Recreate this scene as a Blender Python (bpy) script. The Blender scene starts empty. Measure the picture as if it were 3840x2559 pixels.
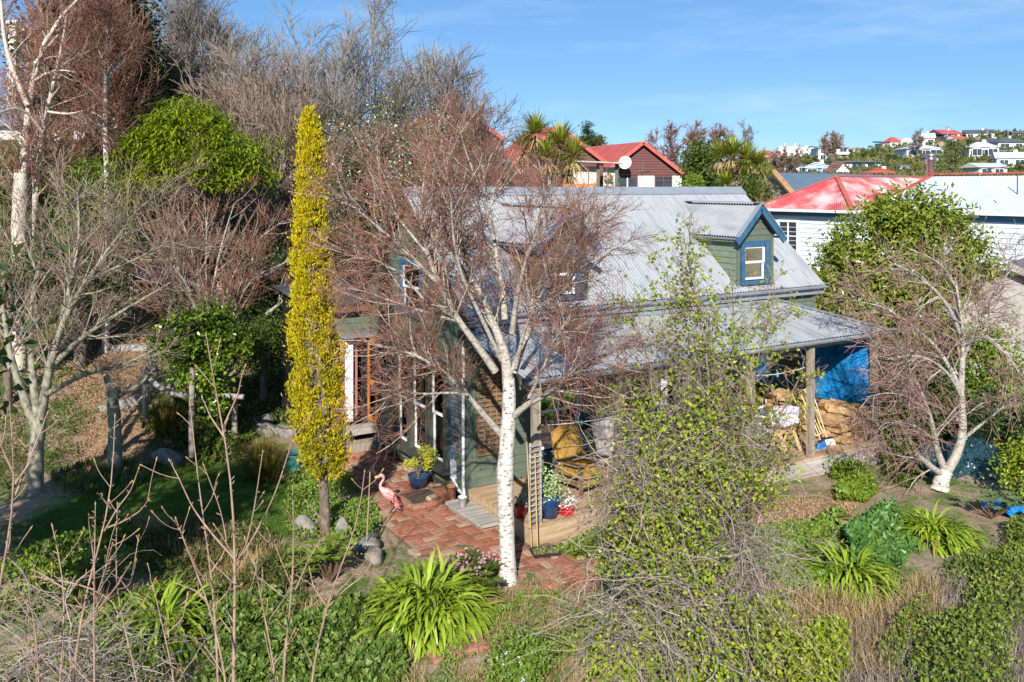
import bpy, math, numpy as np
R = math.radians
SC = bpy.context.scene
COL = SC.collection
rng = np.random.default_rng(11)

# ------------------------------------------------------------ camera, sky, sun, exposure
F, CX, HY, ZC = 3300.0, 1920.0, 700.0, 5.36      # focal length and horizon measured on the photograph, eye height in metres
cam = bpy.data.cameras.new('camera'); camo = bpy.data.objects.new('camera', cam); COL.objects.link(camo)
camo.location = (0, 0, ZC); camo.rotation_euler = (R(90), 0, 0)
cam.sensor_width = 36.0; cam.lens = 36.0*F/3840.0; cam.shift_y = -(1279.5-HY)/3840.0
cam.clip_start = 0.1; cam.clip_end = 5000
SC.camera = camo
SUN_EL, SUN_AZ = R(30), math.atan2(-0.993, -0.12)   # azimuth of the direction towards the sun (x, y)
W = bpy.data.worlds.new('World'); SC.world = W; W.use_nodes = True
nt = W.node_tree; nt.nodes.clear()
wo = nt.nodes.new('ShaderNodeOutputWorld'); bg = nt.nodes.new('ShaderNodeBackground')
sky = nt.nodes.new('ShaderNodeTexSky'); sky.sky_type = 'NISHITA'; sky.sun_disc = False
sky.sun_elevation = SUN_EL
sky.altitude = 50; sky.air_density = 0.45; sky.dust_density = 0.0; sky.ozone_density = 6
hs = nt.nodes.new('ShaderNodeHueSaturation'); hs.inputs['Saturation'].default_value = 1.45; hs.inputs['Value'].default_value = 1.0; hs.inputs['Hue'].default_value = 0.5
gmw = nt.nodes.new('ShaderNodeGamma'); gmw.inputs['Gamma'].default_value = 0.47
muw = nt.nodes.new('ShaderNodeVectorMath'); muw.operation = 'SCALE'; muw.inputs['Scale'].default_value = 2.6
tcw = nt.nodes.new('ShaderNodeTexCoord'); mpw = nt.nodes.new('ShaderNodeMapping'); mpw.inputs['Scale'].default_value = (1.6, 1.6, 9.0)
mpw.inputs['Rotation'].default_value = (0.12, 0.18, 0)
nzw = nt.nodes.new('ShaderNodeTexNoise'); nzw.inputs['Scale'].default_value = 2.2; nzw.inputs['Detail'].default_value = 7; nzw.inputs['Roughness'].default_value = 0.62
rpw = nt.nodes.new('ShaderNodeValToRGB'); rpw.color_ramp.elements[0].position = 0.5; rpw.color_ramp.elements[1].position = 0.85
rpw.color_ramp.elements[0].color = (0,0,0,1); rpw.color_ramp.elements[1].color = (.3,.3,.3,1)
mxw = nt.nodes.new('ShaderNodeMix'); mxw.data_type = 'RGBA'
L = nt.links.new
L(sky.outputs['Color'], gmw.inputs['Color']); L(gmw.outputs['Color'], muw.inputs[0]); L(muw.outputs['Vector'], hs.inputs['Color']); L(tcw.outputs['Generated'], mpw.inputs['Vector']); L(mpw.outputs['Vector'], nzw.inputs['Vector'])
L(nzw.outputs['Fac'], rpw.inputs['Fac']); L(rpw.outputs['Color'], mxw.inputs['Factor']); L(hs.outputs['Color'], mxw.inputs['A'])
mxw.inputs['B'].default_value = (7.0, 7.6, 8.0, 1)
L(mxw.outputs['Result'], bg.inputs['Color']); L(bg.outputs['Background'], wo.inputs['Surface'])
bg.inputs['Strength'].default_value = 0.10
sl = bpy.data.lights.new('sun', 'SUN'); sl.energy = 5.0; sl.angle = R(0.53); sl.color = (1.0, 0.945, 0.86)
so = bpy.data.objects.new('sun', sl); COL.objects.link(so)
from mathutils import Vector
_sd = Vector((math.cos(SUN_AZ)*math.cos(SUN_EL), math.sin(SUN_AZ)*math.cos(SUN_EL), math.sin(SUN_EL)))
so.rotation_euler = _sd.to_track_quat('Z', 'Y').to_euler()
sky.sun_rotation = math.atan2(_sd.x, _sd.y)
vs = SC.view_settings; vs.view_transform = 'Standard'; vs.look = 'None'; vs.exposure = 0.66; vs.gamma = 1.0; vs.use_curve_mapping = False
SC.cycles.max_bounces = 6; SC.cycles.diffuse_bounces = 3; SC.cycles.glossy_bounces = 2; SC.cycles.transmission_bounces = 3; SC.cycles.transparent_max_bounces = 8
SC.cycles.caustics_reflective = False; SC.cycles.caustics_refractive = False

def P(px, py, d):
    return np.array([(px-CX)/F*d, d, ZC-(py-HY)/F*d])

# ------------------------------------------------------------ materials
MATS = {}
def ramp(nt, cols, pos=None):
    n = nt.nodes.new('ShaderNodeValToRGB'); e = n.color_ramp.elements
    k = len(cols)
    while len(e) < k: e.new(0.5)
    for i, c in enumerate(cols):
        e[i].position = pos[i] if pos else (i/(k-1) if k > 1 else 0)
        e[i].color = (c[0], c[1], c[2], 1)
    return n
def mat(name, cols, rough=.8, scale=6, stretch=(1,1,1), bump=0.0, bscale=None, spec=.35, island=0.0, transl=0.0, metal=0.0, detail=5, pos=None, bdist=.01, wave=None):
    if name in MATS: return MATS[name]
    m = bpy.data.materials.new(name); m.use_nodes = True; t = m.node_tree; b = t.nodes['Principled BSDF']
    ln = t.links.new
    b.inputs['Roughness'].default_value = rough; b.inputs['Metallic'].default_value = metal
    b.inputs['Specular IOR Level'].default_value = spec
    tc = t.nodes.new('ShaderNodeTexCoord'); mp = t.nodes.new('ShaderNodeMapping'); mp.inputs['Scale'].default_value = stretch
    nz = t.nodes.new('ShaderNodeTexNoise'); nz.inputs['Scale'].default_value = scale; nz.inputs['Detail'].default_value = detail; nz.inputs['Roughness'].default_value = .6
    ln(tc.outputs['Object'], mp.inputs['Vector']); ln(mp.outputs['Vector'], nz.inputs['Vector'])
    fac = nz.outputs['Fac']
    if pos is None and not island:
        mr = t.nodes.new('ShaderNodeMapRange'); mr.inputs['From Min'].default_value = .28; mr.inputs['From Max'].default_value = .72
        ln(fac, mr.inputs['Value']); fac = mr.outputs['Result']
    if island:
        ge = t.nodes.new('ShaderNodeNewGeometry'); mx = t.nodes.new('ShaderNodeMix'); mx.inputs['Factor'].default_value = island
        ln(fac, mx.inputs['A']); ln(ge.outputs['Random Per Island'], mx.inputs['B']); fac = mx.outputs['Result']
    rp = ramp(t, cols, pos); ln(fac, rp.inputs['Fac']); ln(rp.outputs['Color'], b.inputs['Base Color'])
    if bump:
        nb = t.nodes.new('ShaderNodeTexNoise'); nb.inputs['Scale'].default_value = bscale or scale*3; nb.inputs['Detail'].default_value = 4
        ln(mp.outputs['Vector'], nb.inputs['Vector'])
        bp = t.nodes.new('ShaderNodeBump'); bp.inputs['Strength'].default_value = bump; bp.inputs['Distance'].default_value = bdist
        ln(nb.outputs['Fac'], bp.inputs['Height']); ln(bp.outputs['Normal'], b.inputs['Normal'])
    if transl:
        tr = t.nodes.new('ShaderNodeBsdfTranslucent'); ms = t.nodes.new('ShaderNodeMixShader'); ms.inputs['Fac'].default_value = transl
        ln(rp.outputs['Color'], tr.inputs['Color']); ln(b.outputs['BSDF'], ms.inputs[1]); ln(tr.outputs['BSDF'], ms.inputs[2])
        ln(ms.outputs['Shader'], t.nodes['Material Output'].inputs['Surface'])
    MATS[name] = m
    return m
def glass_mat():
    m = bpy.data.materials.new('window_glass'); m.use_nodes = True; t = m.node_tree; t.nodes.clear()
    o = t.nodes.new('ShaderNodeOutputMaterial'); tr = t.nodes.new('ShaderNodeBsdfTransparent'); gl = t.nodes.new('ShaderNodeBsdfGlossy')
    tr.inputs['Color'].default_value = (.72,.76,.78,1); gl.inputs['Roughness'].default_value = .03
    fr = t.nodes.new('ShaderNodeFresnel'); fr.inputs['IOR'].default_value = 1.7; ms = t.nodes.new('ShaderNodeMixShader')
    t.links.new(fr.outputs['Fac'], ms.inputs['Fac']); t.links.new(tr.outputs['BSDF'], ms.inputs[1]); t.links.new(gl.outputs['BSDF'], ms.inputs[2])
    t.links.new(ms.outputs['Shader'], o.inputs['Surface'])
    return m
GLASS = glass_mat()

# ------------------------------------------------------------ mesh building
class MB:
    def __init__(s): s.V = []; s.F = {3: [], 4: []}; s.n = 0
    def add(s, v, f):
        v = np.asarray(v, float).reshape(-1, 3); f = np.asarray(f, int)
        if len(f) == 0: return s
        s.V.append(v); s.F[f.shape[1]].append(f + s.n); s.n += len(v); return s
    def box(s, lo, hi, M=None):
        x0, y0, z0 = lo; x1, y1, z1 = hi
        v = np.array([[x0,y0,z0],[x1,y0,z0],[x1,y1,z0],[x0,y1,z0],[x0,y0,z1],[x1,y0,z1],[x1,y1,z1],[x0,y1,z1]], float)
        if M is not None: v = M(v)
        return s.add(v, HEXF)
    def hexa(s, v): return s.add(v, HEXF)
    def bar(s, a, b, w, h=None, up=(0,0,1)):
        a = np.asarray(a, float); b = np.asarray(b, float); h = h or w
        t = b-a; t /= np.linalg.norm(t)+1e-9; up = np.asarray(up, float)
        if abs(t@up) > .95: up = np.array([0.,1,0])
        n = np.cross(t, up); n /= np.linalg.norm(n); k = np.cross(n, t)
        n = n*w/2; k = k*h/2
        return s.hexa(np.array([a-n-k, b-n-k, b+n-k, a+n-k, a-n+k, b-n+k, b+n+k, a+n+k]))
    def tube(s, pts, rad, sides=8, cap=True):
        pts = np.asarray(pts, float); rad = np.broadcast_to(np.asarray(rad, float), (len(pts),))
        v, f = tubes(pts[None], rad[None], sides); s.add(v, f)
        if cap:
            k = len(pts)
            for r0, c in ((0, pts[0]), ((k-1)*sides, pts[-1])):
                vv = np.vstack([v[r0:r0+sides], c]); ff = [[i, (i+1) % sides, sides] for i in range(sides)]
                s.add(vv, ff)
        return s
    def lathe(s, prof, n=16, c=(0,0,0)):
        prof = np.asarray(prof, float); a = np.linspace(0, 2*math.pi, n, endpoint=False)
        v = np.stack([prof[:,0,None]*np.cos(a)+c[0], prof[:,0,None]*np.sin(a)+c[1], np.repeat(prof[:,1,None], n, 1)+c[2]], -1).reshape(-1,3)
        f = []
        for i in range(len(prof)-1):
            for j in range(n): f.append([i*n+j, i*n+(j+1) % n, (i+1)*n+(j+1) % n, (i+1)*n+j])
        return s.add(v, f)
    def poly(s, v):
        v = np.asarray(v, float); k = len(v)
        if k in (3, 4): return s.add(v, [list(range(k))])
        return s.add(np.vstack([v, v.mean(0)]), [[i, (i+1) % k, k] for i in range(k)])
    def obj(s, name, m, parent=None, smooth=False, world=True, loc=None):
        me = bpy.data.meshes.new(name)
        V = np.vstack(s.V) if s.V else np.zeros((0,3))
        if loc is not None: V = V-np.asarray(loc, float)
        elif parent is not None and world: V = V-np.array(parent.location)
        me.vertices.add(len(V)); me.vertices.foreach_set('co', V.astype(np.float32).ravel())
        f3 = np.vstack(s.F[3]) if s.F[3] else np.zeros((0,3), int); f4 = np.vstack(s.F[4]) if s.F[4] else np.zeros((0,4), int)
        lv = np.concatenate([f3.ravel(), f4.ravel()]); me.loops.add(len(lv)); me.loops.foreach_set('vertex_index', lv.astype(np.int32))
        n3, n4 = len(f3), len(f4); me.polygons.add(n3+n4)
        ls = np.concatenate([np.arange(n3)*3, n3*3+np.arange(n4)*4]); me.polygons.foreach_set('loop_start', ls.astype(np.int32))
        me.polygons.foreach_set('use_smooth', np.full(n3+n4, bool(smooth)))
        me.update(calc_edges=True); me.validate()
        if m is not None:
            for mm in (m if isinstance(m, (list, tuple)) else [m]): me.materials.append(mm)
        o = bpy.data.objects.new(name, me); COL.objects.link(o)
        if loc is not None: o.location = loc
        if parent is not None: o.parent = parent
        return o
HEXF = np.array([[0,3,2,1],[4,5,6,7],[0,1,5,4],[1,2,6,5],[2,3,7,6],[3,0,4,7]])
def unit(v): return v/(np.linalg.norm(v, axis=-1, keepdims=True)+1e-9)
def tubes(Pn, Rn, sides=3):
    N, n, _ = Pn.shape
    T = np.empty_like(Pn); T[:,1:-1] = Pn[:,2:]-Pn[:,:-2]; T[:,0] = Pn[:,1]-Pn[:,0]; T[:,-1] = Pn[:,-1]-Pn[:,-2]
    T = unit(T); ref = np.where(np.abs(T[:,:1,2:3]) > .8, np.array([1.,.2,0]), np.array([0,.1,1.]))
    ref = np.broadcast_to(ref, T.shape)
    A = unit(np.cross(T, ref)); B = np.cross(T, A)
    th = np.linspace(0, 2*math.pi, sides, endpoint=False)
    V = Pn[:,:,None]+Rn[:,:,None,None]*(A[:,:,None]*np.cos(th)[:,None]+B[:,:,None]*np.sin(th)[:,None])
    base = (np.arange(N)*n*sides)[:,None,None]+(np.arange(n-1)*sides)[None,:,None]
    j = np.arange(sides); j2 = (j+1) % sides
    Fq = np.stack([base+j, base+sides+j, base+sides+j2, base+j2], -1).reshape(-1,4)
    return V.reshape(-1,3), Fq
def tag(o, label=None, cat=None, group=None, kind=None):
    if label: o['label'] = label
    if cat: o['category'] = cat
    if group: o['group'] = group
    if kind: o['kind'] = kind
    return o
def thing(name, label, cat, loc, rz=0.0, group=None):
    o = bpy.data.objects.new(name, None); COL.objects.link(o); o.empty_display_size = .2
    o.location = [float(c) for c in loc]; o.rotation_euler = (0, 0, rz)
    return tag(o, label, cat, group)
def copy_tree(o, parent=None):
    c = o.copy(); COL.objects.link(c)
    if parent is not None: c.parent = parent
    for ch in o.children: copy_tree(ch, c)
    return c
def leaves(pos, d, nrm, ln, wd, fold=.25):
    """folded four-point leaves: base, two shoulders, tip"""
    N = len(pos); d = unit(d); nrm = unit(nrm-(nrm*d).sum(1, keepdims=True)*d); sd = np.cross(d, nrm)
    ln = np.broadcast_to(np.asarray(ln, float), (N,))[:,None]; wd = np.broadcast_to(np.asarray(wd, float), (N,))[:,None]
    m = pos+d*ln*.45
    V = np.stack([pos, m+sd*wd*.5+nrm*wd*fold, pos+d*ln-nrm*ln*.1, m-sd*wd*.5+nrm*wd*fold], 1).reshape(-1,3)
    b = np.arange(N)[:,None]*4
    return V, np.vstack([b+np.array([0,1,2]), b+np.array([0,2,3])])
def straps(pos, d0, ln, wd, droop, n=7, nz=.0, keel=0.0):
    """arching strap leaves: start direction d0, bending down along their length"""
    N = len(pos); d = unit(d0.copy()); p = pos.copy(); ln = np.broadcast_to(ln, (N,)); pts = [p.copy()]; ds = [d.copy()]
    st = (ln/(n-1))[:,None]
    for k in range(n-1):
        p = p+d*st; pts.append(p.copy())
        d = unit(d+np.array([0,0,-1.])*np.broadcast_to(droop, (N,))[:,None]*(.4+k/(n-1))+rng.normal(0, nz, (N,3))); ds.append(d.copy())
    Pn = np.stack(pts, 1); D = np.stack(ds, 1)
    sd = unit(np.cross(D, np.array([0,0,1.])+rng.normal(0,.12,(N,1,3))))
    s = np.linspace(0, 1, n); prof = np.clip(np.minimum(.55+s*1.6, 1)*np.minimum(1, (1-s)*2.6+.02), .03, 1)
    w = np.broadcast_to(wd, (N,))[:,None,None]*prof[None,:,None]*.5
    V = np.stack([Pn-sd*w, Pn+sd*w], 2).reshape(-1,3)
    b = (np.arange(N)*n*2)[:,None]+(np.arange(n-1)*2)[None]; b = b.reshape(-1,1)
    return V, b+np.array([0,1,3,2])
def randdir(n, zmin=-1.0):
    z = rng.uniform(zmin, 1, n); a = rng.uniform(0, 2*math.pi, n); r = np.sqrt(1-z*z)
    return np.stack([r*np.cos(a), r*np.sin(a), z], 1)
def resample(p, n):
    p = np.asarray(p, float); s = np.concatenate([[0], np.cumsum(np.linalg.norm(np.diff(p, axis=0), axis=1))]); q = np.linspace(0, s[-1], n)
    o = np.stack([np.interp(q, s, p[:,i]) for i in range(p.shape[1])], 1)
    for _ in range(2): o[1:-1] = .25*o[:-2]+.5*o[1:-1]+.25*o[2:]
    return o
def grow(Pa, Ra, N, ln, n=5, ang=(.4,1.0), t0=.2, wig=.12, up=.0, rs=.55, rmax=1, rend=.003, fall=.4, out=None, bias=1.0):
    """N children sprouting along the parent curves; out pushes them away from a point"""
    L_ = np.linalg.norm(np.diff(Pa, axis=1), axis=2).sum(1); idx = rng.choice(len(Pa), N, p=L_/L_.sum())
    t = t0+(1-t0)*rng.random(N)**bias; m = Pa.shape[1]; k = np.clip(t*(m-1), 0, m-1.001); i = k.astype(int); f = (k-i)[:,None]
    A = Pa[idx, i]; B = Pa[idx, i+1]; p = A+(B-A)*f; tan = unit(B-A); r = Ra[idx, i]*(1-f[:,0])+Ra[idx, i+1]*f[:,0]
    rv = rng.normal(size=(N,3))
    if out is not None: rv = rv+unit(p-out)*1.2
    pr = unit(rv-(rv*tan).sum(1, keepdims=True)*tan); a = rng.uniform(ang[0], ang[1], N)[:,None]
    d = np.cos(a)*tan+np.sin(a)*pr; l = (rng.uniform(ln[0], ln[1], N)*(1-fall*t))[:,None]/(n-1)
    pts = [p]
    for _ in range(n-1):
        p = p+d*l; pts.append(p); d = unit(d+rng.normal(0, wig, (N,3))+np.array([0,0,up]))
    r0 = np.minimum(r*rs, rmax); r0 = np.maximum(r0, rend)
    return np.stack(pts, 1), r0[:,None]+(rend-r0)[:,None]*np.linspace(0, 1, n)[None]
# ------------------------------------------------------------ terrain
def sst(a, b, x): t = np.clip((x-a)/(b-a), 0, 1); return t*t*(3-2*t)
SKYPX = np.array([-4000, -1000, 600, 1900, 2500, 2870, 3100, 3300, 3420, 3500, 3650, 3840, 4400, 7000.])
SKYPY = np.array([640, 560, 540, 600, 612, 600, 588, 560, 540, 515, 500, 490, 480, 520.])
def T(x, y):
    x = np.asarray(x, float); y = np.asarray(y, float)
    z = -.10*np.maximum(0, 12-y)-.05*np.clip(x-5, 0, 8)
    z = z-.45*sst(14, 9, y)*sst(-1, -5, x)*.5
    y0 = np.interp(x, [-40,-7,-5,-3,8,11,20,40], [17.5,17.6,19.2,23.5,25.5,29,30,30]); sl = np.interp(x, [-40,-4,6,10,16,40], [.275,.275,.27,.2,.13,.1])
    z = z+np.minimum(sl*np.maximum(0, y-y0), np.interp(x, [-8,-2,4], [8.0,5.0,3.6]))
    px = CX+F*x/np.maximum(y, 5); k = (HY-np.interp(px, SKYPX, SKYPY))/F
    far = np.interp(x/np.maximum(y,1), [-.3,.0,.1], [6.5,3.4,4.0])+k*np.clip((y-55)/305, 0, 1)*np.maximum(y,1)+1.2*sst(40,60,y)
    far = np.where(y > 360, far*sst(900, 360, y)-20*sst(360,900,y), far)
    w = sst(42, 62, y)
    z = z*(1-w)+far*w
    return z+.05*np.sin(x*1.3+.6*y)*np.cos(y*1.1-.4*x)*sst(1,4,np.abs(x)+np.abs(y-14)*.3)*sst(-2,-4,x-(y-17)*.2)
def GT(px, py, dmin=7.5, dmax=420):
    """where the sight line through a photograph pixel meets the ground"""
    d = np.concatenate([np.arange(dmin, 70, .05), np.arange(70, dmax, .5)]); x = (px-CX)/F*d; z = ZC-(py-HY)/F*d
    h = np.nonzero(z <= T(x, d))[0]; i = h[0] if len(h) else len(d)-1
    return np.array([x[i], d[i], float(T(x[i], d[i]))])
def inpoly(x, y, poly):
    x = np.asarray(x); y = np.asarray(y); c = np.zeros(np.broadcast(x, y).shape, bool); n = len(poly)
    for i in range(n):
        x0, y0 = poly[i][:2]; x1, y1 = poly[(i+1) % n][:2]
        if y0 == y1: continue
        c ^= ((y0 > y) != (y1 > y)) & (x < (x1-x0)*(y-y0)/(y1-y0)+x0)
    return c
LAWN = [GT(*q)[:2] for q in [(20,1990),(330,1850),(560,1735),(1000,1745),(1090,1800),(1180,1860),(1130,2010),(1050,2060),(880,2000),(560,1960),(330,2010),(60,2080)]]
MULCH = [GT(*q)[:2] for q in [(200,1420),(250,1300),(420,1230),(560,1180),(700,1200),(760,1280),(560,1420),(540,1520),(760,1640),(1000,1660),(1090,1720),(1040,1745),(560,1735),(420,1800),(240,1700),(330,1560)]]
MULCH2 = [GT(*q)[:2] for q in [(2800,1960),(2900,1880),(3050,1855),(3230,1860),(3230,1960),(3050,2010),(2860,2020)]]
def blurmask(x, y, poly, w=.35):
    m = np.zeros(x.shape)
    for dx, dy in ((0,0),(w,0),(-w,0),(0,w),(0,-w),(w*.7,w*.7),(-w*.7,w*.7),(w*.7,-w*.7),(-w*.7,-w*.7)): m += inpoly(x+dx, y+dy, poly)
    return m/9
def axis(lo, hi, st, far, g):
    a = list(np.arange(lo, hi+1e-6, st)); s = st; b = a[-1]
    while b < far[1]: s *= g; b += s; a.append(b)
    s = st; b = a[0]; pre = []
    while b > far[0]: s *= g; b -= s; pre.append(b)
    return np.array(pre[::-1]+a)
xs = axis(-13, 12, .2, (-1500, 1500), 1.09); ys = axis(7, 26, .2, (-60, 2500), 1.06)
X, Y = np.meshgrid(xs, ys); Z = T(X, Y)
Z = Z+.03*rng.normal(size=Z.shape)*(np.abs(X) < 14)*(Y < 28)*(1-inpoly(X, Y, [(-4.5,20),(-3.6,16),(1.2,11.2),(4,14),(8,20),(6,24),(0,22)]))
nx = len(xs); ii, jj = np.meshgrid(np.arange(len(ys)-1), np.arange(nx-1), indexing='ij'); q = (ii*nx+jj).ravel()
gm = MB().add(np.stack([X, Y, Z], -1).reshape(-1,3), np.stack([q, q+1, q+nx+1, q+nx], 1))
def ground_mat():
    m = bpy.data.materials.new('garden_soil'); m.use_nodes = True; t = m.node_tree; b = t.nodes['Principled BSDF']; ln = t.links.new
    b.inputs['Roughness'].default_value = .95; b.inputs['Specular IOR Level'].default_value = .15
    tc = t.nodes.new('ShaderNodeTexCoord')
    def noise(s, d=6):
        n = t.nodes.new('ShaderNodeTexNoise'); n.inputs['Scale'].default_value = s; n.inputs['Detail'].default_value = d; n.inputs['Roughness'].default_value = .65
        ln(tc.outputs['Object'], n.inputs['Vector']); return n
    def att(nm): a = t.nodes.new('ShaderNodeAttribute'); a.attribute_name = nm; return a.outputs['Fac']
    def mix(f, a, c):
        x = t.nodes.new('ShaderNodeMix'); x.data_type = 'RGBA'; ln(f, x.inputs['Factor']); ln(a, x.inputs['A']); ln(c, x.inputs['B']); return x.outputs['Result']
    n1 = noise(1.4); n2 = noise(26, 8); n3 = noise(70, 3)
    soil = ramp(t, [(.16,.11,.075),(.32,.235,.165),(.46,.36,.26)], [.3,.5,.72]); ln(n2.outputs['Fac'], soil.inputs['Fac'])
    green = ramp(t, [(.04,.07,.015),(.09,.15,.03),(.16,.2,.06)], [.3,.5,.7]); ln(n2.outputs['Fac'], green.inputs['Fac'])
    gm_ = t.nodes.new('ShaderNodeMapRange'); gm_.inputs['From Min'].default_value = .46; gm_.inputs['From Max'].default_value = .6; ln(n1.outputs['Fac'], gm_.inputs['Value'])
    c = mix(gm_.outputs['Result'], soil.outputs['Color'], green.outputs['Color'])
    chips = t.nodes.new('ShaderNodeTexVoronoi'); chips.inputs['Scale'].default_value = 34; ln(tc.outputs['Object'], chips.inputs['Vector'])
    mul = ramp(t, [(.08,.048,.028),(.19,.115,.065),(.3,.195,.115),(.4,.285,.18)], [0,.3,.65,1]); ln(chips.outputs['Color'], mul.inputs['Fac'])
    c = mix(att('mulch'), c, mul.outputs['Color'])
    gr = ramp(t, [(.045,.085,.012),(.075,.135,.02),(.12,.19,.035)], [.3,.5,.7]); ln(n3.outputs['Fac'], gr.inputs['Fac'])
    c = mix(att('grass'), c, gr.outputs['Color'])
    fr = ramp(t, [(.035,.05,.018),(.07,.09,.03),(.13,.13,.06)], [.3,.5,.7]); ln(noise(.35).outputs['Fac'], fr.inputs['Fac'])
    c = mix(att('wild'), c, fr.outputs['Color'])
    ln(c, b.inputs['Base Color'])
    bp = t.nodes.new('ShaderNodeBump'); bp.inputs['Strength'].default_value = .8; bp.inputs['Distance'].default_value = .03; ln(n2.outputs['Fac'], bp.inputs['Height']); ln(bp.outputs['Normal'], b.inputs['Normal'])
    return m
ground = gm.obj('ground', ground_mat(), smooth=True); tag(ground, kind='structure')
def attr(o, nm, v):
    a = o.data.attributes.new(nm, 'FLOAT', 'POINT'); a.data.foreach_set('value', np.ascontiguousarray(v, np.float32).ravel())
attr(ground, 'mulch', np.maximum(blurmask(X, Y, MULCH), blurmask(X, Y, MULCH2)))
attr(ground, 'grass', blurmask(X, Y, LAWN)); attr(ground, 'wild', sst(27, 34, Y+np.abs(X)*.15))
# ------------------------------------------------------------ the cottage (local x along the front, local y towards the back)
HC = np.array([-.67, 14.8, 0.0]); HA = R(31.85); HL, HWD = 8.58, 4.7
_ca, _sa = math.cos(HA), math.sin(HA)
def hw(s, w, z): return np.array([HC[0]+s*_ca-w*_sa, HC[1]+s*_sa+w*_ca, z])
def hl(x, y): x = np.asarray(x)-HC[0]; y = np.asarray(y)-HC[1]; return x*_ca+y*_sa, -x*_sa+y*_ca
green = mat('sage_paint', [(.08,.105,.078),(.105,.135,.1),(.13,.16,.12)], .7, 3.5, (1,1,5), .25, 40)
green_w = mat('flaking_sage_paint', [(.11,.155,.105),(.15,.2,.14),(.17,.22,.155),(.5,.5,.44)], .75, 5, (1,1,4), .35, 30, pos=[.3,.5,.66,.74])
olive = mat('dark_olive_paint', [(.028,.033,.024),(.05,.055,.04),(.075,.08,.06)], .6, 6, (2,2,.6), .3, 30)
blue = mat('peeling_blue_paint', [(.022,.075,.15),(.035,.105,.19),(.05,.13,.22),(.45,.45,.42)], .6, 11, (1,1,.35), .4, 30, pos=[.3,.5,.67,.76])
white = mat('white_joinery', [(.62,.62,.6),(.76,.76,.74),(.82,.82,.8)], .5, 8)
iron = mat('corrugated_iron', [(.215,.225,.235),(.29,.305,.32),(.34,.355,.37),(.30,.29,.28)], .55, 2.6, (2.2,.5,.5), 0, spec=.35, metal=.1)
iron_e = mat('zinc_flashing', [(.22,.25,.29),(.31,.34,.38)], .5, 4, metal=.2)
dark = mat('unlit_room_black', [(.006,.006,.007),(.014,.014,.014)], .9, 3)  # near-black colour puts the dimness of unlit interiors into the paint
deckm = mat('weathered_decking', [(.26,.165,.09),(.4,.275,.165),(.52,.385,.26)], .75, 5, (.25,2,2), .4, 20)
fasc = mat('greyed_timber', [(.22,.2,.17),(.36,.33,.29),(.5,.47,.42)], .85, 5, (.3,3,3), .4, 20)
fasc2 = mat('tan_timber', [(.28,.19,.11),(.42,.3,.18),(.5,.38,.25)], .8, 5, (.3,3,3), .4, 20)
postm = mat('weathered_post', [(.16,.13,.1),(.28,.23,.18),(.4,.34,.28)], .85, 6, (3,3,.35), .4, 20)
lattg = mat('grey_lattice_wood', [(.13,.12,.12),(.22,.2,.19),(.3,.28,.26)], .85, 9)
lattb = mat('brown_lattice_wood', [(.15,.07,.035),(.26,.13,.065),(.34,.19,.1)], .8, 9)
orange = mat('varnished_orange_wood', [(.42,.14,.025),(.55,.2,.04),(.62,.27,.07)], .45, 5, (3,3,.4))
pink_cl = mat('pink_curtain', [(.62,.27,.25),(.72,.36,.33)], .9, 5)
curt = mat('white_curtain', [(.6,.6,.58),(.78,.78,.76)], .9, 6)
pvc = mat('white_pvc', [(.68,.69,.7),(.78,.78,.78)], .4, 5)

cot = thing('cottage', 'sage green weatherboard cottage with grey corrugated roof, two dormers and front veranda', 'house', HC, HA)
MAPS = {'front': lambda a, o, z: (a, -o, z), 'left': lambda a, o, z: (-o, a, z), 'right': lambda a, o, z: (HL+o, a, z)}
def mp3(side, pts): return np.array([MAPS[side](*p) for p in pts], float) if isinstance(side, str) else np.array([side(*p) for p in pts], float)
def wbox(mb, side, a0, a1, o0, o1, z0, z1):
    return mb.hexa(mp3(side, [(a0,o0,z0),(a1,o0,z0),(a1,o1,z0),(a0,o1,z0),(a0,o0,z1),(a1,o0,z1),(a1,o1,z1),(a0,o1,z1)]))
def weatherboards(side, a0, a1, z0, z1, ops, parent, m, e=.135, clip=None, name='weatherboard'):
    z = z0
    while z < z1-.02:
        zt = min(z+e, z1); zm = (z+zt)/2; segs = [(a0, a1)]
        if clip:
            c = clip(zm); segs = [(max(a0, c[0]), min(a1, c[1]))]
        for (b0, b1, y0, y1) in ops:
            if y0 < zm < y1:
                ns = []
                for (s0, s1) in segs:
                    if b1 <= s0 or b0 >= s1: ns.append((s0, s1)); continue
                    if b0 > s0: ns.append((s0, b0))
                    if b1 < s1: ns.append((b1, s1))
                segs = ns
        for (s0, s1) in segs:
            if s1-s0 < .03: continue
            t0, t1 = s0, s1
            if clip:
                c = clip(zt); t0 = max(s0, min(c[0], s1)); t1 = min(s1, max(c[1], s0))
                if t1-t0 < .01: t0 = t1 = (s0+s1)/2; t1 += .01
            k = .022+rng.uniform(-.003, .004)
            mb = MB().hexa(mp3(side, [(s0,0,z),(s1,0,z),(s1,k,z),(s0,k,z),(t0,0,zt),(t1,0,zt),(t1,.007,zt),(t0,.007,zt)]))
            mb.obj(name, m, parent, world=False)
        z = zt
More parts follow.
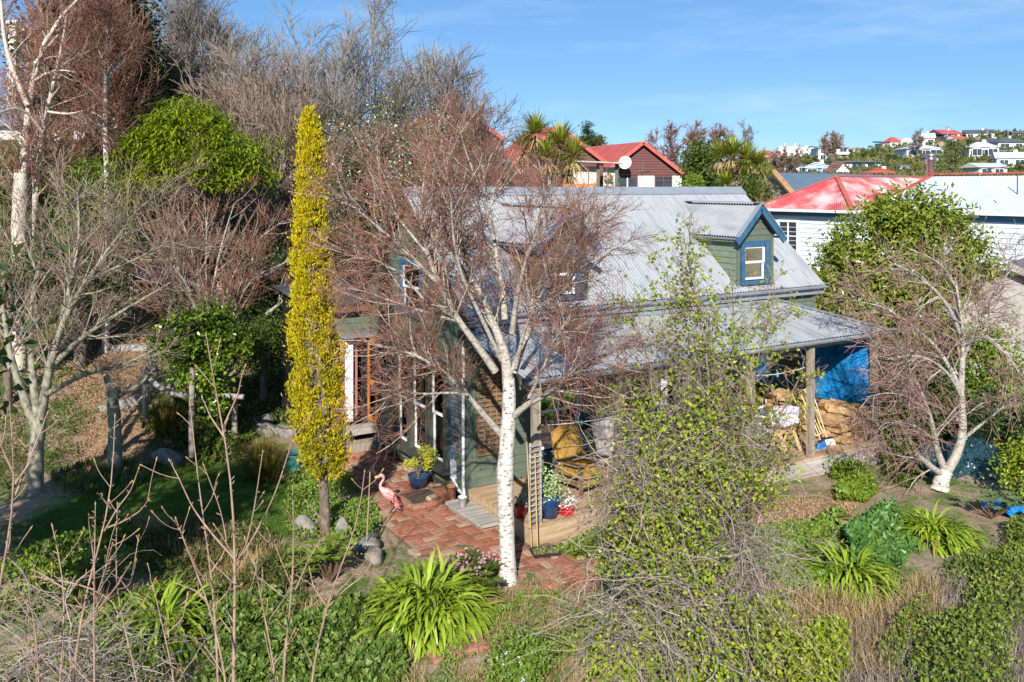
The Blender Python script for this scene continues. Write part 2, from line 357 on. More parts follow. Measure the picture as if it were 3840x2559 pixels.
def sash_window(side, a0, a1, z0, z1, parent, casing=blue, cw=.1, sash=white, mid=.5, curtain=None, deep=.03, sill=True, bars=0, name='window'):
    """casing with a double-hung sash, panes, sill and curtains"""
    mb = MB()
    wbox(mb, side, a0-cw, a0, -.02, .045, z0-.02, z1+cw); wbox(mb, side, a1, a1+cw, -.02, .045, z0-.02, z1+cw); wbox(mb, side, a0, a1, -.02, .047, z1, z1+cw)
    w = mb.obj(name, casing, parent, world=False)
    if sill: wbox(MB(), side, a0-cw-.03, a1+cw+.03, -.02, .1, z0-.09, z0-.021).obj('sill', casing, w, world=False)
    zm = z0+(z1-z0)*mid; f = .045
    for (b0, b1, off) in ((z0, zm+.02, -.02), (zm-.02, z1, .005)):
        mb = MB()
        wbox(mb, side, a0+.005, a0+f, off-.035, off, b0, b1); wbox(mb, side, a1-f, a1-.005, off-.035, off, b0, b1)
        wbox(mb, side, a0+f, a1-f, off-.035, off, b0, b0+f); wbox(mb, side, a0+f, a1-f, off-.035, off, b1-f, b1)
        for k in range(bars):
            x = a0+(a1-a0)*(k+1)/(bars+1); wbox(mb, side, x-.012, x+.012, off-.03, off-.004, b0+f, b1-f)
        mb.obj('sash', sash, w, world=False)
        wbox(MB(), side, a0+f, a1-f, off-.02, off-.016, b0+f, b1-f).obj('pane', GLASS, w, world=False)
    if curtain:
        for (c0, c1) in curtain: drape(side, a0+(a1-a0)*c0, a0+(a1-a0)*c1, z0+.02, z1-.02, w)
    return w
def drape(side, a0, a1, z0, z1, parent, m=None, off=-.12, folds=5, name='curtain'):
    n = folds*6+1; a = np.linspace(a0, a1, n); o = off+.025*np.sin(np.linspace(0, folds*2*math.pi, n))
    V = np.vstack([mp3(side, [(x, y, z) for x, y in zip(a, o)]) for z in np.linspace(z0, z1, 5)])
    F_ = [[r*n+i, r*n+i+1, (r+1)*n+i+1, (r+1)*n+i] for r in range(4) for i in range(n-1)]
    return MB().add(V, F_).obj(name, m or curt, parent, True, world=False)
GX = lambda z: (0, HWD) if z < 3.3 else ((z-3.3)/.843, HWD-(z-3.3)/.843)
# near-black boxes added behind the windows, standing in for unlit rooms
lin = MB(); lin.box((.34,.34,.1), (HL-.34, HWD-.34, 3.2)); lin.box((.4,1.4,3.21), (HL-.4, 3.3, 4.2)); lin.obj('room_dark_box', dark, cot, world=False)
# walls
OPL = [(.72,2.98,.42,2.12), (1.9,2.8,2.95,3.92), (3.4,4.05,1.2,2.06)]
weatherboards('left', 0, HWD, .12, 5.22, OPL, cot, green, clip=GX)
OPF = [(1.25,2.3,.62,2.12), (3.8,4.6,.34,2.3), (6.2,7.25,.62,2.12)]
weatherboards('front', .03, HL-.03, .3, 3.26, OPF, cot, green)
weatherboards('right', 0, HWD, -.1, 5.2, [], cot, green_w, clip=GX)
back = MB(); back.box((0, HWD-.05, 0), (HL, HWD, 3.27)); back.obj('rear_wall', green, cot, world=False)
cb = MB()
for x, y in ((-.03,-.03), (HL-.06,-.03), (-.03,HWD-.06)): cb = MB().box((x,y,.02), (x+.09,y+.09,3.28)); cb.obj('corner_board', green, cot, world=False)
plinth = MB(); plinth.box((-.035,.06,-.05), (-.005,HWD,.119)); plinth.obj('plinth', olive, cot, world=False)
# gable windows
sash_window('left', 1.95, 2.75, 3.0, 3.87, cot, blue, .08, curtain=[(.05,.45)], bars=0)
sash_window('left', 3.47, 3.98, 1.27, 2.0, cot, blue, .07)
tw = MB()
for a in (.72, 1.42, 2.2, 2.88): wbox(tw, 'left', a, a+.12, -.02, .12, .42, 2.1)
wbox(tw, 'left', .66, 3.06, -.02, .09, 2.1, 2.2)
tw = tw.obj('triple_window', olive, cot, world=False)
wbox(MB(), 'left', .6, 3.12, -.02, .24, .36, .42).obj('sill', olive, tw, world=False)
wbox(MB(), 'left', .62, .716, -.01, .05, .43, 2.099).obj('jamb', blue, tw, world=False); wbox(MB(), 'left', 3.004, 3.08, -.01, .05, .43, 2.099).obj('jamb', blue, tw, world=False)
for (a0, a1) in ((.84,1.42), (1.54,2.2), (2.32,2.88)):
    for (b0, b1, off) in ((.44,1.3,.01), (1.26,2.09,.035)):
        mb = MB(); wbox(mb,'left',a0,a0+.05,off-.035,off,b0,b1); wbox(mb,'left',a1-.05,a1,off-.035,off,b0,b1); wbox(mb,'left',a0+.05,a1-.05,off-.035,off,b0,b0+.05); wbox(mb,'left',a0+.05,a1-.05,off-.035,off,b1-.05,b1)
        mb.obj('sash', white, tw, world=False)
        wbox(MB(),'left',a0+.05,a1-.05,off-.02,off-.016,b0+.05,b1-.05).obj('pane', GLASS, tw, world=False)
drape('left', .86, .98, .46, 2.0, tw); drape('left', 2.35, 2.55, .46, 2.0, tw); drape('left', 2.02, 2.16, 1.3, 2.0, tw)
drape('left', 1.6, 2.1, .5, 1.0, tw, mat('blue_blanket', [(.03,.12,.2),(.06,.2,.3)], .9, 6), -.2, 3, 'blanket')
# front windows and door under the veranda
sash_window('front', 1.32, 2.22, .7, 2.05, cot, blue, .09, curtain=[(0,.2)], bars=1)
sash_window('front', 6.27, 7.17, .7, 2.05, cot, blue, .09, curtain=[(.8,1)], bars=0)
dm = MB(); wbox(dm,'front',3.78,3.87,-.02,.05,.31,2.3); wbox(dm,'front',4.53,4.62,-.02,.05,.31,2.3); wbox(dm,'front',3.87,4.53,-.02,.05,2.2,2.3)
door = dm.obj('door', blue, cot, world=False)
wbox(MB(),'front',3.88,4.52,-.1,-.06,.32,1.1).obj('panel', blue, door, world=False); wbox(MB(),'front',3.88,4.52,-.09,-.08,1.1,2.2).obj('pane', GLASS, door, world=False)
# ---- corrugated sheets
def corrug(slope, x0, x1, top, bot, parent, name='roof_sheet', m=iron, sheet=.76, pitch=.076, amp=.013, rows=2):
    """slope(x, t) gives the local point for distance x along the eave and t 0..1 down the slope; sheets lap one by one"""
    x = x0; k = 0
    while x < x1-.02:
        xe = min(x+sheet, x1); n = max(4, int(round((xe-x)/pitch*6))); a = np.linspace(x, xe+(.03 if xe < x1 else 0), n+1)
        V = []
        for t in np.linspace(0, 1, rows):
            p = np.array([slope(q, top(q)+(bot-top(q))*t) for q in a]); V.append(p+np.array([0,0,1.])*(amp*np.sin(a/pitch*2*math.pi)+.003*(k % 2))[:,None])
        V = np.vstack(V); F_ = [[r*(n+1)+i, (r+1)*(n+1)+i, (r+1)*(n+1)+i+1, r*(n+1)+i+1] for r in range(rows-1) for i in range(n)]
        MB().add(V, F_).obj(name, m, parent, True, world=False); x = xe; k += 1
RP = .843; ZR = 5.285
corrug(lambda x, t: (x, 2.35-t*2.5, ZR+.03-t*2.5*RP), -.2, HL+.22, lambda q: 0.0, 1.0, cot)
MB().hexa(np.array([(-.2,2.36,ZR),(HL+.22,2.36,ZR),(HL+.22,4.85,ZR-2.49*RP),(-.2,4.85,ZR-2.49*RP),(-.2,2.36,ZR+.03),(HL+.22,2.36,ZR+.03),(HL+.22,4.85,ZR+.03-2.49*RP),(-.2,4.85,ZR+.03-2.49*RP)])).obj('rear_roof', iron, cot, world=False)
rc = MB(); rc.hexa(np.array([(-.22,2.17,ZR-.1),(HL+.24,2.17,ZR-.1),(HL+.24,2.35,ZR+.055),(-.22,2.35,ZR+.055),(-.22,2.17,ZR-.085),(HL+.24,2.17,ZR-.085),(HL+.24,2.35,ZR+.07),(-.22,2.35,ZR+.07)]))
rc.hexa(np.array([(-.22,2.35,ZR+.055),(HL+.24,2.35,ZR+.055),(HL+.24,2.53,ZR-.1),(-.22,2.53,ZR-.1),(-.22,2.35,ZR+.07),(HL+.24,2.35,ZR+.07),(HL+.24,2.53,ZR-.085),(-.22,2.53,ZR-.085)])); rc.obj('ridge_cap', iron_e, cot, world=False)
def slab(parent, a, b, w, th, m, name, up=(0,0,1)): return MB().bar(a, b, w, th, up).obj(name, m, parent, world=False)
slab(cot, (HL+.17,2.4,ZR+.03), (HL+.17,-.16,ZR+.03-2.56*RP), .16, .02, iron_e, 'barge_flashing')
slab(cot, (-.2,2.4,ZR-.08), (-.2,-.16,ZR-.08-2.56*RP), .03, .18, olive, 'barge_board'); slab(cot, (-.2,2.3,ZR-.08), (-.2,4.86,ZR-.08-2.56*RP), .03, .18, olive, 'barge_board')
def gutter(parent, a, b, r=.055, m=None):
    a = np.array(a, float); b = np.array(b, float); th = np.linspace(math.pi, 2*math.pi, 9); t = (b-a)/np.linalg.norm(b-a); n = np.cross(t, (0,0,1.))
    prof = [n*math.cos(q)*r+np.array([0,0,math.sin(q)*r*1.1]) for q in th]+[n*math.cos(q)*(r-.008)+np.array([0,0,math.sin(q)*(r-.008)*1.1]) for q in th[::-1]]
    V = np.vstack([a+np.array(prof), b+np.array(prof)]); k = len(prof); return MB().add(V, [[i, (i+1) % k, k+(i+1) % k, k+i] for i in range(k)]).obj('gutter', m or iron_e, parent, world=False)
gutter(cot, (-.2,-.2,ZR-2.5*RP+.01), (HL+.22,-.2,ZR-2.5*RP+.01))
MB().box((-.15,-.148,3.02), (HL+.18,-.126,3.19)).obj('fascia', iron_e, cot, world=False)
# ---- dormers
def dormer(cx):
    w2 = .53; ap = 4.93; ev = 4.42; z0 = 3.32
    fr = MB()
    fr.box((cx-w2+.071,-.03,ev-.2), (cx+w2-.071,.03,ev-.12))
    d = fr.obj('dormer', green, cot, world=False)
    MB().box((cx-w2-.005,-.04,z0-.02), (cx-w2+.07,.04,ev)).obj('corner_board', green, d, world=False); MB().box((cx+w2-.07,-.04,z0-.02), (cx+w2+.005,.04,ev)).obj('corner_board', green, d, world=False)
    fs = lambda a, o, z: (a, -o, z)
    weatherboards(fs, cx-w2+.07, cx+w2-.07, 4.22, ap-.03, [], d, green, .13, clip=lambda z: (cx-w2+max(0, z-ev)*1.04, cx+w2-max(0, z-ev)*1.04))
    sgn = lambda s: (lambda a, o, z: (cx+s*(w2+o), a, z))
    for s in (-1, 1): weatherboards(sgn(s), .0, 1.25, z0-.05, ev, [], d, green_w if cx > 4 else green, .125, clip=lambda z: (.0, max(.03, (z-3.28)/RP)))
    w = sash_window('front', cx-.31, cx+.31, 3.42, 4.12, d, blue, .11, mid=.52, curtain=None, deep=.0)
    drape('front', cx+.06, cx+.26, 3.44, 4.1, d, off=-.08, folds=3); drape('front', cx-.29, cx-.17, 3.44, 3.8, d, off=-.08, folds=2)
    MB().box((cx-.4,.24,3.4), (cx+.4,.26,4.3)).obj('dark_backing', dark, d, world=False)  # near-black panel added behind the dormer glass in place of room shade
    for s in (-1, 1):
        corrug(lambda x, t, s=s: (cx+s*(.0+t*.66), x, ap+.07-t*.66), -.17, .0, lambda q: 0.0, 1.0, d, 'dormer_sheet', sheet=.17)
        back_y = lambda t: (ap-.66*t*1-3.285)/RP
        n = 4
        V = []; a = np.linspace(-.17, 1.95, 170)
        for t in np.linspace(0, 1, 12):
            zz = ap+.07-t*.66; ymax = (zz-ZR-.03)/RP+2.35
            aa = np.minimum(a, ymax+.04); V.append(np.stack([np.full_like(aa, cx)+s*t*.66, aa, zz+.012*np.sin(aa/.076*2*math.pi)], 1))
        V = np.vstack(V); k = len(a); MB().add(V, [[r*k+i, r*k+i+1, (r+1)*k+i+1, (r+1)*k+i] for r in range(11) for i in range(k-1)]).obj('roof_sheet', iron, d, True, world=False)
        slab(d, (cx,-.2,ap-.02), (cx+s*.7,-.2,ap-.72), .03, .13, blue, 'barge_board', (0,1,0) if False else (0,0,1))
        slab(d, (cx,-.175,ap+.085), (cx+s*.69,-.175,ap-.605), .12, .014, iron_e, 'barge_flashing')
        gutter(d, (cx+s*.69,-.18,ap-.62), (cx+s*.69,(ap-.62-ZR)/RP+2.35+.05,ap-.62), .04)
    slab(d, (cx-.0,-.2,ap+.1), (cx,(ap-ZR+.1)/RP+2.36,ap+.1), .2, .014, iron_e, 'ridge_cap')
dormer(1.84); dormer(6.74)
# ---- veranda
VW, VE, VT, VX0, VX1, VH = -1.98, 2.5, 2.95, -.28, 8.36, 7.37
vtop = lambda q: 0.0 if q < VH else (q-VH)/(VX1-VH)
corrug(lambda x, t: (x, VW*t, VT-(VT-VE)*t), VX0, VX1, vtop, 1.0, cot, 'veranda_sheet', rows=3, amp=.012)
MB().poly([(VH,0,VT-.01),(VX1,VW,VE-.01),(VX1,0,VE-.01)]).obj('veranda_end_sheet', iron, cot, world=False)
slab(cot, (VH,0,VT+.03), (VX1,VW,VE+.03), .15, .014, iron_e, 'hip_cap')
MB().hexa(np.array([(.0,-.16,VT-.02),(VH+.02,-.16,VT-.02),(VH+.02,-.025,VT+.02),(.0,-.025,VT+.02),(.0,-.16,VT-.01),(VH+.02,-.16,VT-.01),(VH+.02,-.025,VT+.1),(.0,-.025,VT+.1)])).obj('wall_flashing', iron_e, cot, world=False)
gutter(cot, (VX0,VW-.04,VE-.02), (VX1+.02,VW-.04,VE-.02), .06)
MB().box((VX0+.03,VW+.06,VE-.16), (VX1-.03,VW+.12,VE-.02)).obj('veranda_beam', postm, cot, world=False)
slab(cot, (VX0+.02,VW,VE-.03), (VX0+.02,0,VT-.04), .03, .14, olive, 'end_fascia')
for s in np.arange(.3, 8.2, .75): slab(cot, (s,VW+.05,VE-.05), (s,-.05,VT-.07), .045, .08, postm, 'rafter')
for s in (.04, 1.62, 3.1, 4.6, 6.2, 8.08): MB().box((s-.055,VW+.045,.31), (s+.055,VW+.155,VE-.161)).obj('post', postm, cot, world=False)
# deck
b = VW+.02
while b < -.04:
    e = min(b+.138, -.03); MB().box((-.1-rng.uniform(0,.008),b,.262), (8.2,e-.006,.3+rng.uniform(-.002,.002))).obj('deck_board', deckm, cot, world=False); b = e
for i, (z0, z1) in enumerate(((.14,.258),(.02,.136),(-.1,.016),(-.22,-.104),(-.34,-.224))):
    MB().box((-.08,VW+.0,z0), (4.0,VW+.035,z1)).obj('fascia_board', fasc2, cot, world=False); MB().box((4.004,VW+.0,z0), (8.19,VW+.035,z1)).obj('fascia_board', fasc, cot, world=False)
for (z0, z1) in ((.14,.258),(-.02,.136)): MB().box((-.085,VW+.037,z0), (-.05,-.035,z1)).obj('side_board', fasc2, cot, world=False)
MB().box((8.15,VW+.037,-.34), (8.185,-.04,.258)).obj('end_board', fasc, cot, world=False)
MB().box((-.5,-1.2,.1), (-.12,.02,.15)).obj('step_board', fasc, cot, world=False); MB().box((-.46,-1.15,-.02), (-.16,-.02,.099)).obj('step_base', postm, cot, world=False)
# services on the corner: downpipe, meter box, vent
dp = MB(); dp.tube([(-.06,.2,2.85),(-.06,.2,.3),(-.06,.17,.14),(-.07,-.0,.1),(-.12,.42,.16),(-.08,.62,.35)][:3], .028, 8); dp.tube([(-.07,.17,.14),(-.075,.35,.17),(-.075,.55,.32)], .028, 8); dp.obj('downpipe', pvc, cot, True, world=False)
MB().box((-.09,.5,.3), (-.03,.62,.62)).obj('meter_box', pvc, cot, world=False)
MB().lathe([(0,.06),(.06,.06),(.085,.03),(.085,0)], 14).obj('vent_cover', pvc, cot, True, world=False)
_v = [o for o in cot.children if o.name.startswith('vent_cover')][0]; _v.location = (.55,-.02,.52); _v.rotation_euler = (R(90),0,0)
# ---- lean-to with open french doors
LY = 4.3
lt = MB(); lt.box((-1.25,LY+.04,0), (-1.05,6.4,2.95)); lt.box((-1.05,LY+.9,0), (0,6.4,2.95)); lt.box((-1.05,LY+.04,2.28), (-.02,LY+.9,2.95)); lt.box((-.1,LY+.04,0), (-.02,LY+.9,2.27))
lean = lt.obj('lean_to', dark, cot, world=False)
ls = lambda a, o, z: (a, LY+.04-o, z)
weatherboards(ls, -1.25, -.03, .1, 2.95, [(-.62,-.08,.1,2.25)], lean, green)
MB().hexa(np.array([(-1.4,LY-.2,2.9),(.0,LY-.2,2.98),(.0,6.5,3.2),(-1.4,6.5,3.1),(-1.4,LY-.2,2.96),(.0,LY-.2,3.04),(.0,6.5,3.26),(-1.4,6.5,3.16)])).obj('roof', mat('dark_roofing', [(.05,.05,.055),(.1,.1,.11)], .8, 6), lean, world=False)
MB().box((-1.38,LY-.19,2.8), (-.03,LY-.16,2.9)).obj('fascia', mat('brown_fascia', [(.1,.05,.03),(.17,.09,.055)], .8, 6), lean, world=False)
MB().box((-.7,LY-.25,2.26), (.02,LY+.03,2.3)).obj('door_hood', iron_e, lean, world=False)
def leaf_door(M):
    mb = MB()
    for lo, hi in (((0,0,0),(.08,.04,1.72)), ((.44,0,0),(.52,.04,1.72)), ((.08,0,0),(.44,.04,.12)), ((.08,0,1.62),(.44,.04,1.72)), ((.08,.002,.75),(.44,.038,.85))): mb.box(lo, hi, M)
    o = mb.obj('french_door', orange, lean, world=False)
    MB().box((.08,.015,.12), (.44,.022,.75), M).box((.08,.015,.85), (.44,.022,1.62), M).obj('pane', GLASS, o, world=False); return o
leaf_door(lambda v: v*[1,1,1]+[-1.15,LY-.045,.5]); leaf_door(lambda v: np.stack([v[:,1]-.1, LY-v[:,0]*.98, v[:,2]+.5], 1))
MB().box((-.6,LY-.01,.5), (-.42,LY+.05,2.22)).obj('white_jamb', white, lean, world=False)
drape(ls, -.42, -.27, .55, 2.15, lean, pink_cl, -.1, 3)
MB().box((-.85,LY-.36,.3), (.02,LY+.02,.42)).obj('doorstep', fasc, lean, world=False); MB().box((-.95,LY-.62,.02), (-.0,LY-.34,.2)).obj('doorstep', postm, lean, world=False)
# ---- lattice panels (hang on the wall: things of their own)
def lattice(name, label, side, a0, a1, z0, z1, m, nv, nh):
    o = thing(name, label, 'trellis', HC, HA)
    for k in range(nv): a = a0+(a1-a0)*k/(nv-1); wbox(MB(), side, a-.014, a+.014, .03, .04, z0, z1).obj('lath', m, o, world=False)
    for k in range(nh): z = z0+.03+(z1-z0-.06)*k/(nh-1); wbox(MB(), side, a0-.02, a1+.02, .042, .054, z-.015, z+.015).obj('lath', m, o, world=False)
lattice('wall_trellis', 'grey weathered lattice panel on the gable wall beside the white downpipe', 'left', .24, .62, .75, 2.3, lattg, 6, 22)
lattice('wall_trellis', 'brown timber lattice panel on the front wall beside the cottage corner', 'front', .1, .58, .8, 2.25, lattb, 5, 18)
lattice('wall_trellis', 'dark lattice panel on the veranda wall above the firewood', 'front', 7.75, 8.35, 1.3, 2.4, lattb, 6, 14)
# ------------------------------------------------------------ brick patio
brickm = mat('patio_brick', [(.2,.06,.035),(.33,.115,.065),(.42,.175,.105),(.46,.25,.16)], .85, 7, (1,1,1), .5, 30, island=.0)
def brick_variants():
    out = []
    for i, c in enumerate([((.17,.065,.04),(.27,.11,.065)), ((.22,.075,.042),(.32,.12,.07)), ((.27,.1,.06),(.37,.16,.1)), ((.22,.11,.065),(.33,.19,.12)), ((.27,.19,.13),(.38,.28,.19))]):
        out.append(mat('fired_clay_%d' % i, [c[0], c[1], tuple(.7*x for x in c[0])], .88, 9, (1,1,1), .5, 40))
    return out
BRV = brick_variants()
def brick_mesh(m):
    b = MB(); x, y, z, c = .112, .052, .03, .008
    v = np.array([(-x,-y,-z),(x,-y,-z),(x,y,-z),(-x,y,-z),(-x,-y,z-c),(x,-y,z-c),(x,y,z-c),(-x,y,z-c),(-x+c,-y+c,z),(x-c,-y+c,z),(x-c,y-c,z),(-x+c,y-c,z)])
    b.add(v, [[0,1,5,4],[1,2,6,5],[2,3,7,6],[3,0,4,7],[4,5,9,8],[5,6,10,9],[6,7,11,10],[7,4,8,11],[8,9,10,11]])
    o = b.obj('brick', m); me = o.data; bpy.data.objects.remove(o); return me
BME = [brick_mesh(m) for m in BRV]
PPX = [(1262,1640),(1330,1600),(1400,1622),(1500,1700),(1770,1885),(1990,2072),(2230,2095),(2330,2150),(2250,2215),(2080,2190),(1990,2150),(1900,2190),(1760,2090),(1560,2090),(1440,1975),(1400,1900),(1300,1800),(1262,1720)]
PATIO = [tuple((lambda q: (q[0], q[1]))(P(px, py, (ZC-.0)*F/(py-HY)))) for px, py in PPX]
pm = MB(); pp = np.array([(x, y, float(T(x, y))+.012) for x, y in PATIO]); pm.poly(pp)
patio = pm.obj('patio', mat('patio_bed_sand', [(.1,.075,.05),(.17,.13,.085),(.09,.1,.05)], .95, 9, (1,1,1), .4, 60)); tag(patio, kind='structure')
bl = []
u = .232
for i in range(-22, 24):
    for j in range(-22, 24):
        x0 = (i+.5)*u; y0 = (j+.5)*u
        for k in range(2):
            if (i+j) % 2: dx, dy, r = 0, (k-.5)*.116, 0.0
            else: dx, dy, r = (k-.5)*.116, 0, math.pi/2
            s, w = x0+dx, y0+dy; p = hw(s, w, 0)
            if not inpoly(np.array([p[0]]), np.array([p[1]]), PATIO)[0]: continue
            if s > -.09 and w > -2.05 and s < 9: continue
            if s > -.98 and LY-.62 < w: continue
            if rng.random() < .025: continue
            bl.append((p[1], p, r))
bl.sort(key=lambda t: t[0])
rest = MB()
for n_, (_, p, r) in enumerate(bl):
    zz = float(T(p[0], p[1]))+.016+rng.uniform(-.008,.008); ang = HA+r+rng.normal(0,.03); k = rng.integers(0, 5)
    if n_ < 300:
        o = bpy.data.objects.new('brick', BME[k]); COL.objects.link(o); o.parent = patio
        o.location = (p[0]+rng.normal(0,.003), p[1]+rng.normal(0,.003), zz); o.rotation_euler = (rng.normal(0,.02), rng.normal(0,.02), ang); o.scale = (rng.uniform(.96,1.01), rng.uniform(.96,1.01), 1)
    else:
        me = BME[1]; c_, s_ = math.cos(ang), math.sin(ang); v = np.empty(len(me.vertices)*3, np.float32); me.vertices.foreach_get('co', v); v = v.reshape(-1,3)*[rng.uniform(.95,1.01), rng.uniform(.95,1.01), 1]
        q = np.stack([v[:,0]*c_-v[:,1]*s_+p[0], v[:,0]*s_+v[:,1]*c_+p[1], v[:,2]+zz], 1); rest.add(q, [list(f.vertices) for f in me.polygons])
farb = mat('far_patio_bricks', [(.17,.05,.035),(.3,.1,.06),(.4,.17,.1),(.3,.16,.1),(.42,.25,.17)], .88, 9, (1,1,1), .4, 40, island=.8)
rb = rest.obj('distant_bricks', farb, patio, world=False); tag(rb, kind='stuff')

# ------------------------------------------------------------ small things around the deck
def lathe_obj(name, prof, m, parent, c=(0,0,0), n=20): return MB().lathe(prof, n).obj(name, m, parent, True, world=False)
def T3(p): return np.array([p[0], p[1], float(T(p[0], p[1]))])
def on_deck(s, w): return hw(s, w, .3)
pinkm = mat('flamingo_pink_plastic', [(.72,.2,.2),(.82,.33,.31),(.86,.45,.42)], .45, 14, (1,1,1), .4, 40)
black = mat('black_plastic', [(.012,.012,.013),(.03,.03,.032)], .5, 8)
metalm = mat('dull_steel', [(.4,.4,.4),(.6,.6,.6)], .3, 6, metal=.9)
def flamingo():
    p = T3(P(1455, 1925, 14.35))
    f = thing('garden_flamingo', 'pink plastic garden flamingo with yellow beak standing at the patio edge', 'flamingo', p)
    # spine from beak base over the S neck into the body (faces left)
    sp = [(-.175,-.02,.695),(-.15,-.02,.725),(-.115,-.02,.735),(-.08,-.015,.71),(-.075,-.01,.665),(-.1,-.005,.615),(-.135,0,.57),(-.145,0,.525),(-.125,0,.485),(-.085,0,.45),(-.03,0,.415),(.03,0,.375),(.085,0,.33),(.125,0,.28),(.15,0,.235)]
    rd = [.022,.033,.034,.026,.022,.022,.024,.028,.038,.06,.085,.09,.072,.045,.012]
    a = resample(np.hstack([np.array(sp), np.array(rd)[:,None]]), 40); MB().tube(a[:,:3], a[:,3], 14).obj('body', pinkm, f, True, world=False)
    MB().tube([(-.17,-.02,.7),(-.205,-.02,.7),(-.235,-.02,.685)], [.024,.02,.016], 10).obj('beak', mat('yellow_beak', [(.75,.5,.03),(.85,.6,.06)], .4, 8), f, True, world=False)
    MB().tube([(-.233,-.02,.688),(-.25,-.02,.67),(-.248,-.02,.645)], [.016,.013,.004], 8).obj('beak_tip', black, f, True, world=False)
    for s in (-1, 1):
        V, Fq = straps(np.array([(-.05+.02*i, s*(.05+.03*math.sin(i)), .45-.03*i+.02*(i % 2)) for i in range(9)]), np.array([(1., s*.18, -.35)]*9), .17, .075, .12, 5)
        MB().add(V, Fq).obj('wing', pinkm, f, world=False)
    V, Fq = straps(np.array([(.11, .02*(i-3), .26+.01*(i % 2)) for i in range(7)]), np.array([(1., .15*(i-3), -1.0) for i in range(7)]), .14, .045, .2, 5); MB().add(V, Fq).obj('tail', pinkm, f, world=False)
    f.scale = (.9,.9,.9)
    leg = mat('thin_leg_metal', [(.2,.12,.1),(.3,.2,.17)], .6, 8)
    for s in (-1, 1): MB().tube([(.02,s*.03,.36),(.05,s*.035,.19),(.02,s*.04,.0)], [.009,.008,.007], 6).obj('leg', leg, f, True, world=False); MB().bar((-.05,s*.05,.006), (.04,s*.04,.006), .03, .01).obj('foot', leg, f, world=False)
flamingo()
# bucket, planter, chimney pot, potted conifer
wb = thing('bucket', 'small white plastic bucket on the side step of the deck', 'bucket', hw(-.36,-.32,.15)); lathe_obj('pail', [(0,.0),(.055,.0),(.07,.15),(.074,.15),(.074,.158),(.066,.155),(.052,.02),(0,.02)], pvc, wb)
MB().tube([(.07*math.cos(t), .07*math.sin(t)*.3+.0, .15-.09*math.sin(t)) for t in np.linspace(0, math.pi, 10)], .003, 5).obj('handle', metalm, wb, True, world=False)
pl = thing('brick_planter', 'low raised planter of loose bricks beside the cottage corner', 'planter', hw(-.62,.55,0), HA)
for lay in range(2):
    for (x, y, r) in [(-.3,-.38,0),(-.06,-.38,0),(.18,-.38,0),(-.4,-.2,1),(-.4,.03,1),(-.4,.26,1),(.3,-.2,1),(.3,.05,1)]:
        o = bpy.data.objects.new('brick', BME[rng.integers(0,5)]); COL.objects.link(o); o.parent = pl; o.location = (x+rng.normal(0,.012), y+rng.normal(0,.012), .045+.062*lay); o.rotation_euler = (0, 0, r*math.pi/2+rng.normal(0,.07))
MB().box((-.36,-.34,.0), (.26,.36,.08)).obj('soil', mat('potting_soil', [(.05,.035,.025),(.12,.085,.06)], .95, 30, (1,1,1), .6, 60), pl, world=False)
bk = bpy.data.objects.new('loose_stone', BME[4]); COL.objects.link(bk); bk.parent = pl; bk.location = (.05,-.2,.13); bk.rotation_euler = (.2,.1,.5)
terra = mat('terracotta', [(.4,.15,.08),(.5,.21,.12)], .85, 8, (1,1,1), .3, 40)
tc_ = thing('clay_pipe', 'short terracotta drain pipe standing at the cottage corner by the planter', 'clay pipe', hw(-.28,.22,0.0)); lathe_obj('pipe', [(.075,.0),(.075,.3),(.08,.3),(.08,.32),(.066,.32),(.062,.0)], terra, tc_)
bluepot = mat('blue_glazed_pot', [(.012,.035,.1),(.02,.06,.16),(.04,.1,.22)], .18, 5, spec=.6)
lime = mat('lime_conifer_leaf', [(.3,.32,.02),(.46,.46,.04),(.58,.54,.08)], .6, 8, island=.7, transl=.15)
soilm = MATS['potting_soil']
pc = thing('potted_conifer', 'blue glazed pot with a lime yellow dwarf conifer beside the gable wall', 'potted plant', hw(-.42,1.2,0.0)); lathe_obj('pot', [(0,0),(.13,0),(.17,.2),(.19,.23),(.19,.26),(.165,.255),(.15,.2),(0,.2)], bluepot, pc)
MB().lathe([(0,.22),(.158,.215)], 16).obj('soil', soilm, pc, world=False)
tr_ = MB(); br = [np.array([(0,0,.22),(.02,0,.35),(.08,.02,.45),(.2,0,.62)]), np.array([(0,0,.25),(-.06,.02,.34),(-.16,0,.42)]), np.array([(.02,0,.33),(.1,-.05,.37),(.16,-.05,.4)]), np.array([(.06,0,.42),(.02,0,.55),(.06,0,.68)])]
for q in br: tr_.tube(q, np.linspace(.012,.005,len(q)), 5)
tr_.obj('stem', mat('brown_stem', [(.12,.07,.04),(.2,.13,.08)], .9, 12), pc, world=False)
cs = np.array([(.16,0,.62),(.24,.02,.64),(.08,0,.7),(.2,-.03,.52),(-.17,0,.43),(-.1,.05,.45),(.17,-.05,.4),(.12,.04,.58)]); n = 900; k = rng.integers(0, len(cs), n); pos = cs[k]+rng.normal(0,.045,(n,3))*[1,1,.8]
V, f_ = leaves(pos, randdir(n,-.2), randdir(n), .05, .02); MB().add(V, f_).obj('foliage', lime, pc, world=False)
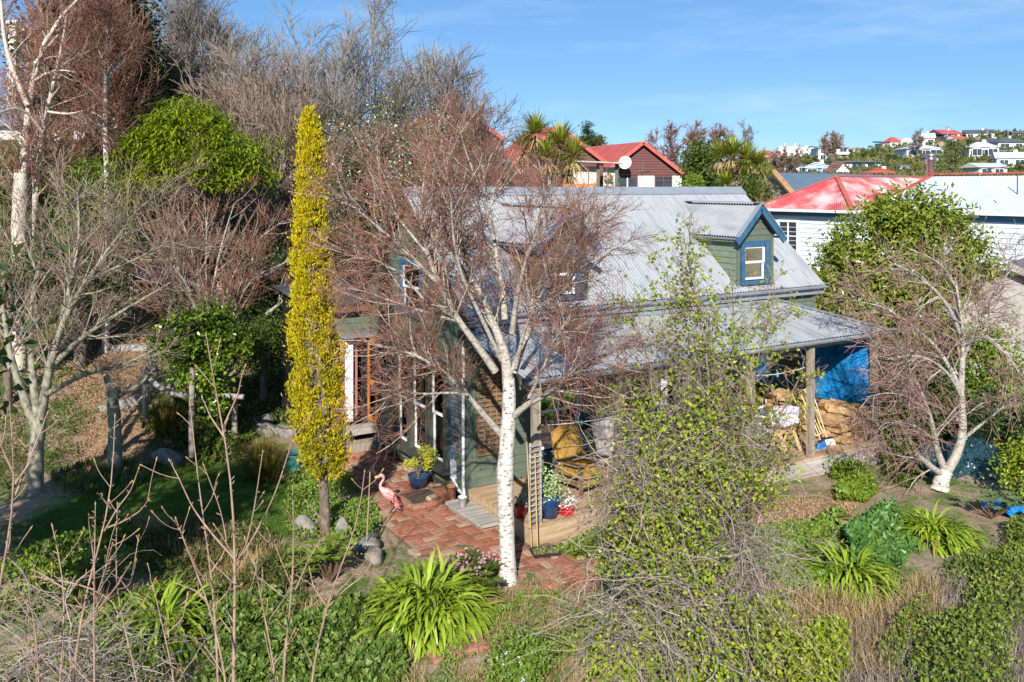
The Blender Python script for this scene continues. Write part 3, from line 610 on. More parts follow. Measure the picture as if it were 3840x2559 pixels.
# armchair
wick = mat('yellow_wicker', [(.26,.13,.02),(.42,.24,.045),(.52,.33,.08)], .7, 60, (1,1,1), .8, 90)
def wicker_mat():
    m = wick; t = m.node_tree; tc = t.nodes.new('ShaderNodeTexCoord'); ck = t.nodes.new('ShaderNodeTexBrick'); ck.inputs['Scale'].default_value = 17; ck.inputs['Color1'].default_value = (.5,.3,.06,1); ck.inputs['Color2'].default_value = (.4,.22,.04,1); ck.inputs['Mortar'].default_value = (.2,.1,.02,1); ck.inputs['Mortar Size'].default_value = .03
    mp_ = t.nodes.new('ShaderNodeMapping'); mp_.inputs['Rotation'].default_value = (R(78),0,0); t.links.new(tc.outputs['Object'], mp_.inputs['Vector']); t.links.new(mp_.outputs['Vector'], ck.inputs['Vector']); t.links.new(ck.outputs['Color'], t.nodes['Principled BSDF'].inputs['Base Color'])
wicker_mat()
woodm = mat('grey_brown_wood', [(.1,.06,.035),(.18,.115,.07),(.27,.19,.125)], .75, 8, (4,4,.5), .3, 30)
ac = thing('armchair', 'old yellow patterned armchair with wooden arms on the front deck', 'armchair', hw(1.55,-1.05,.3), HA+R(8))
def cushion(lo, hi, M, bul=.03, n=7):
    lo = np.array(lo, float); hi = np.array(hi, float); mb = MB(); g = np.linspace(-1, 1, n); c = (lo+hi)/2; h = (hi-lo)/2
    for ax in range(3):
        for sg in (-1, 1):
            A, B = np.meshgrid(g, g, indexing='ij'); q = np.zeros((n, n, 3)); q[...,ax] = sg; q[...,(ax+1) % 3] = A; q[...,(ax+2) % 3] = B
            p_ = q*(1-.10*(np.abs(np.roll(q,1,-1))**6+np.abs(np.roll(q,2,-1))**6)/2)
            bulge = (1-A**2)*(1-B**2); v = c+p_*h; v[...,ax] += sg*bul*bulge
            i, j = np.meshgrid(np.arange(n-1), np.arange(n-1), indexing='ij'); i0 = (i*n+j).ravel(); mb.add(M(v.reshape(-1,3)), np.stack([i0,i0+1,i0+n+1,i0+n],1))
    return mb
def tilt(a, o): c_, s_ = math.cos(a), math.sin(a); return lambda v: np.stack([v[:,0], v[:,1]*c_-v[:,2]*s_, v[:,1]*s_+v[:,2]*c_], 1)+np.array(o)
cushion((-.29,-.3,-.09), (.29,.3,.09), tilt(R(-5),(0,-.02,.34))).obj('seat', wick, ac, True, world=False)
cushion((-.29,-.07,0), (.29,.07,.66), tilt(R(-20),(0,.26,.3)), .05).obj('backrest', wick, ac, True, world=False)
for s in (-1, 1):
    MB().bar((s*.36,-.33,.52), (s*.36,.3,.46), .07, .025).obj('armrest', woodm, ac, world=False); MB().bar((s*.35,-.3,.0), (s*.35,-.27,.51), .045, .06).obj('leg', woodm, ac, world=False); MB().bar((s*.34,.36,.0), (s*.34,.26,.47), .045, .06).obj('leg', woodm, ac, world=False)
    MB().bar((s*.34,-.28,.22), (s*.34,.3,.2), .03, .07).obj('seat_rail', woodm, ac, world=False)
MB().bar((-.33,-.3,.21), (.33,-.3,.21), .03, .09).obj('front_rail', wick, ac, world=False)
# pots on the deck front
def pot_plant(name, label, loc, r, h, pm_, n, spread, lm, ln=.05, wd=.035, square=False):
    o = thing(name, label, 'potted plant', loc, HA)
    if square: MB().hexa(np.array([(-r*.8,-r*.8,0),(r*.8,-r*.8,0),(r*.8,r*.8,0),(-r*.8,r*.8,0),(-r,-r,h),(r,-r,h),(r,r,h),(-r,r,h)])).obj('pot', pm_, o, world=False)
    else: lathe_obj('pot', [(0,0),(r*.68,0),(r*.95,h*.8),(r,h),(r*.9,h),(r*.85,h*.85),(0,h*.85)], pm_, o)
    pos = rng.normal(0, 1, (n,3))*np.array(spread)+[0,0,h+spread[2]*.8]; pos[:,2] = np.maximum(pos[:,2], h*.9); V, f_ = leaves(pos, randdir(n,-.1), randdir(n), ln, wd); MB().add(V, f_).obj('foliage', lm, o, world=False)
    st = MB(); 
    for q in pos[:24]: st.tube([(q[0]*.2,q[1]*.2,h*.8),(q[0]*.6,q[1]*.6,(h+q[2])/2),q], [.006,.004,.003], 4, False)
    st.obj('stem', MATS['brown_stem'], o, world=False); return o
sage = mat('grey_green_succulent', [(.16,.26,.1),(.26,.38,.16),(.38,.48,.26)], .6, 8, island=.7)
frost = mat('silver_succulent', [(.5,.52,.48),(.68,.68,.64),(.75,.74,.7)], .7, 8, island=.7)
redpot = mat('red_glazed_pot', [(.45,.012,.02),(.55,.025,.03)], .3, 5, spec=.5)
pot_plant('potted_succulent', 'large dark blue pot with a grey green succulent beside the veranda post', on_deck(.36,-1.78), .17, .34, bluepot, 420, (.12,.12,.14), sage)
pot_plant('potted_succulent', 'square red pot with a silvery white succulent at the front of the deck', on_deck(.62,-1.84), .09, .15, redpot, 160, (.07,.07,.05), frost, .04, .035, True)
pot_plant('potted_flower', 'small round red pot behind the veranda post ladder trellis', on_deck(-.02,-1.55), .1, .18, redpot, 60, (.05,.05,.06), sage)
# seed trays
tp = T3(P(2045,2085,12.75)); tray = thing('seed_tray', 'black rectangular seed tray of seedlings on the bricks before the deck', 'seed tray', tp+[0,0,.03], HA-R(18))
def traybox(o, x, y, h): 
    m_ = MB(); t = .012; m_.box((-x,-y,0), (x,y,.01)); m_.box((-x,-y,.01), (x,-y+t,h)); m_.box((-x,y-t,.01), (x,y,h)); m_.box((-x,-y+t,.01), (-x+t,y-t,h)); m_.box((x-t,-y+t,.01), (x,y-t,h)); m_.obj('tray', black, o, world=False)
    MB().box((-x+t,-y+t,.011), (x-t,y-t,h*.75)).obj('soil', soilm, o, world=False)
traybox(tray, .2, .14, .06); n = 130; pos = np.stack([rng.uniform(-.18,.18,n), rng.uniform(-.12,.12,n), np.full(n,.05)],1); V, f_ = leaves(pos, randdir(n,.2), randdir(n), .03, .012); MB().add(V, f_).obj('seedlings', mat('seedling_leaf', [(.2,.25,.05),(.38,.36,.12)], .7, 8, island=.8), tray, world=False)
tp = T3(P(2135,2055,12.95)); tr2 = thing('seed_tray', 'small black pot tray with red and grey succulents beside the bigger seed tray', 'seed tray', tp+[0,0,.03], HA); traybox(tr2, .13, .07, .08); n = 110; pos = np.stack([rng.uniform(-.11,.11,n), rng.uniform(-.05,.05,n), np.full(n,.08)],1); V, f_ = leaves(pos, randdir(n,.1), randdir(n), .04, .018); MB().add(V, f_).obj('succulents', mat('mixed_succulent', [(.25,.06,.06),(.25,.33,.25),(.4,.45,.38)], .6, 20, island=.9), tr2, world=False)
# bowl
bp_ = T3(P(1388,2030,13.25)); bw = thing('steel_bowl', 'shiny steel pet bowl on the stone edging left of the patio', 'bowl', bp_+[0,0,.06]); lathe_obj('bowl', [(0,.01),(.09,.01),(.1,.0),(.09,.055),(.095,.06),(.085,.06),(.07,.02),(0,.018)], metalm, bw)
# ladder trellis, canes at the first post
lt_ = thing('ladder_trellis', 'narrow grey ladder trellis leaning on the first veranda post', 'trellis', hw(-.02,VW+.02,.3), HA)
for x in (-.11, .09): MB().bar((x,-.01,0), (x*.9,-.01,1.25), .03, .02).obj('stile', fasc, lt_, world=False)
for i in range(15): MB().bar((-.12,-.025,.08+i*.08), (.1,-.025,.08+i*.08), .025, .012).obj('rung', fasc, lt_, world=False)
cane = mat('bamboo_cane', [(.4,.27,.11),(.55,.4,.2)], .6, 8)
for i, (a, b, t_) in enumerate([((-.16,-.1,-.3),(-.2,-.02,1.35),'straight bamboo cane leaning left of the ladder trellis'), ((-.12,-.2,-.3),(-.06,-.03,1.1),'shorter bamboo cane leaning across the ladder trellis')]):
    o = thing('bamboo_cane', t_, 'cane', hw(0,VW,.3), HA, 'canes at the veranda post'); MB().tube([a, b], .009, 6).obj('cane', cane, o, world=False)
# things on the right of the deck
plas = mat('white_plastic_chair', [(.55,.58,.6),(.68,.7,.72)], .4, 8)
pch = thing('plastic_chair', 'white plastic garden chair near the second post from the right', 'chair', on_deck(5.55,-1.2), HA+R(25))
MB().box((-.22,-.22,.4), (.22,.22,.43)).obj('seat', plas, pch, world=False)
for s in (-1, 1):
    MB().tube([(s*.24,-.24,0),(s*.22,-.2,.42),(s*.25,-.2,.62),(s*.25,.1,.64),(s*.24,.24,.55)], .02, 6).obj('arm', plas, pch, True, world=False); MB().tube([(s*.24,.28,0),(s*.22,.2,.42)], .02, 6).obj('leg', plas, pch, True, world=False)
an = np.linspace(0, math.pi, 14); MB().tube([(.23*math.cos(a), .22+.1*math.sin(a), .43+.42*math.sin(a)**.6) for a in an], .022, 6).obj('back_frame', plas, pch, True, world=False)
for x in np.linspace(-.14,.14,5): MB().bar((x,.22,.43), (x*.95,.3,.8), .035, .012, (1,0,0)).obj('back_slat', plas, pch, world=False)
tb = thing('work_stand', 'rough timber trestle with splayed legs on the deck below a white crate', 'trestle', on_deck(6.0,-1.45), HA+R(15)); pine = mat('raw_pine', [(.5,.27,.13),(.62,.37,.2),(.7,.46,.28)], .75, 7, (3,3,.5))
MB().bar((-.35,0,.42), (.35,.05,.5), .1, .1).obj('beam', pine, tb, world=False)
for x in (-.28, .26):
    for s in (-1, 1): MB().bar((x,s*.2,0), (x,s*.02,.45), .07, .03).obj('leg', pine, tb, world=False)
cr = thing('crate', 'white printed carton on the trestle in front of the woodpile', 'carton', hw(6.02,-1.42,.83), HA+R(12)); cart = mat('white_carton', [(.6,.57,.66),(.74,.72,.8)], .8, 5)
m_ = MB(); m_.box((-.3,-.14,0), (.3,-.13,.3)); m_.obj('front', cart, cr, world=False); MB().box((-.3,.13,0), (.3,.14,.3)).obj('back', cart, cr, world=False); MB().box((-.3,-.129,0), (-.29,.129,.3)).obj('side', cart, cr, world=False); MB().box((.29,-.129,0), (.3,.129,.3)).obj('side', cart, cr, world=False); MB().box((-.289,-.129,.0), (.289,.129,.01)).obj('base', cart, cr, world=False)
MB().box((-.12,-.136,.19), (.12,-.131,.24)).obj('hand_hole', black, cr, world=False)
# brooms
for (loc, rz, c_, t_) in (((6.85,-1.6),.3,mat('blue_bristle',[(.02,.12,.4),(.04,.2,.55)],.8,40),'blue bristled broom lying against the woodpile'), ((7.1,-1.55),-.1,mat('cream_bristle',[(.5,.45,.38),(.7,.66,.58)],.9,40),'cream bristled broom standing by the woodpile')):
    o = thing('broom', t_, 'broom', on_deck(*loc), HA+rz); MB().tube([(0,0,.1),(-.1,.35,1.1)], .012, 6).obj('handle', mat('pale_handle', [(.45,.42,.4),(.6,.58,.55)], .6, 6), o, True, world=False)
    MB().hexa(np.array([(-.17,-.05,0),(.17,-.05,0),(.17,.03,0),(-.17,.03,0),(-.13,-.02,.12),(.13,-.02,.12),(.13,.02,.12),(-.13,.02,.12)])).obj('bristles', c_, o, world=False)
    MB().box((-.14,-.025,.121), (.14,.025,.15)).obj('head', black, o, world=False)
yel = mat('yellow_wire', [(.75,.68,.12),(.85,.8,.3)], .5, 6)
yr = thing('airer_frame', 'pale yellow folding wire rack leaning on the firewood', 'rack', on_deck(7.05,-1.2), HA+.2)
for x in np.linspace(-.3,.3,7): MB().tube([(x,-.15,.15),(x,.25,.95)], .008, 5).obj('wire', yel, yr, world=False)
for t_ in (0, .5, 1): MB().tube([(-.32,-.15+.4*t_,.15+.8*t_),(.32,-.15+.4*t_,.15+.8*t_)], .009, 5).obj('rail', yel, yr, world=False)
# firewood: each split log a part
wood_end = mat('split_firewood', [(.24,.13,.06),(.42,.26,.13),(.56,.38,.2)], .85, 9, (1,1,1), .5, 30)
def log_mesh(seed):
    r_ = np.random.default_rng(seed); k = 9; a = np.sort(r_.uniform(0, 2*math.pi, k)); rr = r_.uniform(.07,.13,k); L_ = r_.uniform(.16,.22)
    ring = np.stack([rr*np.cos(a), np.zeros(k), rr*np.sin(a)], 1); v = np.vstack([ring-[0,L_,0], ring*1.04+[0,L_,0], [[0,-L_,0],[0,L_,0]]])
    f4 = [[i,(i+1) % k,k+(i+1) % k,k+i] for i in range(k)]; mb = MB(); mb.add(v, f4); mb.add(v, [[(i+1) % k,i,2*k] for i in range(k)]+[[k+i,k+(i+1) % k,2*k+1] for i in range(k)])
    o = mb.obj('log', wood_end); me = o.data; bpy.data.objects.remove(o); return me
LOGS = [log_mesh(s) for s in range(6)]
def woodpile(label, loc, cols, rows, dx=.2, dz=.17, rz=0):
    o = thing('woodpile', label, 'firewood', loc, HA+rz)
    for r_ in range(rows):
        for c_ in range(cols-r_//2):
            for dpt in (0, .36):
                l = bpy.data.objects.new('log', LOGS[rng.integers(0,6)]); COL.objects.link(l); l.parent = o
                l.location = ((c_+.5*(r_ % 2))*dx-cols*dx/2+rng.normal(0,.02), dpt+rng.normal(0,.05), .1+r_*dz); l.rotation_euler = (rng.normal(0,.12), rng.uniform(0,6), rng.normal(0,.2))
woodpile('stack of split firewood beside the right end post of the veranda', on_deck(7.75,-1.55), 4, 4)
woodpile('heap of split logs against the veranda wall below the lattice', on_deck(7.45,-.6), 4, 5, .21)
# cartons and offcuts
card = mat('brown_cardboard', [(.3,.14,.08),(.46,.24,.14)], .85, 6)
for (loc, rz, s, t_) in (((4.75,-1.1),.4,(.22,.16,.2),'open brown cardboard box by the veranda window, left of the plastic chair'), ((5.05,-.7),-.3,(.26,.2,.26),'taller brown carton under the right veranda window')):
    o = thing('cardboard_box', t_, 'carton', on_deck(*loc), HA+rz); x, y, h = s
    for lo, hi in (((-x,-y,0),(x,-y+.01,h)), ((-x,y-.01,0),(x,y,h)), ((-x,-y+.01,0),(-x+.01,y-.01,h)), ((x-.01,-y+.01,0),(x,y-.01,h))): MB().box(lo, hi).obj('side', card, o, world=False)
    MB().bar((-x,-y,h), (-x-.08,-y-.1,h+.06), .2, .008).obj('flap', card, o, world=False); MB().box((-x+.01,-y+.01,.0), (x-.01,y-.01,.008)).obj('base', card, o, world=False)
bo = thing('white_board', 'white painted board lying on the deck before the cartons', 'board', on_deck(4.85,-1.62), HA+.25); MB().box((-.35,-.12,.01), (.35,.12,.03)).obj('board', white, bo, world=False)
lb = thing('plywood_sheet', 'pale grey plywood sheet leaning on the wall right of the armchair', 'board', on_deck(2.6,-.42), HA); MB().hexa(np.array([(-.33,-.2,0),(.33,-.2,0),(.33,-.17,0),(-.33,-.17,0),(-.33,.15,.92),(.3,.15,.95),(.3,.18,.95),(-.33,.18,.92)])).obj('sheet', mat('grey_ply', [(.34,.29,.26),(.46,.41,.37),(.55,.5,.46)], .85, 4, (1,1,3)), lb, world=False)
sc_ = thing('grey_chair', 'grey slatted chair in the shade right of the plywood sheet', 'chair', on_deck(3.15,-.95), HA-.3)
MB().box((-.22,-.22,.4), (.22,.22,.44)).obj('seat', lattg, sc_, world=False)
for x in (-.2, .2):
    MB().bar((x,-.2,0), (x,-.2,.4), .04).obj('leg', lattg, sc_, world=False); MB().bar((x,.2,0), (x,.26,.95), .04).obj('leg', lattg, sc_, world=False)
for z in (.55,.67,.79,.9): MB().bar((-.2,.235,z), (.2,.235,z), .03, .06, (0,1,0)).obj('back_slat', lattg, sc_, world=False)
# blue tarpaulin hung at the end of the veranda
tarp = mat('blue_tarpaulin', [(.006,.12,.36),(.012,.21,.54),(.025,.3,.66)], .45, 5, (1,1,1), .6, 12, spec=.4, bdist=.04)
n = 34; g1, g2 = np.meshgrid(np.linspace(0,1,n), np.linspace(0,1,n)); yy = VW+.12+g1*1.75; zz = 2.46+.3*g1-g2*(1.55+.3*g1); xx = 8.16+.05*np.sin(g1*9+g2*4)+.03*np.sin(g2*15-g1*6)+.012*rng.normal(size=g1.shape)-.1*np.sin(g2*math.pi)
tp_ = thing('hanging_tarpaulin', 'bright blue tarpaulin hanging across the right end of the veranda', 'tarpaulin', HC, HA)
i0 = (np.arange(n-1)[:,None]*n+np.arange(n-1)).ravel(); MB().add(np.stack([xx,yy,zz],-1).reshape(-1,3), np.stack([i0,i0+1,i0+n+1,i0+n],1)).obj('sheet', tarp, tp_, True, world=False)
# clothes lines with pegs
rope = mat('white_cord', [(.6,.6,.58),(.75,.75,.73)], .8, 6)
def line(label, a, b, sag, pegs):
    o = thing('clothes_line', label, 'clothes line', HC, HA); a = np.array(a); b = np.array(b); t = np.linspace(0,1,14)[:,None]; q = a+(b-a)*t; q[:,2] -= sag*4*(t*(1-t))[:,0]; MB().tube(q, .006, 5, False).obj('cord', rope, o, world=False)
    for tt, c_ in pegs:
        p_ = a+(b-a)*tt; p_[2] -= sag*4*tt*(1-tt)
        MB().box(p_-[.012,.015,.05], p_+[.012,.015,.03]).obj('peg', mat('peg_%d' % round(c_[0]*100), [c_, tuple(.8*x for x in c_)], .5, 6), o, world=False)
line('clothes line with pink and blue pegs between the two right veranda posts', (4.6,-1.7,1.98), (6.2,-1.75,1.95), .06, [(.55,(.1,.45,.8)),(.68,(.9,.05,.4)),(.78,(.91,.15,.4))])
line('slack clothes line strung from the first veranda post over the armchair', (.05,-1.8,1.75), (3.1,-1.7,1.8), .12, [(.3,(.05,.6,.35))])
line('lower clothes line with a magenta peg behind the climbing shrub', (3.1,-1.75,1.9), (4.6,-1.7,1.9), .1, [(.8,(.8,.05,.6))])
# ------------------------------------------------------------ trees and shrubs
barkw = mat('white_birch_bark', [(.05,.04,.035),(.22,.2,.17),(.46,.43,.39),(.6,.575,.53),(.4,.35,.3)], .8, 5, (2.6,2.6,5.5), .6, 18, pos=[.33,.38,.46,.6,.72])
limbw = mat('pale_birch_limb', [(.1,.08,.065),(.27,.245,.21),(.41,.38,.33),(.32,.25,.19)], .85, 9, (2,2,3), .3, 30)
bark_o = mat('peeling_orange_birch_bark', [(.1,.08,.07),(.5,.45,.4),(.62,.5,.4),(.5,.26,.14)], .8, 4, (2,2,4), .4, 20)
barkg = mat('lichen_grey_bark', [(.09,.08,.06),(.2,.19,.14),(.32,.3,.23),(.26,.27,.15)], .9, 8, (2,2,1), .4, 30)
barkb = mat('brown_bark', [(.06,.045,.035),(.14,.105,.08),(.24,.19,.15)], .9, 8, (2,2,1), .4, 30)
twr = mat('red_brown_twigs', [(.12,.055,.035),(.2,.095,.065),(.3,.16,.115)], .8, 4, island=.8)
twg = mat('grey_twigs', [(.10,.085,.07),(.19,.165,.14),(.3,.27,.23)], .85, 4, island=.8)
twb = mat('brown_twigs', [(.1,.07,.05),(.19,.135,.1),(.29,.22,.165)], .85, 4, island=.8)
twv = mat('dry_vine_stems', [(.12,.09,.075),(.24,.19,.165),(.38,.32,.28)], .85, 4, island=.85)
stemm = mat('tan_shoot_bark', [(.2,.12,.085),(.3,.2,.15),(.4,.29,.22)], .75, 7, (1,1,1), .2, 40)
def leafm(name, cols, transl=.28, rough=.45, spec=.4): return mat(name, cols, rough, 2.5, island=.75, transl=transl, spec=spec)
lf_yg = leafm('yellow_green_leaf', [(.11,.17,.012),(.19,.265,.018),(.28,.345,.028),(.42,.38,.035)])
lf_br = leafm('bright_green_leaf', [(.08,.14,.012),(.15,.23,.018),(.24,.32,.03)])
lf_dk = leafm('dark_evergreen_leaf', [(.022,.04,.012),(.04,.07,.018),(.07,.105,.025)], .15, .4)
lf_md = leafm('mid_green_leaf', [(.05,.08,.015),(.09,.14,.02),(.14,.19,.03)])
lf_ol = leafm('olive_leaf', [(.06,.075,.02),(.11,.125,.03),(.17,.18,.05)])
lf_la = leafm('laurel_leaf', [(.06,.095,.012),(.14,.19,.018),(.26,.31,.03),(.24,.17,.04)], .2, .3, .5)
lf_ag = leafm('strap_leaf_green', [(.12,.19,.015),(.2,.3,.02),(.3,.4,.035),(.4,.44,.06)], .2, .3, .5)
lf_iv = leafm('ivy_leaf', [(.04,.08,.014),(.08,.14,.02),(.14,.21,.035),(.22,.27,.07)], .15, .5, .3)
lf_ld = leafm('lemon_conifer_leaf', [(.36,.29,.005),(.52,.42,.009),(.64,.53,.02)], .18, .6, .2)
lf_lg = leafm('lime_cypress_leaf', [(.16,.17,.01),(.3,.28,.015),(.46,.39,.025)], .18, .6, .2)  # greener foliage, commoner low on the cypress
lf_wd = leafm('fresh_weed_leaf', [(.09,.16,.02),(.16,.25,.03),(.24,.34,.06)], .3)
lf_bl = leafm('pale_blossom', [(.6,.58,.5),(.75,.73,.68)], .3)
straw = leafm('dry_grass_blade', [(.22,.15,.06),(.36,.26,.12),(.48,.38,.2)], .15, .8, .1)
tuss = leafm('tussock_blade', [(.13,.11,.02),(.22,.19,.035),(.32,.27,.07)], .2, .6, .2)
blade = leafm('lawn_blade', [(.05,.11,.012),(.09,.17,.02),(.15,.24,.035)], .3, .6, .2)

def PL(pts, d0, d1=None):
    d1 = d0 if d1 is None else d1; k = len(pts)
    return np.array([P(p[0], p[1], (p[2] if len(p) > 2 else d0+(d1-d0)*i/(k-1))) for i, p in enumerate(pts)])
def limb_arr(lims, n=12):
    return np.stack([resample(l[0], n) for l in lims]), np.stack([np.linspace(l[1], l[2], n) for l in lims])
def cloud(cl, n, ln, wd, clump=.16, per=60, up=.3, droop=0.0, shell=.55):
    """leaves in clumps inside ellipsoids [(centre, radii)]; returns vertices, faces"""
    vol = np.array([np.prod(r)**.8 for c, r in cl]); k = max(4, n//per); e = rng.choice(len(cl), k, p=vol/vol.sum())
    C = np.array([c for c, r in cl])[e]; Rr = np.array([r for c, r in cl])[e]; u = randdir(k); cc = C+u*Rr*(shell+(1-shell)*rng.random(k)**.5)[:,None]*rng.uniform(.85,1.12,(k,1))
    i = rng.integers(0, k, n); sz = rng.uniform(.6,1.5,k)[i][:,None]; pos = cc[i]+rng.normal(0, clump, (n,3))*sz
    d = randdir(n)+u[i]*.7+np.array([0,0,up-droop]); nr = randdir(n)*.6+u[i]+np.array([0,0,.8])
    return leaves(pos, d, nr, rng.uniform(.7,1.25,n)*ln, rng.uniform(.75,1.2,n)*wd)
def twig_leaves(Pt, n, ln, wd, t0=.3, spread=.02):
    i = rng.integers(0, len(Pt), n); m = Pt.shape[1]; k = rng.uniform(t0*(m-1), m-1.01, n); a = k.astype(int); f = (k-a)[:,None]
    p = Pt[i,a]*(1-f)+Pt[i,a+1]*f; d = unit(Pt[i,a+1]-Pt[i,a])*.5+randdir(n); return leaves(p+rng.normal(0,spread,(n,3)), d, randdir(n)+[0,0,.9], rng.uniform(.7,1.25,n)*ln, rng.uniform(.75,1.2,n)*wd)
def woody(name, label, cat, base, trunk, lims, levels, mt, ml, mtw, leaf=None, group=None, tsides=12, tname='trunk', flare=0):
    """trunk: (points, r0, r1) or None; lims: [(points, r0, r1)]; levels: kwargs for successive grow() calls, the last two joined as twigs"""
    o = thing(name, label, cat, base, 0, group)
    if trunk is not None:
        tp = resample(trunk[0], 16); tr = np.interp(np.linspace(0,1,16), np.linspace(0,1,len(trunk[1])), trunk[1])*rng.uniform(.95,1.06,16)
        if flare: tr[0] *= 1+flare; tr[1] *= 1+flare*.35
        MB().tube(tp, tr, tsides).obj(tname, mt, o, True)
    Pa, Ra = limb_arr(lims)
    for q, r in zip(Pa, Ra): MB().tube(q, r, 7, True).obj('limb', ml, o, True)
    tw = MB(); last = None; src = (Pa, Ra)
    for i, kw in enumerate(levels):
        kw = dict(kw); m_ = kw.pop('mat', None); add = kw.pop('also', False)
        Pb, Rb = grow(src[0], src[1], **kw)
        if m_ is not None:
            mb = MB(); v, f = tubes(Pb, Rb, 5); mb.add(v, f); mb.obj('branches', m_, o, True)
        else:
            v, f = tubes(Pb, Rb, 3); tw.add(v, f)
        if add and Pb.shape[1] == src[0].shape[1]: src = (np.concatenate([src[0], Pb]), np.concatenate([src[1], Rb]))
        else: src = (Pb, Rb)
        last = Pb
    if tw.n: tw.obj('twigs', mtw, o)
    if leaf:
        n, ln, wd, lm = leaf[:4]; V, f = twig_leaves(last, n, ln, wd); MB().add(V, f).obj('foliage', lm, o)
    return o, last

# --- the white birch in front of the cottage
B = PL([(1905,2205),(1905,2100),(1898,1950),(1892,1800),(1902,1650),(1912,1500),(1908,1420)], 11.9, 12.0); B[0,2] -= .1
bl_ = [
 (PL([(1905,1440),(1900,1340),(1885,1290),(1858,1240),(1836,1175),(1808,1105),(1770,1050),(1740,960)], 12,12.5), .085,.02),
 (PL([(1858,1395),(1803,1307),(1753,1247),(1710,1203),(1677,1131),(1638,1060),(1606,957),(1578,900),(1573,831),(1584,749),(1592,640)], 12,11.6), .055,.01),
 (PL([(1880,1630),(1824,1570),(1753,1482),(1715,1427),(1633,1378),(1556,1318),(1463,1310),(1380,1290)], 11.95,11.2), .05,.008),
 (PL([(1753,1480),(1677,1471),(1583,1482),(1507,1466),(1419,1504)], 11.6,11.2), .022,.006),
 (PL([(1710,1203),(1633,1181),(1551,1159),(1457,1126),(1364,1090),(1290,1080)], 11.9,12.6), .03,.006),
 (PL([(1930,1560),(1978,1510),(2044,1488),(2110,1433),(2186,1362),(2250,1330)], 11.9,11.0), .05,.012),
 (PL([(1984,1492),(2022,1416),(2055,1340),(2077,1274),(2140,1180)], 11.8,11.3), .028,.008),
 (PL([(1925,1400),(1956,1296),(1984,1241),(2011,1170),(2077,1115),(2132,1075),(2230,1000),(2300,930)], 12,12.6), .055,.01),
 (PL([(1893,1200),(1890,1100),(1879,1040),(1851,908),(1844,818),(1824,740),(1810,620)], 12.2,12.8), .05,.008),
 (PL([(1920,1250),(1934,1130),(1962,1005),(1997,908),(2040,800),(2080,740)], 12.1,11.5), .045,.008),
 (PL([(1853,900),(1820,770),(1790,680),(1740,560),(1720,460)], 12.4,12.6), .025,.006),
 (PL([(1770,1060),(1700,960),(1660,860),(1650,700),(1600,540)], 12.4,13.2), .03,.006),
 (PL([(1638,1060),(1540,960),(1450,880),(1360,800),(1300,760)], 11.8,11.6), .028,.006),
 (PL([(1606,957),(1500,830),(1420,700),(1380,600)], 11.7,12.4), .022,.006),
 (PL([(1633,1181),(1540,1060),(1440,980),(1330,960),(1260,990)], 12.0,12.8), .022,.006),
 (PL([(1880,1350),(1800,1180),(1720,1020),(1690,860),(1700,720),(1660,600)], 12.1,11.0), .035,.006),
 (PL([(2077,1115),(2150,1010),(2200,900),(2210,820)], 12.4,12.0), .022,.005),
 (PL([(1934,1380),(1965,1230),(2050,1060),(2110,960),(2180,890)], 11.9,11.0), .03,.006)]
BC = P(1800,950,12)
woody('birch_tree', 'white barked bare birch with many reddish twigs in front of the cottage corner', 'tree', B[0], (B, [.122,.11,.112,.118,.106,.1,.084]), bl_,
  [dict(N=300, ln=(.55,1.25), n=6, ang=(.35,.95), t0=.28, wig=.1, up=.03, rs=.5, rmax=.014, rend=.005, mat=limbw, fall=.3),
   dict(N=2500, ln=(.25,.62), n=5, ang=(.35,1.0), t0=.1, wig=.14, up=.0, rs=.6, rmax=.0058, rend=.003),
   dict(N=14000, ln=(.1,.34), n=4, ang=(.4,1.1), t0=.05, wig=.22, up=-.01, rs=.8, rmax=.0036, rend=.0023)], barkw, limbw, twr, flare=.35)
# twig knots at the tips of the high crown, the photograph's densest red haze
# --- golden columnar cypress
cyb = T3(P(1222,2010,13.5)); cyb[1] = 13.5; cyb = T3(cyb)
cy = thing('golden_cypress', 'tall narrow golden yellow conifer standing left of the cottage', 'tree', cyb)
MB().tube(np.array([cyb+[0,0,-.1], P(1218,1900,13.5), P(1208,1750,13.5), P(1190,1300,13.5), P(1168,700,13.5)]), [.095,.08,.075,.05,.02], 10).obj('trunk', barkb, cy, True)
prY = np.array([440,500,520,600,680,750,900,1050,1150,1300,1450,1600,1700,1760,1800]); prH = np.array([2,10,21,30,31,37,46,53,66,74,82,84,86,74,26]); prC = np.array([1160,1160,1165,1168,1166,1166,1164,1166,1170,1180,1188,1192,1205,1215,1225])
NS = 900; zs = ZC-(rng.uniform(0,1,NS)**.85*(1790-450)+450-HY)/F*13.5; pys = HY+(ZC-zs)*F/13.5; as_ = rng.uniform(0,2*math.pi,NS); lump = 1+.13*np.sin(as_*3+zs*5.1)+.1*np.sin(as_*4-zs*9)
rs_ = np.interp(pys, prY, prH)/F*13.5*lump*rng.uniform(.62,1.08,NS); cs_ = np.stack([(np.interp(pys, prY, prC)-CX)/F*13.5+rs_*np.cos(as_), 13.5+rs_*np.sin(as_), zs], 1); os_ = np.stack([np.cos(as_), np.sin(as_), np.zeros(NS)], 1)
N = 34000; k_ = rng.integers(0, NS, N); t_ = rng.random(N); hgt = rng.uniform(.1,.24,NS)[k_]; wid = rng.uniform(.018,.036,NS)[k_]*(1.1-t_)*2.2; axis_ = os_[k_]*.28+np.array([0,0,1.])
pos = cs_[k_]+axis_*(t_*hgt)[:,None]+rng.normal(0,1,(N,3))*wid[:,None]; od = unit(os_[k_]*.5+rng.normal(0,.55,(N,3)))
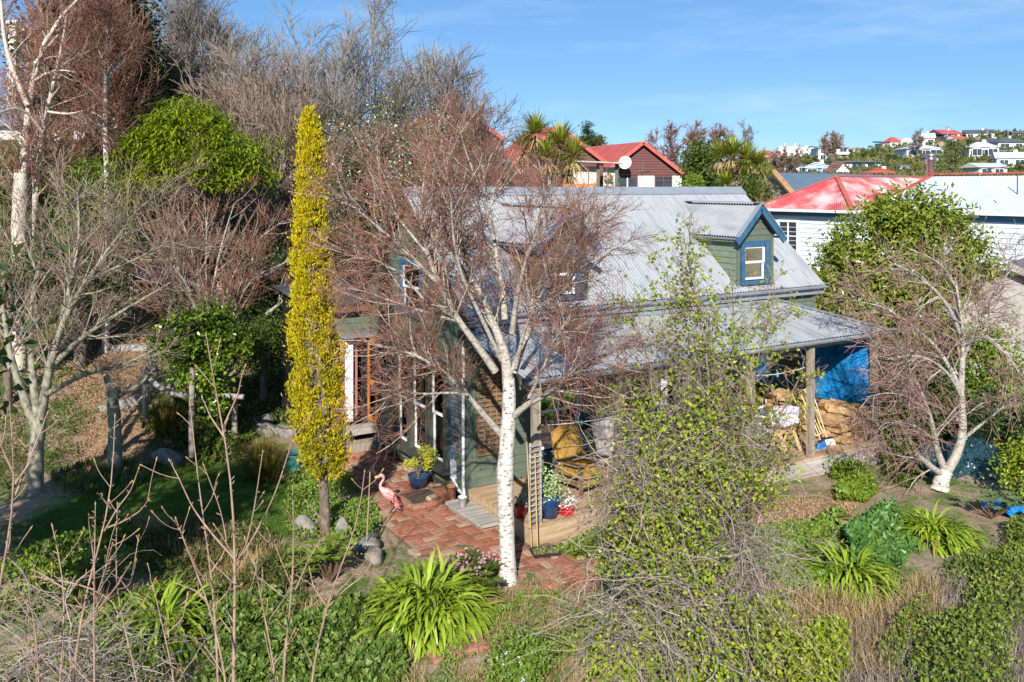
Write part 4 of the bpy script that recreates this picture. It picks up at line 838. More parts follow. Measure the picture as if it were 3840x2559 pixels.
yel_ = (rng.random(NS) < np.interp(zs, [.9,2.2,3.4,4.5], [.45,.65,.95,1.0]))[k_] ^ (rng.random(N) < .12)
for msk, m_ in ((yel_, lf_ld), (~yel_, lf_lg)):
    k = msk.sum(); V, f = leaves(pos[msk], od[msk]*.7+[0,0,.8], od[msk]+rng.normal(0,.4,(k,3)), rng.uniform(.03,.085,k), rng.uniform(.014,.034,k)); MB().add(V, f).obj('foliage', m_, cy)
inn = MB(); zz = np.linspace(1.15, 5.9, 40); py_ = HY+(ZC-zz)*F/13.5; inn.tube(np.stack([(np.interp(py_, prY, prC)-CX)/F*13.5, np.full(40,13.5), zz], 1), np.interp(py_, prY, prH)/F*13.5*.55, 12); inn.obj('dark_shade_core', barkb, cy, True)  # solid dark core added so gaps in the foliage look shaded

# --- birch on the right
rb_ = P(3525,1890,16.0); rb_[2] = T(rb_[0], rb_[1])
RB = np.vstack([rb_, PL([(3530,1800),(3548,1765)], 16)])
rl = [(PL([(3545,1770),(3512,1690),(3505,1640),(3490,1560),(3465,1500),(3440,1430)], 16,15.6), .075,.012),
 (PL([(3550,1770),(3600,1700),(3625,1640),(3610,1560),(3598,1480),(3610,1350),(3620,1280),(3600,1160),(3585,1060)], 16,16.4), .095,.02),
 (PL([(3540,1785),(3490,1750),(3440,1705)], 16,15.7), .06,.045),
 (PL([(3600,1250),(3560,1150),(3500,1080),(3420,1020),(3330,980)], 16.3,15.8), .045,.008),
 (PL([(3620,1290),(3690,1250),(3755,1302),(3816,1382),(3850,1450)], 16.3,15.5), .045,.01),
 (PL([(3600,1460),(3540,1330),(3450,1240),(3380,1190),(3300,1140),(3200,1130)], 16.2,16.4), .05,.008),
 (PL([(3600,1480),(3560,1400),(3480,1340),(3400,1330),(3320,1350)], 16.1,15.3), .035,.006),
 (PL([(3610,1350),(3680,1180),(3740,1080),(3800,1000)], 16.3,17), .035,.008),
 (PL([(3490,1560),(3420,1490),(3330,1470),(3250,1490)], 15.7,15.0), .025,.005),
 (PL([(3585,1080),(3540,1000),(3480,960),(3400,930)], 16.4,17), .025,.005),
 (PL([(3620,1640),(3720,1560),(3800,1500),(3880,1480)], 16.1,15.4), .035,.006),
 (PL([(3505,1650),(3440,1600),(3370,1580),(3310,1590)], 15.9,15.2), .02,.005)]
woody('birch_tree', 'weeping bare birch with tangled twigs on the right beside the covered heap', 'tree', rb_, (RB, [.15,.135,.125]), rl,
  [dict(N=125, ln=(.6,1.3), n=7, ang=(.4,1.1), t0=.2, wig=.14, up=-.01, rs=.5, rmax=.016, rend=.005, mat=limbw, fall=.3),
   dict(N=760, ln=(.35,.85), n=6, ang=(.4,1.1), t0=.1, wig=.16, up=-.05, rs=.6, rmax=.008, rend=.004),
   dict(N=3200, ln=(.2,.5), n=5, ang=(.4,1.1), t0=.05, wig=.18, up=-.05, rs=.8, rmax=.0055, rend=.0035)], barkw, limbw, mat('rosy_brown_twigs', [(.15,.085,.07),(.24,.145,.12),(.34,.22,.19)], .8, 4, island=.8), flare=.25)
# --- laurel behind it
lc = P(3390,960,21.5); lb_ = np.array([lc[0], lc[1], float(T(lc[0], lc[1]))])
la = thing('laurel_tree', 'broad glossy evergreen tree between the cottage and the white house', 'tree', lb_)
MB().tube(np.array([lb_, lb_+[0,0,1.5], lc+[0,0,.3]]), [.14,.12,.06], 8).obj('trunk', barkb, la, True)
lcl = [(lc, (1.65,1.3,1.4)), (P(3430,830,21.6), (1.1,.9,.7)), (P(3180,1060,21), (.8,.8,.7)), (P(3590,1000,21), (.8,.8,.7)), (P(3300,1180,20.8), (1.3,1.0,.8))]
br_, rr_ = [], []
lim = [(np.array([lc*[1,1,0]+[0,0,lb_[2]+1.2], lc+(c-lc)*.5, c+randdir(1)[0]*np.array(r)*.8]), .05, .01) for c, r in lcl for _ in range(7)]
for q, a, b in lim: MB().tube(resample(q,8), np.linspace(a,b,8), 5).obj('limb', barkb, la, True)
V, f = cloud(lcl, 21000, .16, .065, .17, 55, .1, .25, .7); MB().add(V, f).obj('foliage', lf_la, la)

def tangle(n, boxes, ln, npt, sag, r):
    e = rng.integers(0, len(boxes), n); C = np.array([b[0] for b in boxes])[e]; S = np.array([b[1] for b in boxes])[e]; p = C+rng.normal(0,.5,(n,3))*S; d = unit(rng.normal(size=(n,3))*[1,1,.6]); l = rng.uniform(*ln, n)[:,None]/(npt-1); pts = [p]
    for _ in range(npt-1): p = p+d*l; pts.append(p); d = unit(d+rng.normal(0,.28,(n,3))+[0,0,-sag])
    q = np.stack(pts,1); q[...,2] = np.maximum(q[...,2], T(q[...,0], q[...,1])+.02); rr = rng.uniform(.5,1.3,n)[:,None]*r*np.linspace(1,.6,npt); return q, rr
# --- climbing shrub in front of the veranda
cb_ = np.array([P(2610,2300,10.9)[0], 10.9, 0]); cb_ = T3(cb_)
def rise(pts, d0, d1): q = PL(pts, d0, d1); return np.vstack([[q[0,0], q[0,1], float(T(q[0,0], q[0,1]))], q[1:]])
cl_ = [(rise([(2620,2250),(2640,1900),(2670,1500),(2640,1200),(2580,1000),(2560,880)], 10.8,11.4), .028,.006),
 (rise([(2640,2250),(2700,1800),(2740,1450),(2760,1200),(2740,1000)], 10.9,11.6), .025,.006),
 (rise([(2600,2250),(2560,1850),(2480,1550),(2430,1300),(2370,1180)], 10.8,11.3), .026,.006),
 (rise([(2680,2200),(2790,1900),(2850,1700),(2960,1500),(3010,1390)], 10.9,11.2), .026,.005),
 (rise([(2560,2250),(2450,1900),(2360,1640),(2330,1480)], 10.6,11.4), .024,.006),
 (rise([(2600,2250),(2530,1700),(2560,1350),(2520,1150),(2500,1020)], 10.9,11.9), .022,.005),
 (rise([(2650,2250),(2610,1750),(2700,1350),(2850,1180),(2900,1120)], 11,11.9), .02,.005),
 (rise([(2650,2250),(2770,1850),(2900,1780),(3010,1720)], 10.7,10.5), .025,.006),
 (rise([(2560,2250),(2420,2000),(2300,1880),(2230,1820)], 10.5,10.3), .02,.005),
 (rise([(2700,2200),(2830,1700),(2800,1450),(2860,1300),(2880,1200)], 11,11.8), .02,.005)]
o, tip = woody('climbing_shrub', 'tall rambling climber with yellow green leaves hiding the middle of the veranda', 'shrub', cb_, None, cl_,
  [dict(N=260, ln=(.35,1.0), n=6, ang=(.3,.9), t0=.3, wig=.16, up=.06, rs=.55, rmax=.012, rend=.0035),
   dict(N=1500, ln=(.15,.5), n=5, ang=(.4,1.1), t0=.1, wig=.2, up=.02, rs=.7, rmax=.006, rend=.0028),
   dict(N=3500, ln=(.08,.25), n=4, ang=(.4,1.1), t0=.1, wig=.22, up=.03, rs=.8, rmax=.004, rend=.0024)], barkb, twb, twb, (5000,.055,.045,lf_yg))
q, r_ = tangle(700, [(P(2600,1750,10.8),(.5,.4,.8)), (P(2620,1350,11.3),(.4,.3,.8)), (P(2440,1650,10.9),(.35,.3,.6)), (P(2750,1700,10.8),(.4,.3,.5))], (.4,1.1), 8, .1, .0042); v, f = tubes(q, r_, 3); MB().add(v, f).obj('dry_vines', twv, o)
gc = [(P(2470,1660,10.8), (.4,.4,.4)), (P(2600,1820,10.6), (.6,.45,.4)), (P(2800,1760,10.7), (.45,.4,.22)), (P(2430,1540,11), (.25,.25,.35)), (P(2640,1560,10.9), (.3,.3,.4)), (P(2600,1250,11.5), (.35,.3,.6)), (P(2720,1300,11.3), (.35,.3,.35)), (P(2560,1020,11.5), (.2,.2,.4)), (P(2400,1900,10.4), (.35,.3,.4)), (P(2550,2050,10.3), (.6,.4,.35))]
V, f = cloud(gc, 4600, .058, .048, .13, 16, .2, .1, .25); MB().add(V, f).obj('leafy_growth', lf_yg, o)
tb_ = T3(P(2480,2400,10.2)); tg = thing('bramble_thicket', 'tangled mass of dry grey vine stems at the lower centre right', 'bramble', tb_)
q, r_ = tangle(1300, [(P(2480,2150,10.3),(.75,.6,.55)), (P(2560,2380,9.9),(.9,.5,.5)), (P(2380,1850,10.5),(.35,.3,.55)), (P(2700,2300,10),(.6,.4,.5)), (P(2780,2050,10.4),(.5,.4,.3)), (P(2350,2350,9.6),(.5,.4,.6))], (.4,1.3), 9, .12, .0048)
v, f = tubes(q, r_, 3); MB().add(v, f).obj('stems', twv, tg)
q2, r2 = tangle(26, [(P(2500,2250,10.2),(.8,.6,.5)), (P(2650,2450,9.7),(.8,.5,.4))], (.6,1.3), 9, .1, .011); v, f = tubes(q2, r2, 5); MB().add(v, f).obj('old_stems', barkg, tg, True)
V, f = cloud([(P(2480,2100,10.2),(.8,.5,.5)), (P(2700,2400,9.7),(1.0,.5,.5)), (P(2350,2450,9.5),(.5,.4,.4))], 4000, .055, .045, .1, 12, .2, 0, .2); MB().add(V, f).obj('foliage', lf_yg, tg)

# --- strap-leaved clumps (each a plant)
def agapanthus(label, px, py, d, r, h, n, ln=.55, wd=.036, lm=None, group='strap leaved clumps', lean=(0,0)):
    c = T3(P(px, py, d)); o = thing('agapanthus', label, 'plant', c, 0, group)
    a = rng.uniform(0, 2*math.pi, n); rad = np.sqrt(rng.random(n)); base = np.stack([np.cos(a)*rad*r*.8, np.sin(a)*rad*r*.8, .02+h*.5*(1-rad**2)*rng.random(n)], 1)+c
    base[:,2] += T(base[:,0], base[:,1])-c[2]
    a2 = a+rng.normal(0,.7,n); el = np.clip(1.05-.75*rad+rng.normal(0,.25,n), .1, 1.4); d0 = np.stack([np.cos(a2)*np.cos(el)+lean[0], np.sin(a2)*np.cos(el)+lean[1], np.sin(el)], 1)
    V, f = straps(base, d0, rng.uniform(.65,1.1,n)*ln, rng.uniform(.75,1.2,n)*wd, rng.uniform(.22,.55,n), 9, .02); MB().add(V, f).obj('leaves', lm or lf_ag, o, True)
    k = n//12; V, f = straps(base[:k]*[1,1,1]-[0,0,.05], d0[:k]*[1,1,.3], rng.uniform(.3,.6,k)*ln, wd*.7, .3, 6); MB().add(V, f).obj('dead_leaves', straw, o, True); return o
agapanthus('largest agapanthus clump with arching strap leaves below the white birch trunk', 1605, 2260, 11.2, .78, .55, 1000, .58, .046)
agapanthus('agapanthus clump behind bare shoots at the lower left', 610, 2310, 10.9, .58, .6, 520, .68, .042)
agapanthus('agapanthus clump in front of the covered heap on the right', 3500, 2060, 13.6, .6, .45, 520, .5, .04)
agapanthus('agapanthus clump around the grey stake at the lower right', 3180, 2260, 12.0, .62, .38, 480, .5, .038)
agapanthus('shaded agapanthus clump under the ivy arbour', 800, 1640, 17.4, .5, .3, 200, .5, .04, lf_md)
agapanthus('dark shaded agapanthus clump left of the arbour post', 640, 1570, 18.0, .35, .25, 110, .45, .035, lf_md)
# tussock grass
ts = T3(P(985,1790,16.2)); tu = thing('tussock_grass', 'bronze green tussock grass beside the teal pot', 'grass', ts); n = 900; a = rng.uniform(0,2*math.pi,n); el = np.clip(rng.normal(1.1,.3,n),.2,1.55); d0 = np.stack([np.cos(a)*np.cos(el), np.sin(a)*np.cos(el), np.sin(el)],1)
V, f = straps(ts+rng.normal(0,.1,(n,3))*[1,1,0], d0, rng.uniform(.5,.95,n), .012, rng.uniform(.08,.25,n), 7, .02); MB().add(V, f).obj('blades', tuss, tu)
ts = T3(P(620,1560,18.4)); tu = thing('tussock_grass', 'fine tussock grass hanging below the curved arbour rail', 'grass', ts); n = 600; a = rng.uniform(0,2*math.pi,n); el = np.clip(rng.normal(1.1,.3,n),.2,1.55); d0 = np.stack([np.cos(a)*np.cos(el), np.sin(a)*np.cos(el), np.sin(el)],1)
V, f = straps(ts+rng.normal(0,.1,(n,3))*[1,1,0], d0, rng.uniform(.5,1.0,n), .012, rng.uniform(.1,.3,n), 7, .02); MB().add(V, f).obj('blades', tuss, tu)
tpp = T3(P(1100,1700,16.6)); tpo = thing('garden_pot', 'ribbed teal glazed pot standing behind the tussock grass', 'pot', tpp); lathe_obj('pot', [(0,0),(.15,0),(.2,.1),(.215,.2),(.21,.3),(.235,.33),(.235,.36),(.2,.36),(.19,.3),(0,.29)], mat('teal_glaze', [(.01,.08,.1),(.02,.14,.16),(.05,.2,.22)], .3, 4, (1,1,12), .4, 10), tpo)
MB().lathe([(0,.3),(.19,.295)], 16).obj('soil', soilm, tpo, world=False)
# ------------------------------------------------------------ the wooded bank on the left
def spot(px, d): x = (px-CX)/F*d; return np.array([x, d, float(T(x, d))])
def ztop(py, d): return ZC-(py-HY)/F*d
def bare(name, label, px, d, top, half, mt=barkg, mtw=twg, stems=3, up=.06, dens=1.0, r=.07, leaf=None, spread=None, ang=(.25,.7), lift=.25, tr=(.003,.006)):
    """bare tree: stems fanning from one foot, crown half-width in photograph pixels"""
    b = spot(px, d); h = ztop(top, d)-b[2]; w = half/F*d; lims = []
    for i in range(stems):
        a = 2*math.pi*(i+rng.random()*.6)/stems; s = w*(.35+.5*rng.random()) if stems > 1 else w*.1
        tip = b+np.array([math.cos(a)*s, math.sin(a)*s*.8, h*rng.uniform(.72,.95)]); m1 = b+(tip-b)*.35+rng.normal(0,w*.06,3)-np.array([math.cos(a)*s*.15, math.sin(a)*s*.15, 0]); m2 = b+(tip-b)*.7+rng.normal(0,w*.07,3)
        lims.append((np.array([b+[0,0,h*.02*i], m1, m2, tip]), r*(1 if i == 0 else .75), .008))
    N1 = int(26*stems**.6*dens); L1 = max(.5, h*.3)
    return woody(name, label, 'tree', b, None, lims,
      [dict(N=N1, ln=(L1*.6,L1*1.2), n=6, ang=ang, t0=lift, wig=.1, up=up, rs=.5, rmax=.03, rend=.006, mat=mt, fall=.45, out=b+[0,0,h*.4]),
       dict(N=int(N1*7), ln=(L1*.3,L1*.7), n=5, ang=(.3,.8), t0=.12, wig=.12, up=up*.8, rs=.6, rmax=.012, rend=tr[1]),
       dict(N=int(N1*30), ln=(L1*.12,L1*.4), n=4, ang=(.3,.9), t0=.08, wig=.16, up=up*.5, rs=.8, rmax=tr[1]*1.1, rend=tr[0])], mt, mt, mtw, leaf)
def leafy(name, label, px, d, top, bottom, half, lm, n, ln, wd, lobes=7, clump=.2, cat='tree', trunk=barkb, up=.2, droop=0.0, per=60, shell=.5, deep=.8, group=None, foot=True):
    b = spot(px, d); zt = ztop(top, d); zb = max(ztop(bottom, d), b[2]-.05); w = half/F*d; c0 = np.array([b[0], d, (zt+zb)/2]); hz = (zt-zb)/2
    o = thing(name, label, cat, b, 0, group); cl = [(c0, (w*.72, w*.72*deep, hz*.8))]
    for i in range(lobes):
        u_ = randdir(1)[0]; c = c0+u_*np.array([w*.62, w*.6*deep, hz*.62]); cl.append((c, (w*rng.uniform(.25,.42), w*.33*deep, hz*rng.uniform(.22,.38))))
    if foot: MB().tube(np.array([b-[0,0,.1], b+[rng.normal(0,.05),0,(c0[2]-b[2])*.6+.1], c0+[0,0,hz*.5]]), [w*.09+.03,w*.07+.02,.02], 7).obj('trunk', trunk, o, True)
    lm_ = MB()
    for c, r in cl[1:]: lm_.tube(resample(np.array([c0-[0,0,hz*.6], c0+(c-c0)*.5-[0,0,hz*.1], c]), 6), np.linspace(w*.04+.012,.008,6), 5)
    if lm_.n: lm_.obj('branches', trunk, o, True)
    V, f = cloud(cl, n, ln, wd, clump, per, up, droop, shell); MB().add(V, f).obj('foliage', lm, o); return o, cl
# paper birch pair at the far left
b0 = spot(70, 21)
bs = [(PL([(70,1000),(82,658),(93,477),(126,307),(129,181),(151,104),(203,60),(274,10),(330,-40)], 21,21.4), .17,.03), (PL([(110,1000),(137,647),(159,494),(181,395),(203,296),(232,200),(250,60)], 21.3,21), .1,.02),
 (PL([(104,395),(70,320),(55,280),(30,210),(11,120),(3,-20)], 21,20.6), .07,.03), (PL([(126,307),(180,270),(240,262),(290,275)], 21,20.5), .04,.008), (PL([(181,420),(260,430),(330,410),(380,440)], 21,20.5), .035,.006), (PL([(130,240),(200,150),(280,60),(340,20)], 21,22), .04,.01), (PL([(159,494),(110,430),(60,400),(0,420)], 21,20), .04,.01),(PL([(93,560),(40,480),(-20,440)], 21,20.6), .04,.01)]
bs[0][0][0][2] = b0[2]-.1
woody('paper_birch', 'tall pale birch with orange peeling bark at the upper left edge', 'tree', b0, (np.vstack([b0-[0,0,.1], P(72,800,21), P(80,650,21)]), [.19,.17,.165]), bs,
  [dict(N=90, ln=(.8,1.8), n=6, ang=(.3,.9), t0=.25, wig=.1, up=.02, rs=.5, rmax=.025, rend=.006, mat=limbw, fall=.3), dict(N=700, ln=(.4,1.0), n=5, ang=(.3,.9), t0=.1, wig=.14, up=-.01, rs=.6, rmax=.01, rend=.006), dict(N=4000, ln=(.2,.6), n=4, ang=(.3,1.), t0=.1, wig=.16, up=-.03, rs=.8, rmax=.007, rend=.004)], bark_o, bark_o, twr)
b1 = spot(395, 22)
woody('slender_birch', 'slender single stemmed white birch left of the bright green tree', 'tree', b1, (np.vstack([b1-[0,0,.1], P(402,640,22), P(392,480,22), P(393,370,22)]), [.085,.075,.065,.06]),
  [(PL([(393,370),(398,250),(405,120),(400,10)], 22), .055,.012), (PL([(395,520),(360,440),(345,360)], 22,21.6), .03,.006), (PL([(393,330),(430,240),(450,150)], 22,22.4), .025,.006), (PL([(395,260),(360,160),(350,60)], 22,21.8), .025,.006)],
  [dict(N=60, ln=(.5,1.2), n=6, ang=(.3,.8), t0=.2, wig=.1, up=.03, rs=.5, rmax=.02, rend=.005, mat=limbw), dict(N=420, ln=(.3,.7), n=5, ang=(.3,.9), t0=.1, wig=.14, rs=.6, rmax=.009, rend=.006), dict(N=2400, ln=(.15,.45), n=4, ang=(.3,1.), t0=.1, wig=.16, rs=.8, rmax=.007, rend=.0045)], barkw, limbw, twr)
# evergreens and bare trees on the skyline
leafy('ivy_clad_tree', 'brown twiggy tree hung with yellow green ivy leaves at the top left', 250, 27, -140, 560, 190, lf_ol, 9000, .16, .1, 9, .3)
bare('bare_tree', 'reddish bare tree mingling with the ivy clad tree at the top left', 300, 25.5, -120, 190, barkb, twr, 5, .05, 1.5, .09, tr=(.006,.009))
leafy('evergreen_tree', 'dark dense evergreen tree rising against the sky at the upper left', 490, 27.5, -60, 560, 120, lf_dk, 11000, .17, .11, 9, .26)
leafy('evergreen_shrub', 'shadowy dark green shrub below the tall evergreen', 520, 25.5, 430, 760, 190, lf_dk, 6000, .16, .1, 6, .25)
leafy('shaggy_shrub', 'shaggy grey brown rounded shrub top right of the dark evergreen', 610, 29, 155, 420, 62, lf_ol, 3500, .14, .03, 4, .14, droop=.6)
for (px, d, top, hf, t_) in ((600,31,-15,75,'bare upright tree with brush like twigs just right of the evergreen'), (690,31.5,-45,70,'tallest of the brush like bare upright trees on the skyline'), (750,32,-5,70,'brush like bare tree left of the pale chimney'), (850,32.5,55,85,'brush like bare tree growing beside the pale chimney')):
    bare('bare_tree', t_, px, d, top, hf, barkb, twg, 5, .12, .9, .06, ang=(.15,.45), lift=.35, tr=(.006,.009))
for (px, d, top, hf, t_, m_, tw_) in ((950,28,150,150,'grey bare tree right of the pale chimney', barkg, twg), (1080,27,215,150,'fuzzy brown bare tree left of the golden conifer top', barkg, twb), (1230,28,150,170,'wide bare tree behind the golden conifer top', barkg, twg), (1400,29,55,170,'dark tall bare tree on the skyline right of the golden conifer', barkb, twg), (1560,30,190,170,'bare tree with sharp shoots at the end of the skyline thicket', barkb, twg), (820,24.5,330,160,'pale limbed bare tree above the bright green tree', limbw, twb), (1000,24,380,150,'bare pale tree right of the bright green tree', limbw, twb), (1750,31,300,150,'thin bare tree in front of the hidden red gable', barkb, twb)):
    bare('bare_tree', t_, px, d, top, hf, m_, tw_, 5, .07, 1.25, .08, tr=(.006,.009))
for (px, d, top, bot, hf, t_) in ((1250,24,420,1000,120,'blossoming grey green shrub tree right behind the golden conifer'), (1420,25.5,330,900,170,'large blossoming shrub tree behind the birch crown'), (1620,26.5,420,820,130,'pale blossom shrub tree left of the hidden red gable')):
    o, cl = leafy('blossom_tree', t_, px, d, top, bot, hf, lf_ol, 4200, .1, .06, 8, .3); V, f = cloud(cl, 1100, .07, .06, .2, 12); MB().add(V, f).obj('blossom', lf_bl, o)
    b = spot(px, d); lim = [(np.array([b, c*[.5,.5,.5]+b*.5, c]), .05, .01) for c, r in cl]; Pa, Ra = limb_arr(lim); tw_ = MB()
    P1, R1 = grow(Pa, Ra, 260, (.5,1.3), 5, (.3,.9), .3, .14, .06, .5, .015, .007); P2, R2 = grow(P1, R1, 2600, (.2,.7), 4, (.3,.9), .1, .16, .05, .7, .009, .006)
    for a_, b__ in ((P1,R1),(P2,R2)): v, f = tubes(a_, b__, 3); tw_.add(v, f)
    tw_.obj('twigs', twg, o)
# bright green drooping tree
def weeping_green():
    b = spot(720, 21.5); o = thing('wattle_tree', 'bright yellow green tree with drooping feathery leaves on the bank', 'tree', b); d = 21.5
    cs = [(P(720,520,d),(.9,.8,.6)), (P(700,440,21.8),(.6,.5,.4)), (P(620,470,21.6),(.45,.4,.3)), (P(560,560,21),(.6,.5,.38)), (P(480,610,20.8),(.4,.4,.25)), (P(640,610,20.8),(.6,.5,.35)), (P(800,480,21.4),(.4,.4,.3)), (P(860,560,21.2),(.6,.5,.38)), (P(930,610,21),(.5,.4,.3)), (P(780,630,20.8),(.6,.5,.35)), (P(700,680,20.6),(.7,.5,.28)), (P(560,680,20.6),(.5,.4,.25)), (P(1020,560,21.5),(.35,.3,.2)), (P(980,660,21),(.35,.3,.25)), (P(880,680,20.8),(.4,.4,.25)), (P(1010,700,21),(.25,.25,.25))]
    MB().tube(np.array([b-[0,0,.1], b+[.1,0,1.2], P(720,480,d)]), [.14,.11,.04], 8).obj('trunk', barkb, o, True)
    for c, r in cs[1:]: MB().tube(resample(np.array([b+[0,0,.8], (b+c)/2+[0,0,.5], c]),7), np.linspace(.06,.012,7), 6).obj('limb', barkb, o, True)
    n = 9000; vol = np.array([np.prod(r) for c, r in cs]); e = rng.choice(len(cs), n//14, p=vol/vol.sum()); k = len(e); u_ = randdir(k,-.5); tips = np.array([c for c,r in cs])[e]+u_*np.array([r for c,r in cs])[e]*rng.uniform(.7,1.12,(k,1)); i = rng.integers(0,k,n)
    a = rng.uniform(0,2*math.pi,n); d0 = np.stack([np.cos(a), np.sin(a), rng.uniform(.1,.9,n)],1)+u_[i]*.4
    V, f = straps(tips[i]+rng.normal(0,.08,(n,3)), d0, rng.uniform(.2,.4,n), rng.uniform(.022,.045,n), rng.uniform(.35,.7,n), 6); MB().add(V, f).obj('foliage', leafm('wattle_leaf', [(.13,.18,.01),(.24,.31,.015),(.38,.43,.03)], .3), o)
weeping_green()
leafy('leafy_shrub', 'light green shrub at the left edge of the bank behind the paper birch', 60, 22.5, 560, 900, 170, lf_md, 5000, .12, .07, 6, .22)
leafy('leafy_shrub', 'yellow green shrub below the slender birch', 330, 22, 620, 900, 200, lf_br, 5000, .12, .05, 7, .24)
leafy('leafy_shrub', 'olive shrub under the bare white limbed tree', 900, 22.5, 800, 1050, 180, lf_ol, 5000, .1, .05, 6, .22)
leafy('leafy_shrub', 'dark green undergrowth bush left of the golden conifer at mid height', 1010, 21.5, 940, 1240, 130, lf_dk, 4500, .1, .06, 6, .2)
leafy('leafy_shrub', 'green shrub on the bank left of the golden conifer', 990, 20, 1180, 1420, 110, lf_md, 3800, .08, .05, 5, .16)
leafy('leafy_shrub', 'dark bush in the shade behind the left bare tree', 300, 21.2, 850, 1100, 230, lf_dk, 5000, .12, .07, 6, .24)
leafy('leafy_shrub', 'shaded bush at the left edge behind the grey bare tree', 30, 19.5, 950, 1250, 150, lf_md, 4000, .1, .06, 6, .2)
leafy('leafy_shrub', 'dark green shrub behind the lean-to of the cottage', 1230, 22, 850, 1150, 110, lf_dk, 4500, .1, .06, 6, .2)
# grey bare tree at the left and white limbed bare tree behind the arbour
gb = T3(P(130,1790,15.4)); gl = [(PL([(150,1600),(180,1400),(230,1200),(330,1050),(430,900),(520,780)], 15.4,14.6), .09,.01), (PL([(140,1560),(110,1300),(120,1100),(170,900),(230,760)], 15.4,16), .08,.01), (PL([(130,1600),(40,1350),(10,1150),(-20,900)], 15.4,15), .08,.01), (PL([(190,1380),(300,1270),(420,1190),(540,1120),(640,1060)], 15.3,14.4), .06,.008), (PL([(170,1480),(320,1400),(470,1370),(600,1300)], 15.2,14.4), .05,.008), (PL([(120,1300),(40,1120),(-10,960)], 15.6,16.4), .05,.008), (PL([(230,1200),(280,1000),(300,860),(290,720)], 15.2,16), .05,.008), (PL([(150,1050),(90,900),(60,760)], 15.8,16.2), .03,.006), (PL([(330,1050),(420,1010),(560,950),(640,900)], 14.9,14.2), .03,.006)]
woody('bare_tree', 'spreading lichen grey bare tree at the left edge of the lawn', 'tree', gb, (np.vstack([gb-[0,0,.1], P(135,1700,15.4), P(150,1560,15.4)]), [.15,.13,.11]), gl,
  [dict(N=120, ln=(.7,1.6), n=6, ang=(.3,.8), t0=.2, wig=.1, up=.05, rs=.5, rmax=.02, rend=.005, mat=barkg, fall=.3), dict(N=800, ln=(.35,.9), n=5, ang=(.3,.9), t0=.1, wig=.12, up=.05, rs=.6, rmax=.009, rend=.0045), dict(N=3300, ln=(.15,.5), n=4, ang=(.3,.9), t0=.1, wig=.14, up=.04, rs=.8, rmax=.006, rend=.0035)], barkg, barkg, twb)
eb = T3(P(770,1180,20.2)); eb = spot(770, 20.2); el_ = [(PL([(760,1130),(720,1080),(660,1010),(590,930),(520,860)], 20.2,19.5), .06,.008), (PL([(765,1120),(740,1000),(700,880),(660,760)], 20.2,20.6), .06,.008), (PL([(800,1120),(810,1000),(840,880),(880,760)], 20.2,20.6), .06,.008), (PL([(810,1110),(880,1000),(960,900),(1060,830)], 20.2,19.6), .06,.008), (PL([(820,1090),(930,1040),(1040,1000),(1130,960)], 20.2,19.3), .045,.006), (PL([(770,1090),(770,960),(780,840),(760,720)], 20.3,21), .045,.006), (PL([(730,1090),(620,1060),(520,1000),(450,960)], 20.1,19.4), .04,.006), (PL([(1000,1180),(1060,1130),(1120,1100)], 20,19.6), .05,.008)]
for q, _, _ in el_[:7]: q[0] = eb+[rng.normal(0,.1),rng.normal(0,.1),.2]
woody('bare_tree', 'white limbed bare tree fanning out behind the ivy arbour', 'tree', eb, None, el_,
  [dict(N=120, ln=(.7,1.6), n=6, ang=(.3,.8), t0=.25, wig=.1, up=.03, rs=.5, rmax=.02, rend=.006, mat=limbw, fall=.3), dict(N=750, ln=(.35,.9), n=5, ang=(.3,.9), t0=.1, wig=.12, up=.02, rs=.6, rmax=.009, rend=.005), dict(N=3400, ln=(.15,.5), n=4, ang=(.3,.9), t0=.1, wig=.14, up=.01, rs=.8, rmax=.0065, rend=.004)], limbw, limbw, twr)
# pollarded trunk
pb = T3(P(430,1765,16.6)); woody('pollard_trunk', 'short pollarded cherry trunk in the brick edged bed', 'tree', pb, (np.vstack([pb-[0,0,.1], P(432,1680,16.6), P(428,1560,16.6), P(415,1450,16.5)]), [.14,.13,.12,.1]),
  [(PL([(415,1460),(400,1420),(395,1400)], 16.5), .07,.05), (PL([(425,1500),(470,1470),(530,1440),(560,1400)], 16.5,16.8), .05,.03), (PL([(420,1520),(440,1480),(445,1455)], 16.5,16.2), .05,.04)],
  [dict(N=40, ln=(.3,.8), n=5, ang=(.3,1.0), t0=.3, wig=.1, up=.05, rs=.3, rmax=.008, rend=.004), dict(N=120, ln=(.1,.4), n=4, ang=(.3,1.0), t0=.1, wig=.1, up=.03, rs=.6, rmax=.005, rend=.003)], barkg, barkg, twg)
# --- ivy arbour
ab = spot(740, 17.4); ar = thing('ivy_arbour', 'rustic timber arbour swallowed by a dome of glossy ivy', 'arbour', ab)
drift = mat('silver_driftwood', [(.16,.14,.13),(.3,.28,.26),(.42,.4,.38)], .85, 7, (1,3,3), .4, 20)
for q, r in ((PL([(722,1380),(718,1560),(718,1715)],16.9), .055), (PL([(548,1390),(545,1500),(548,1580)],18.2), .06), (PL([(645,1310),(645,1400),(648,1560)],18.6), .04), (PL([(880,1480),(880,1640)],18), .06), (PL([(570,1290),(575,1400)],19), .1)):
    MB().tube(q, r, 8).obj('post', postm, ar, True)
MB().tube(resample(PL([(545,1382,18.2),(565,1430,18),(620,1468,17.8),(690,1486,17.3),(740,1482,17.2)],17.4),12), np.linspace(.05,.06,12), 8).obj('rail', drift, ar, True); MB().tube(PL([(785,1480),(860,1485),(915,1490)],17.5), .055, 8).obj('rail', drift, ar, True)
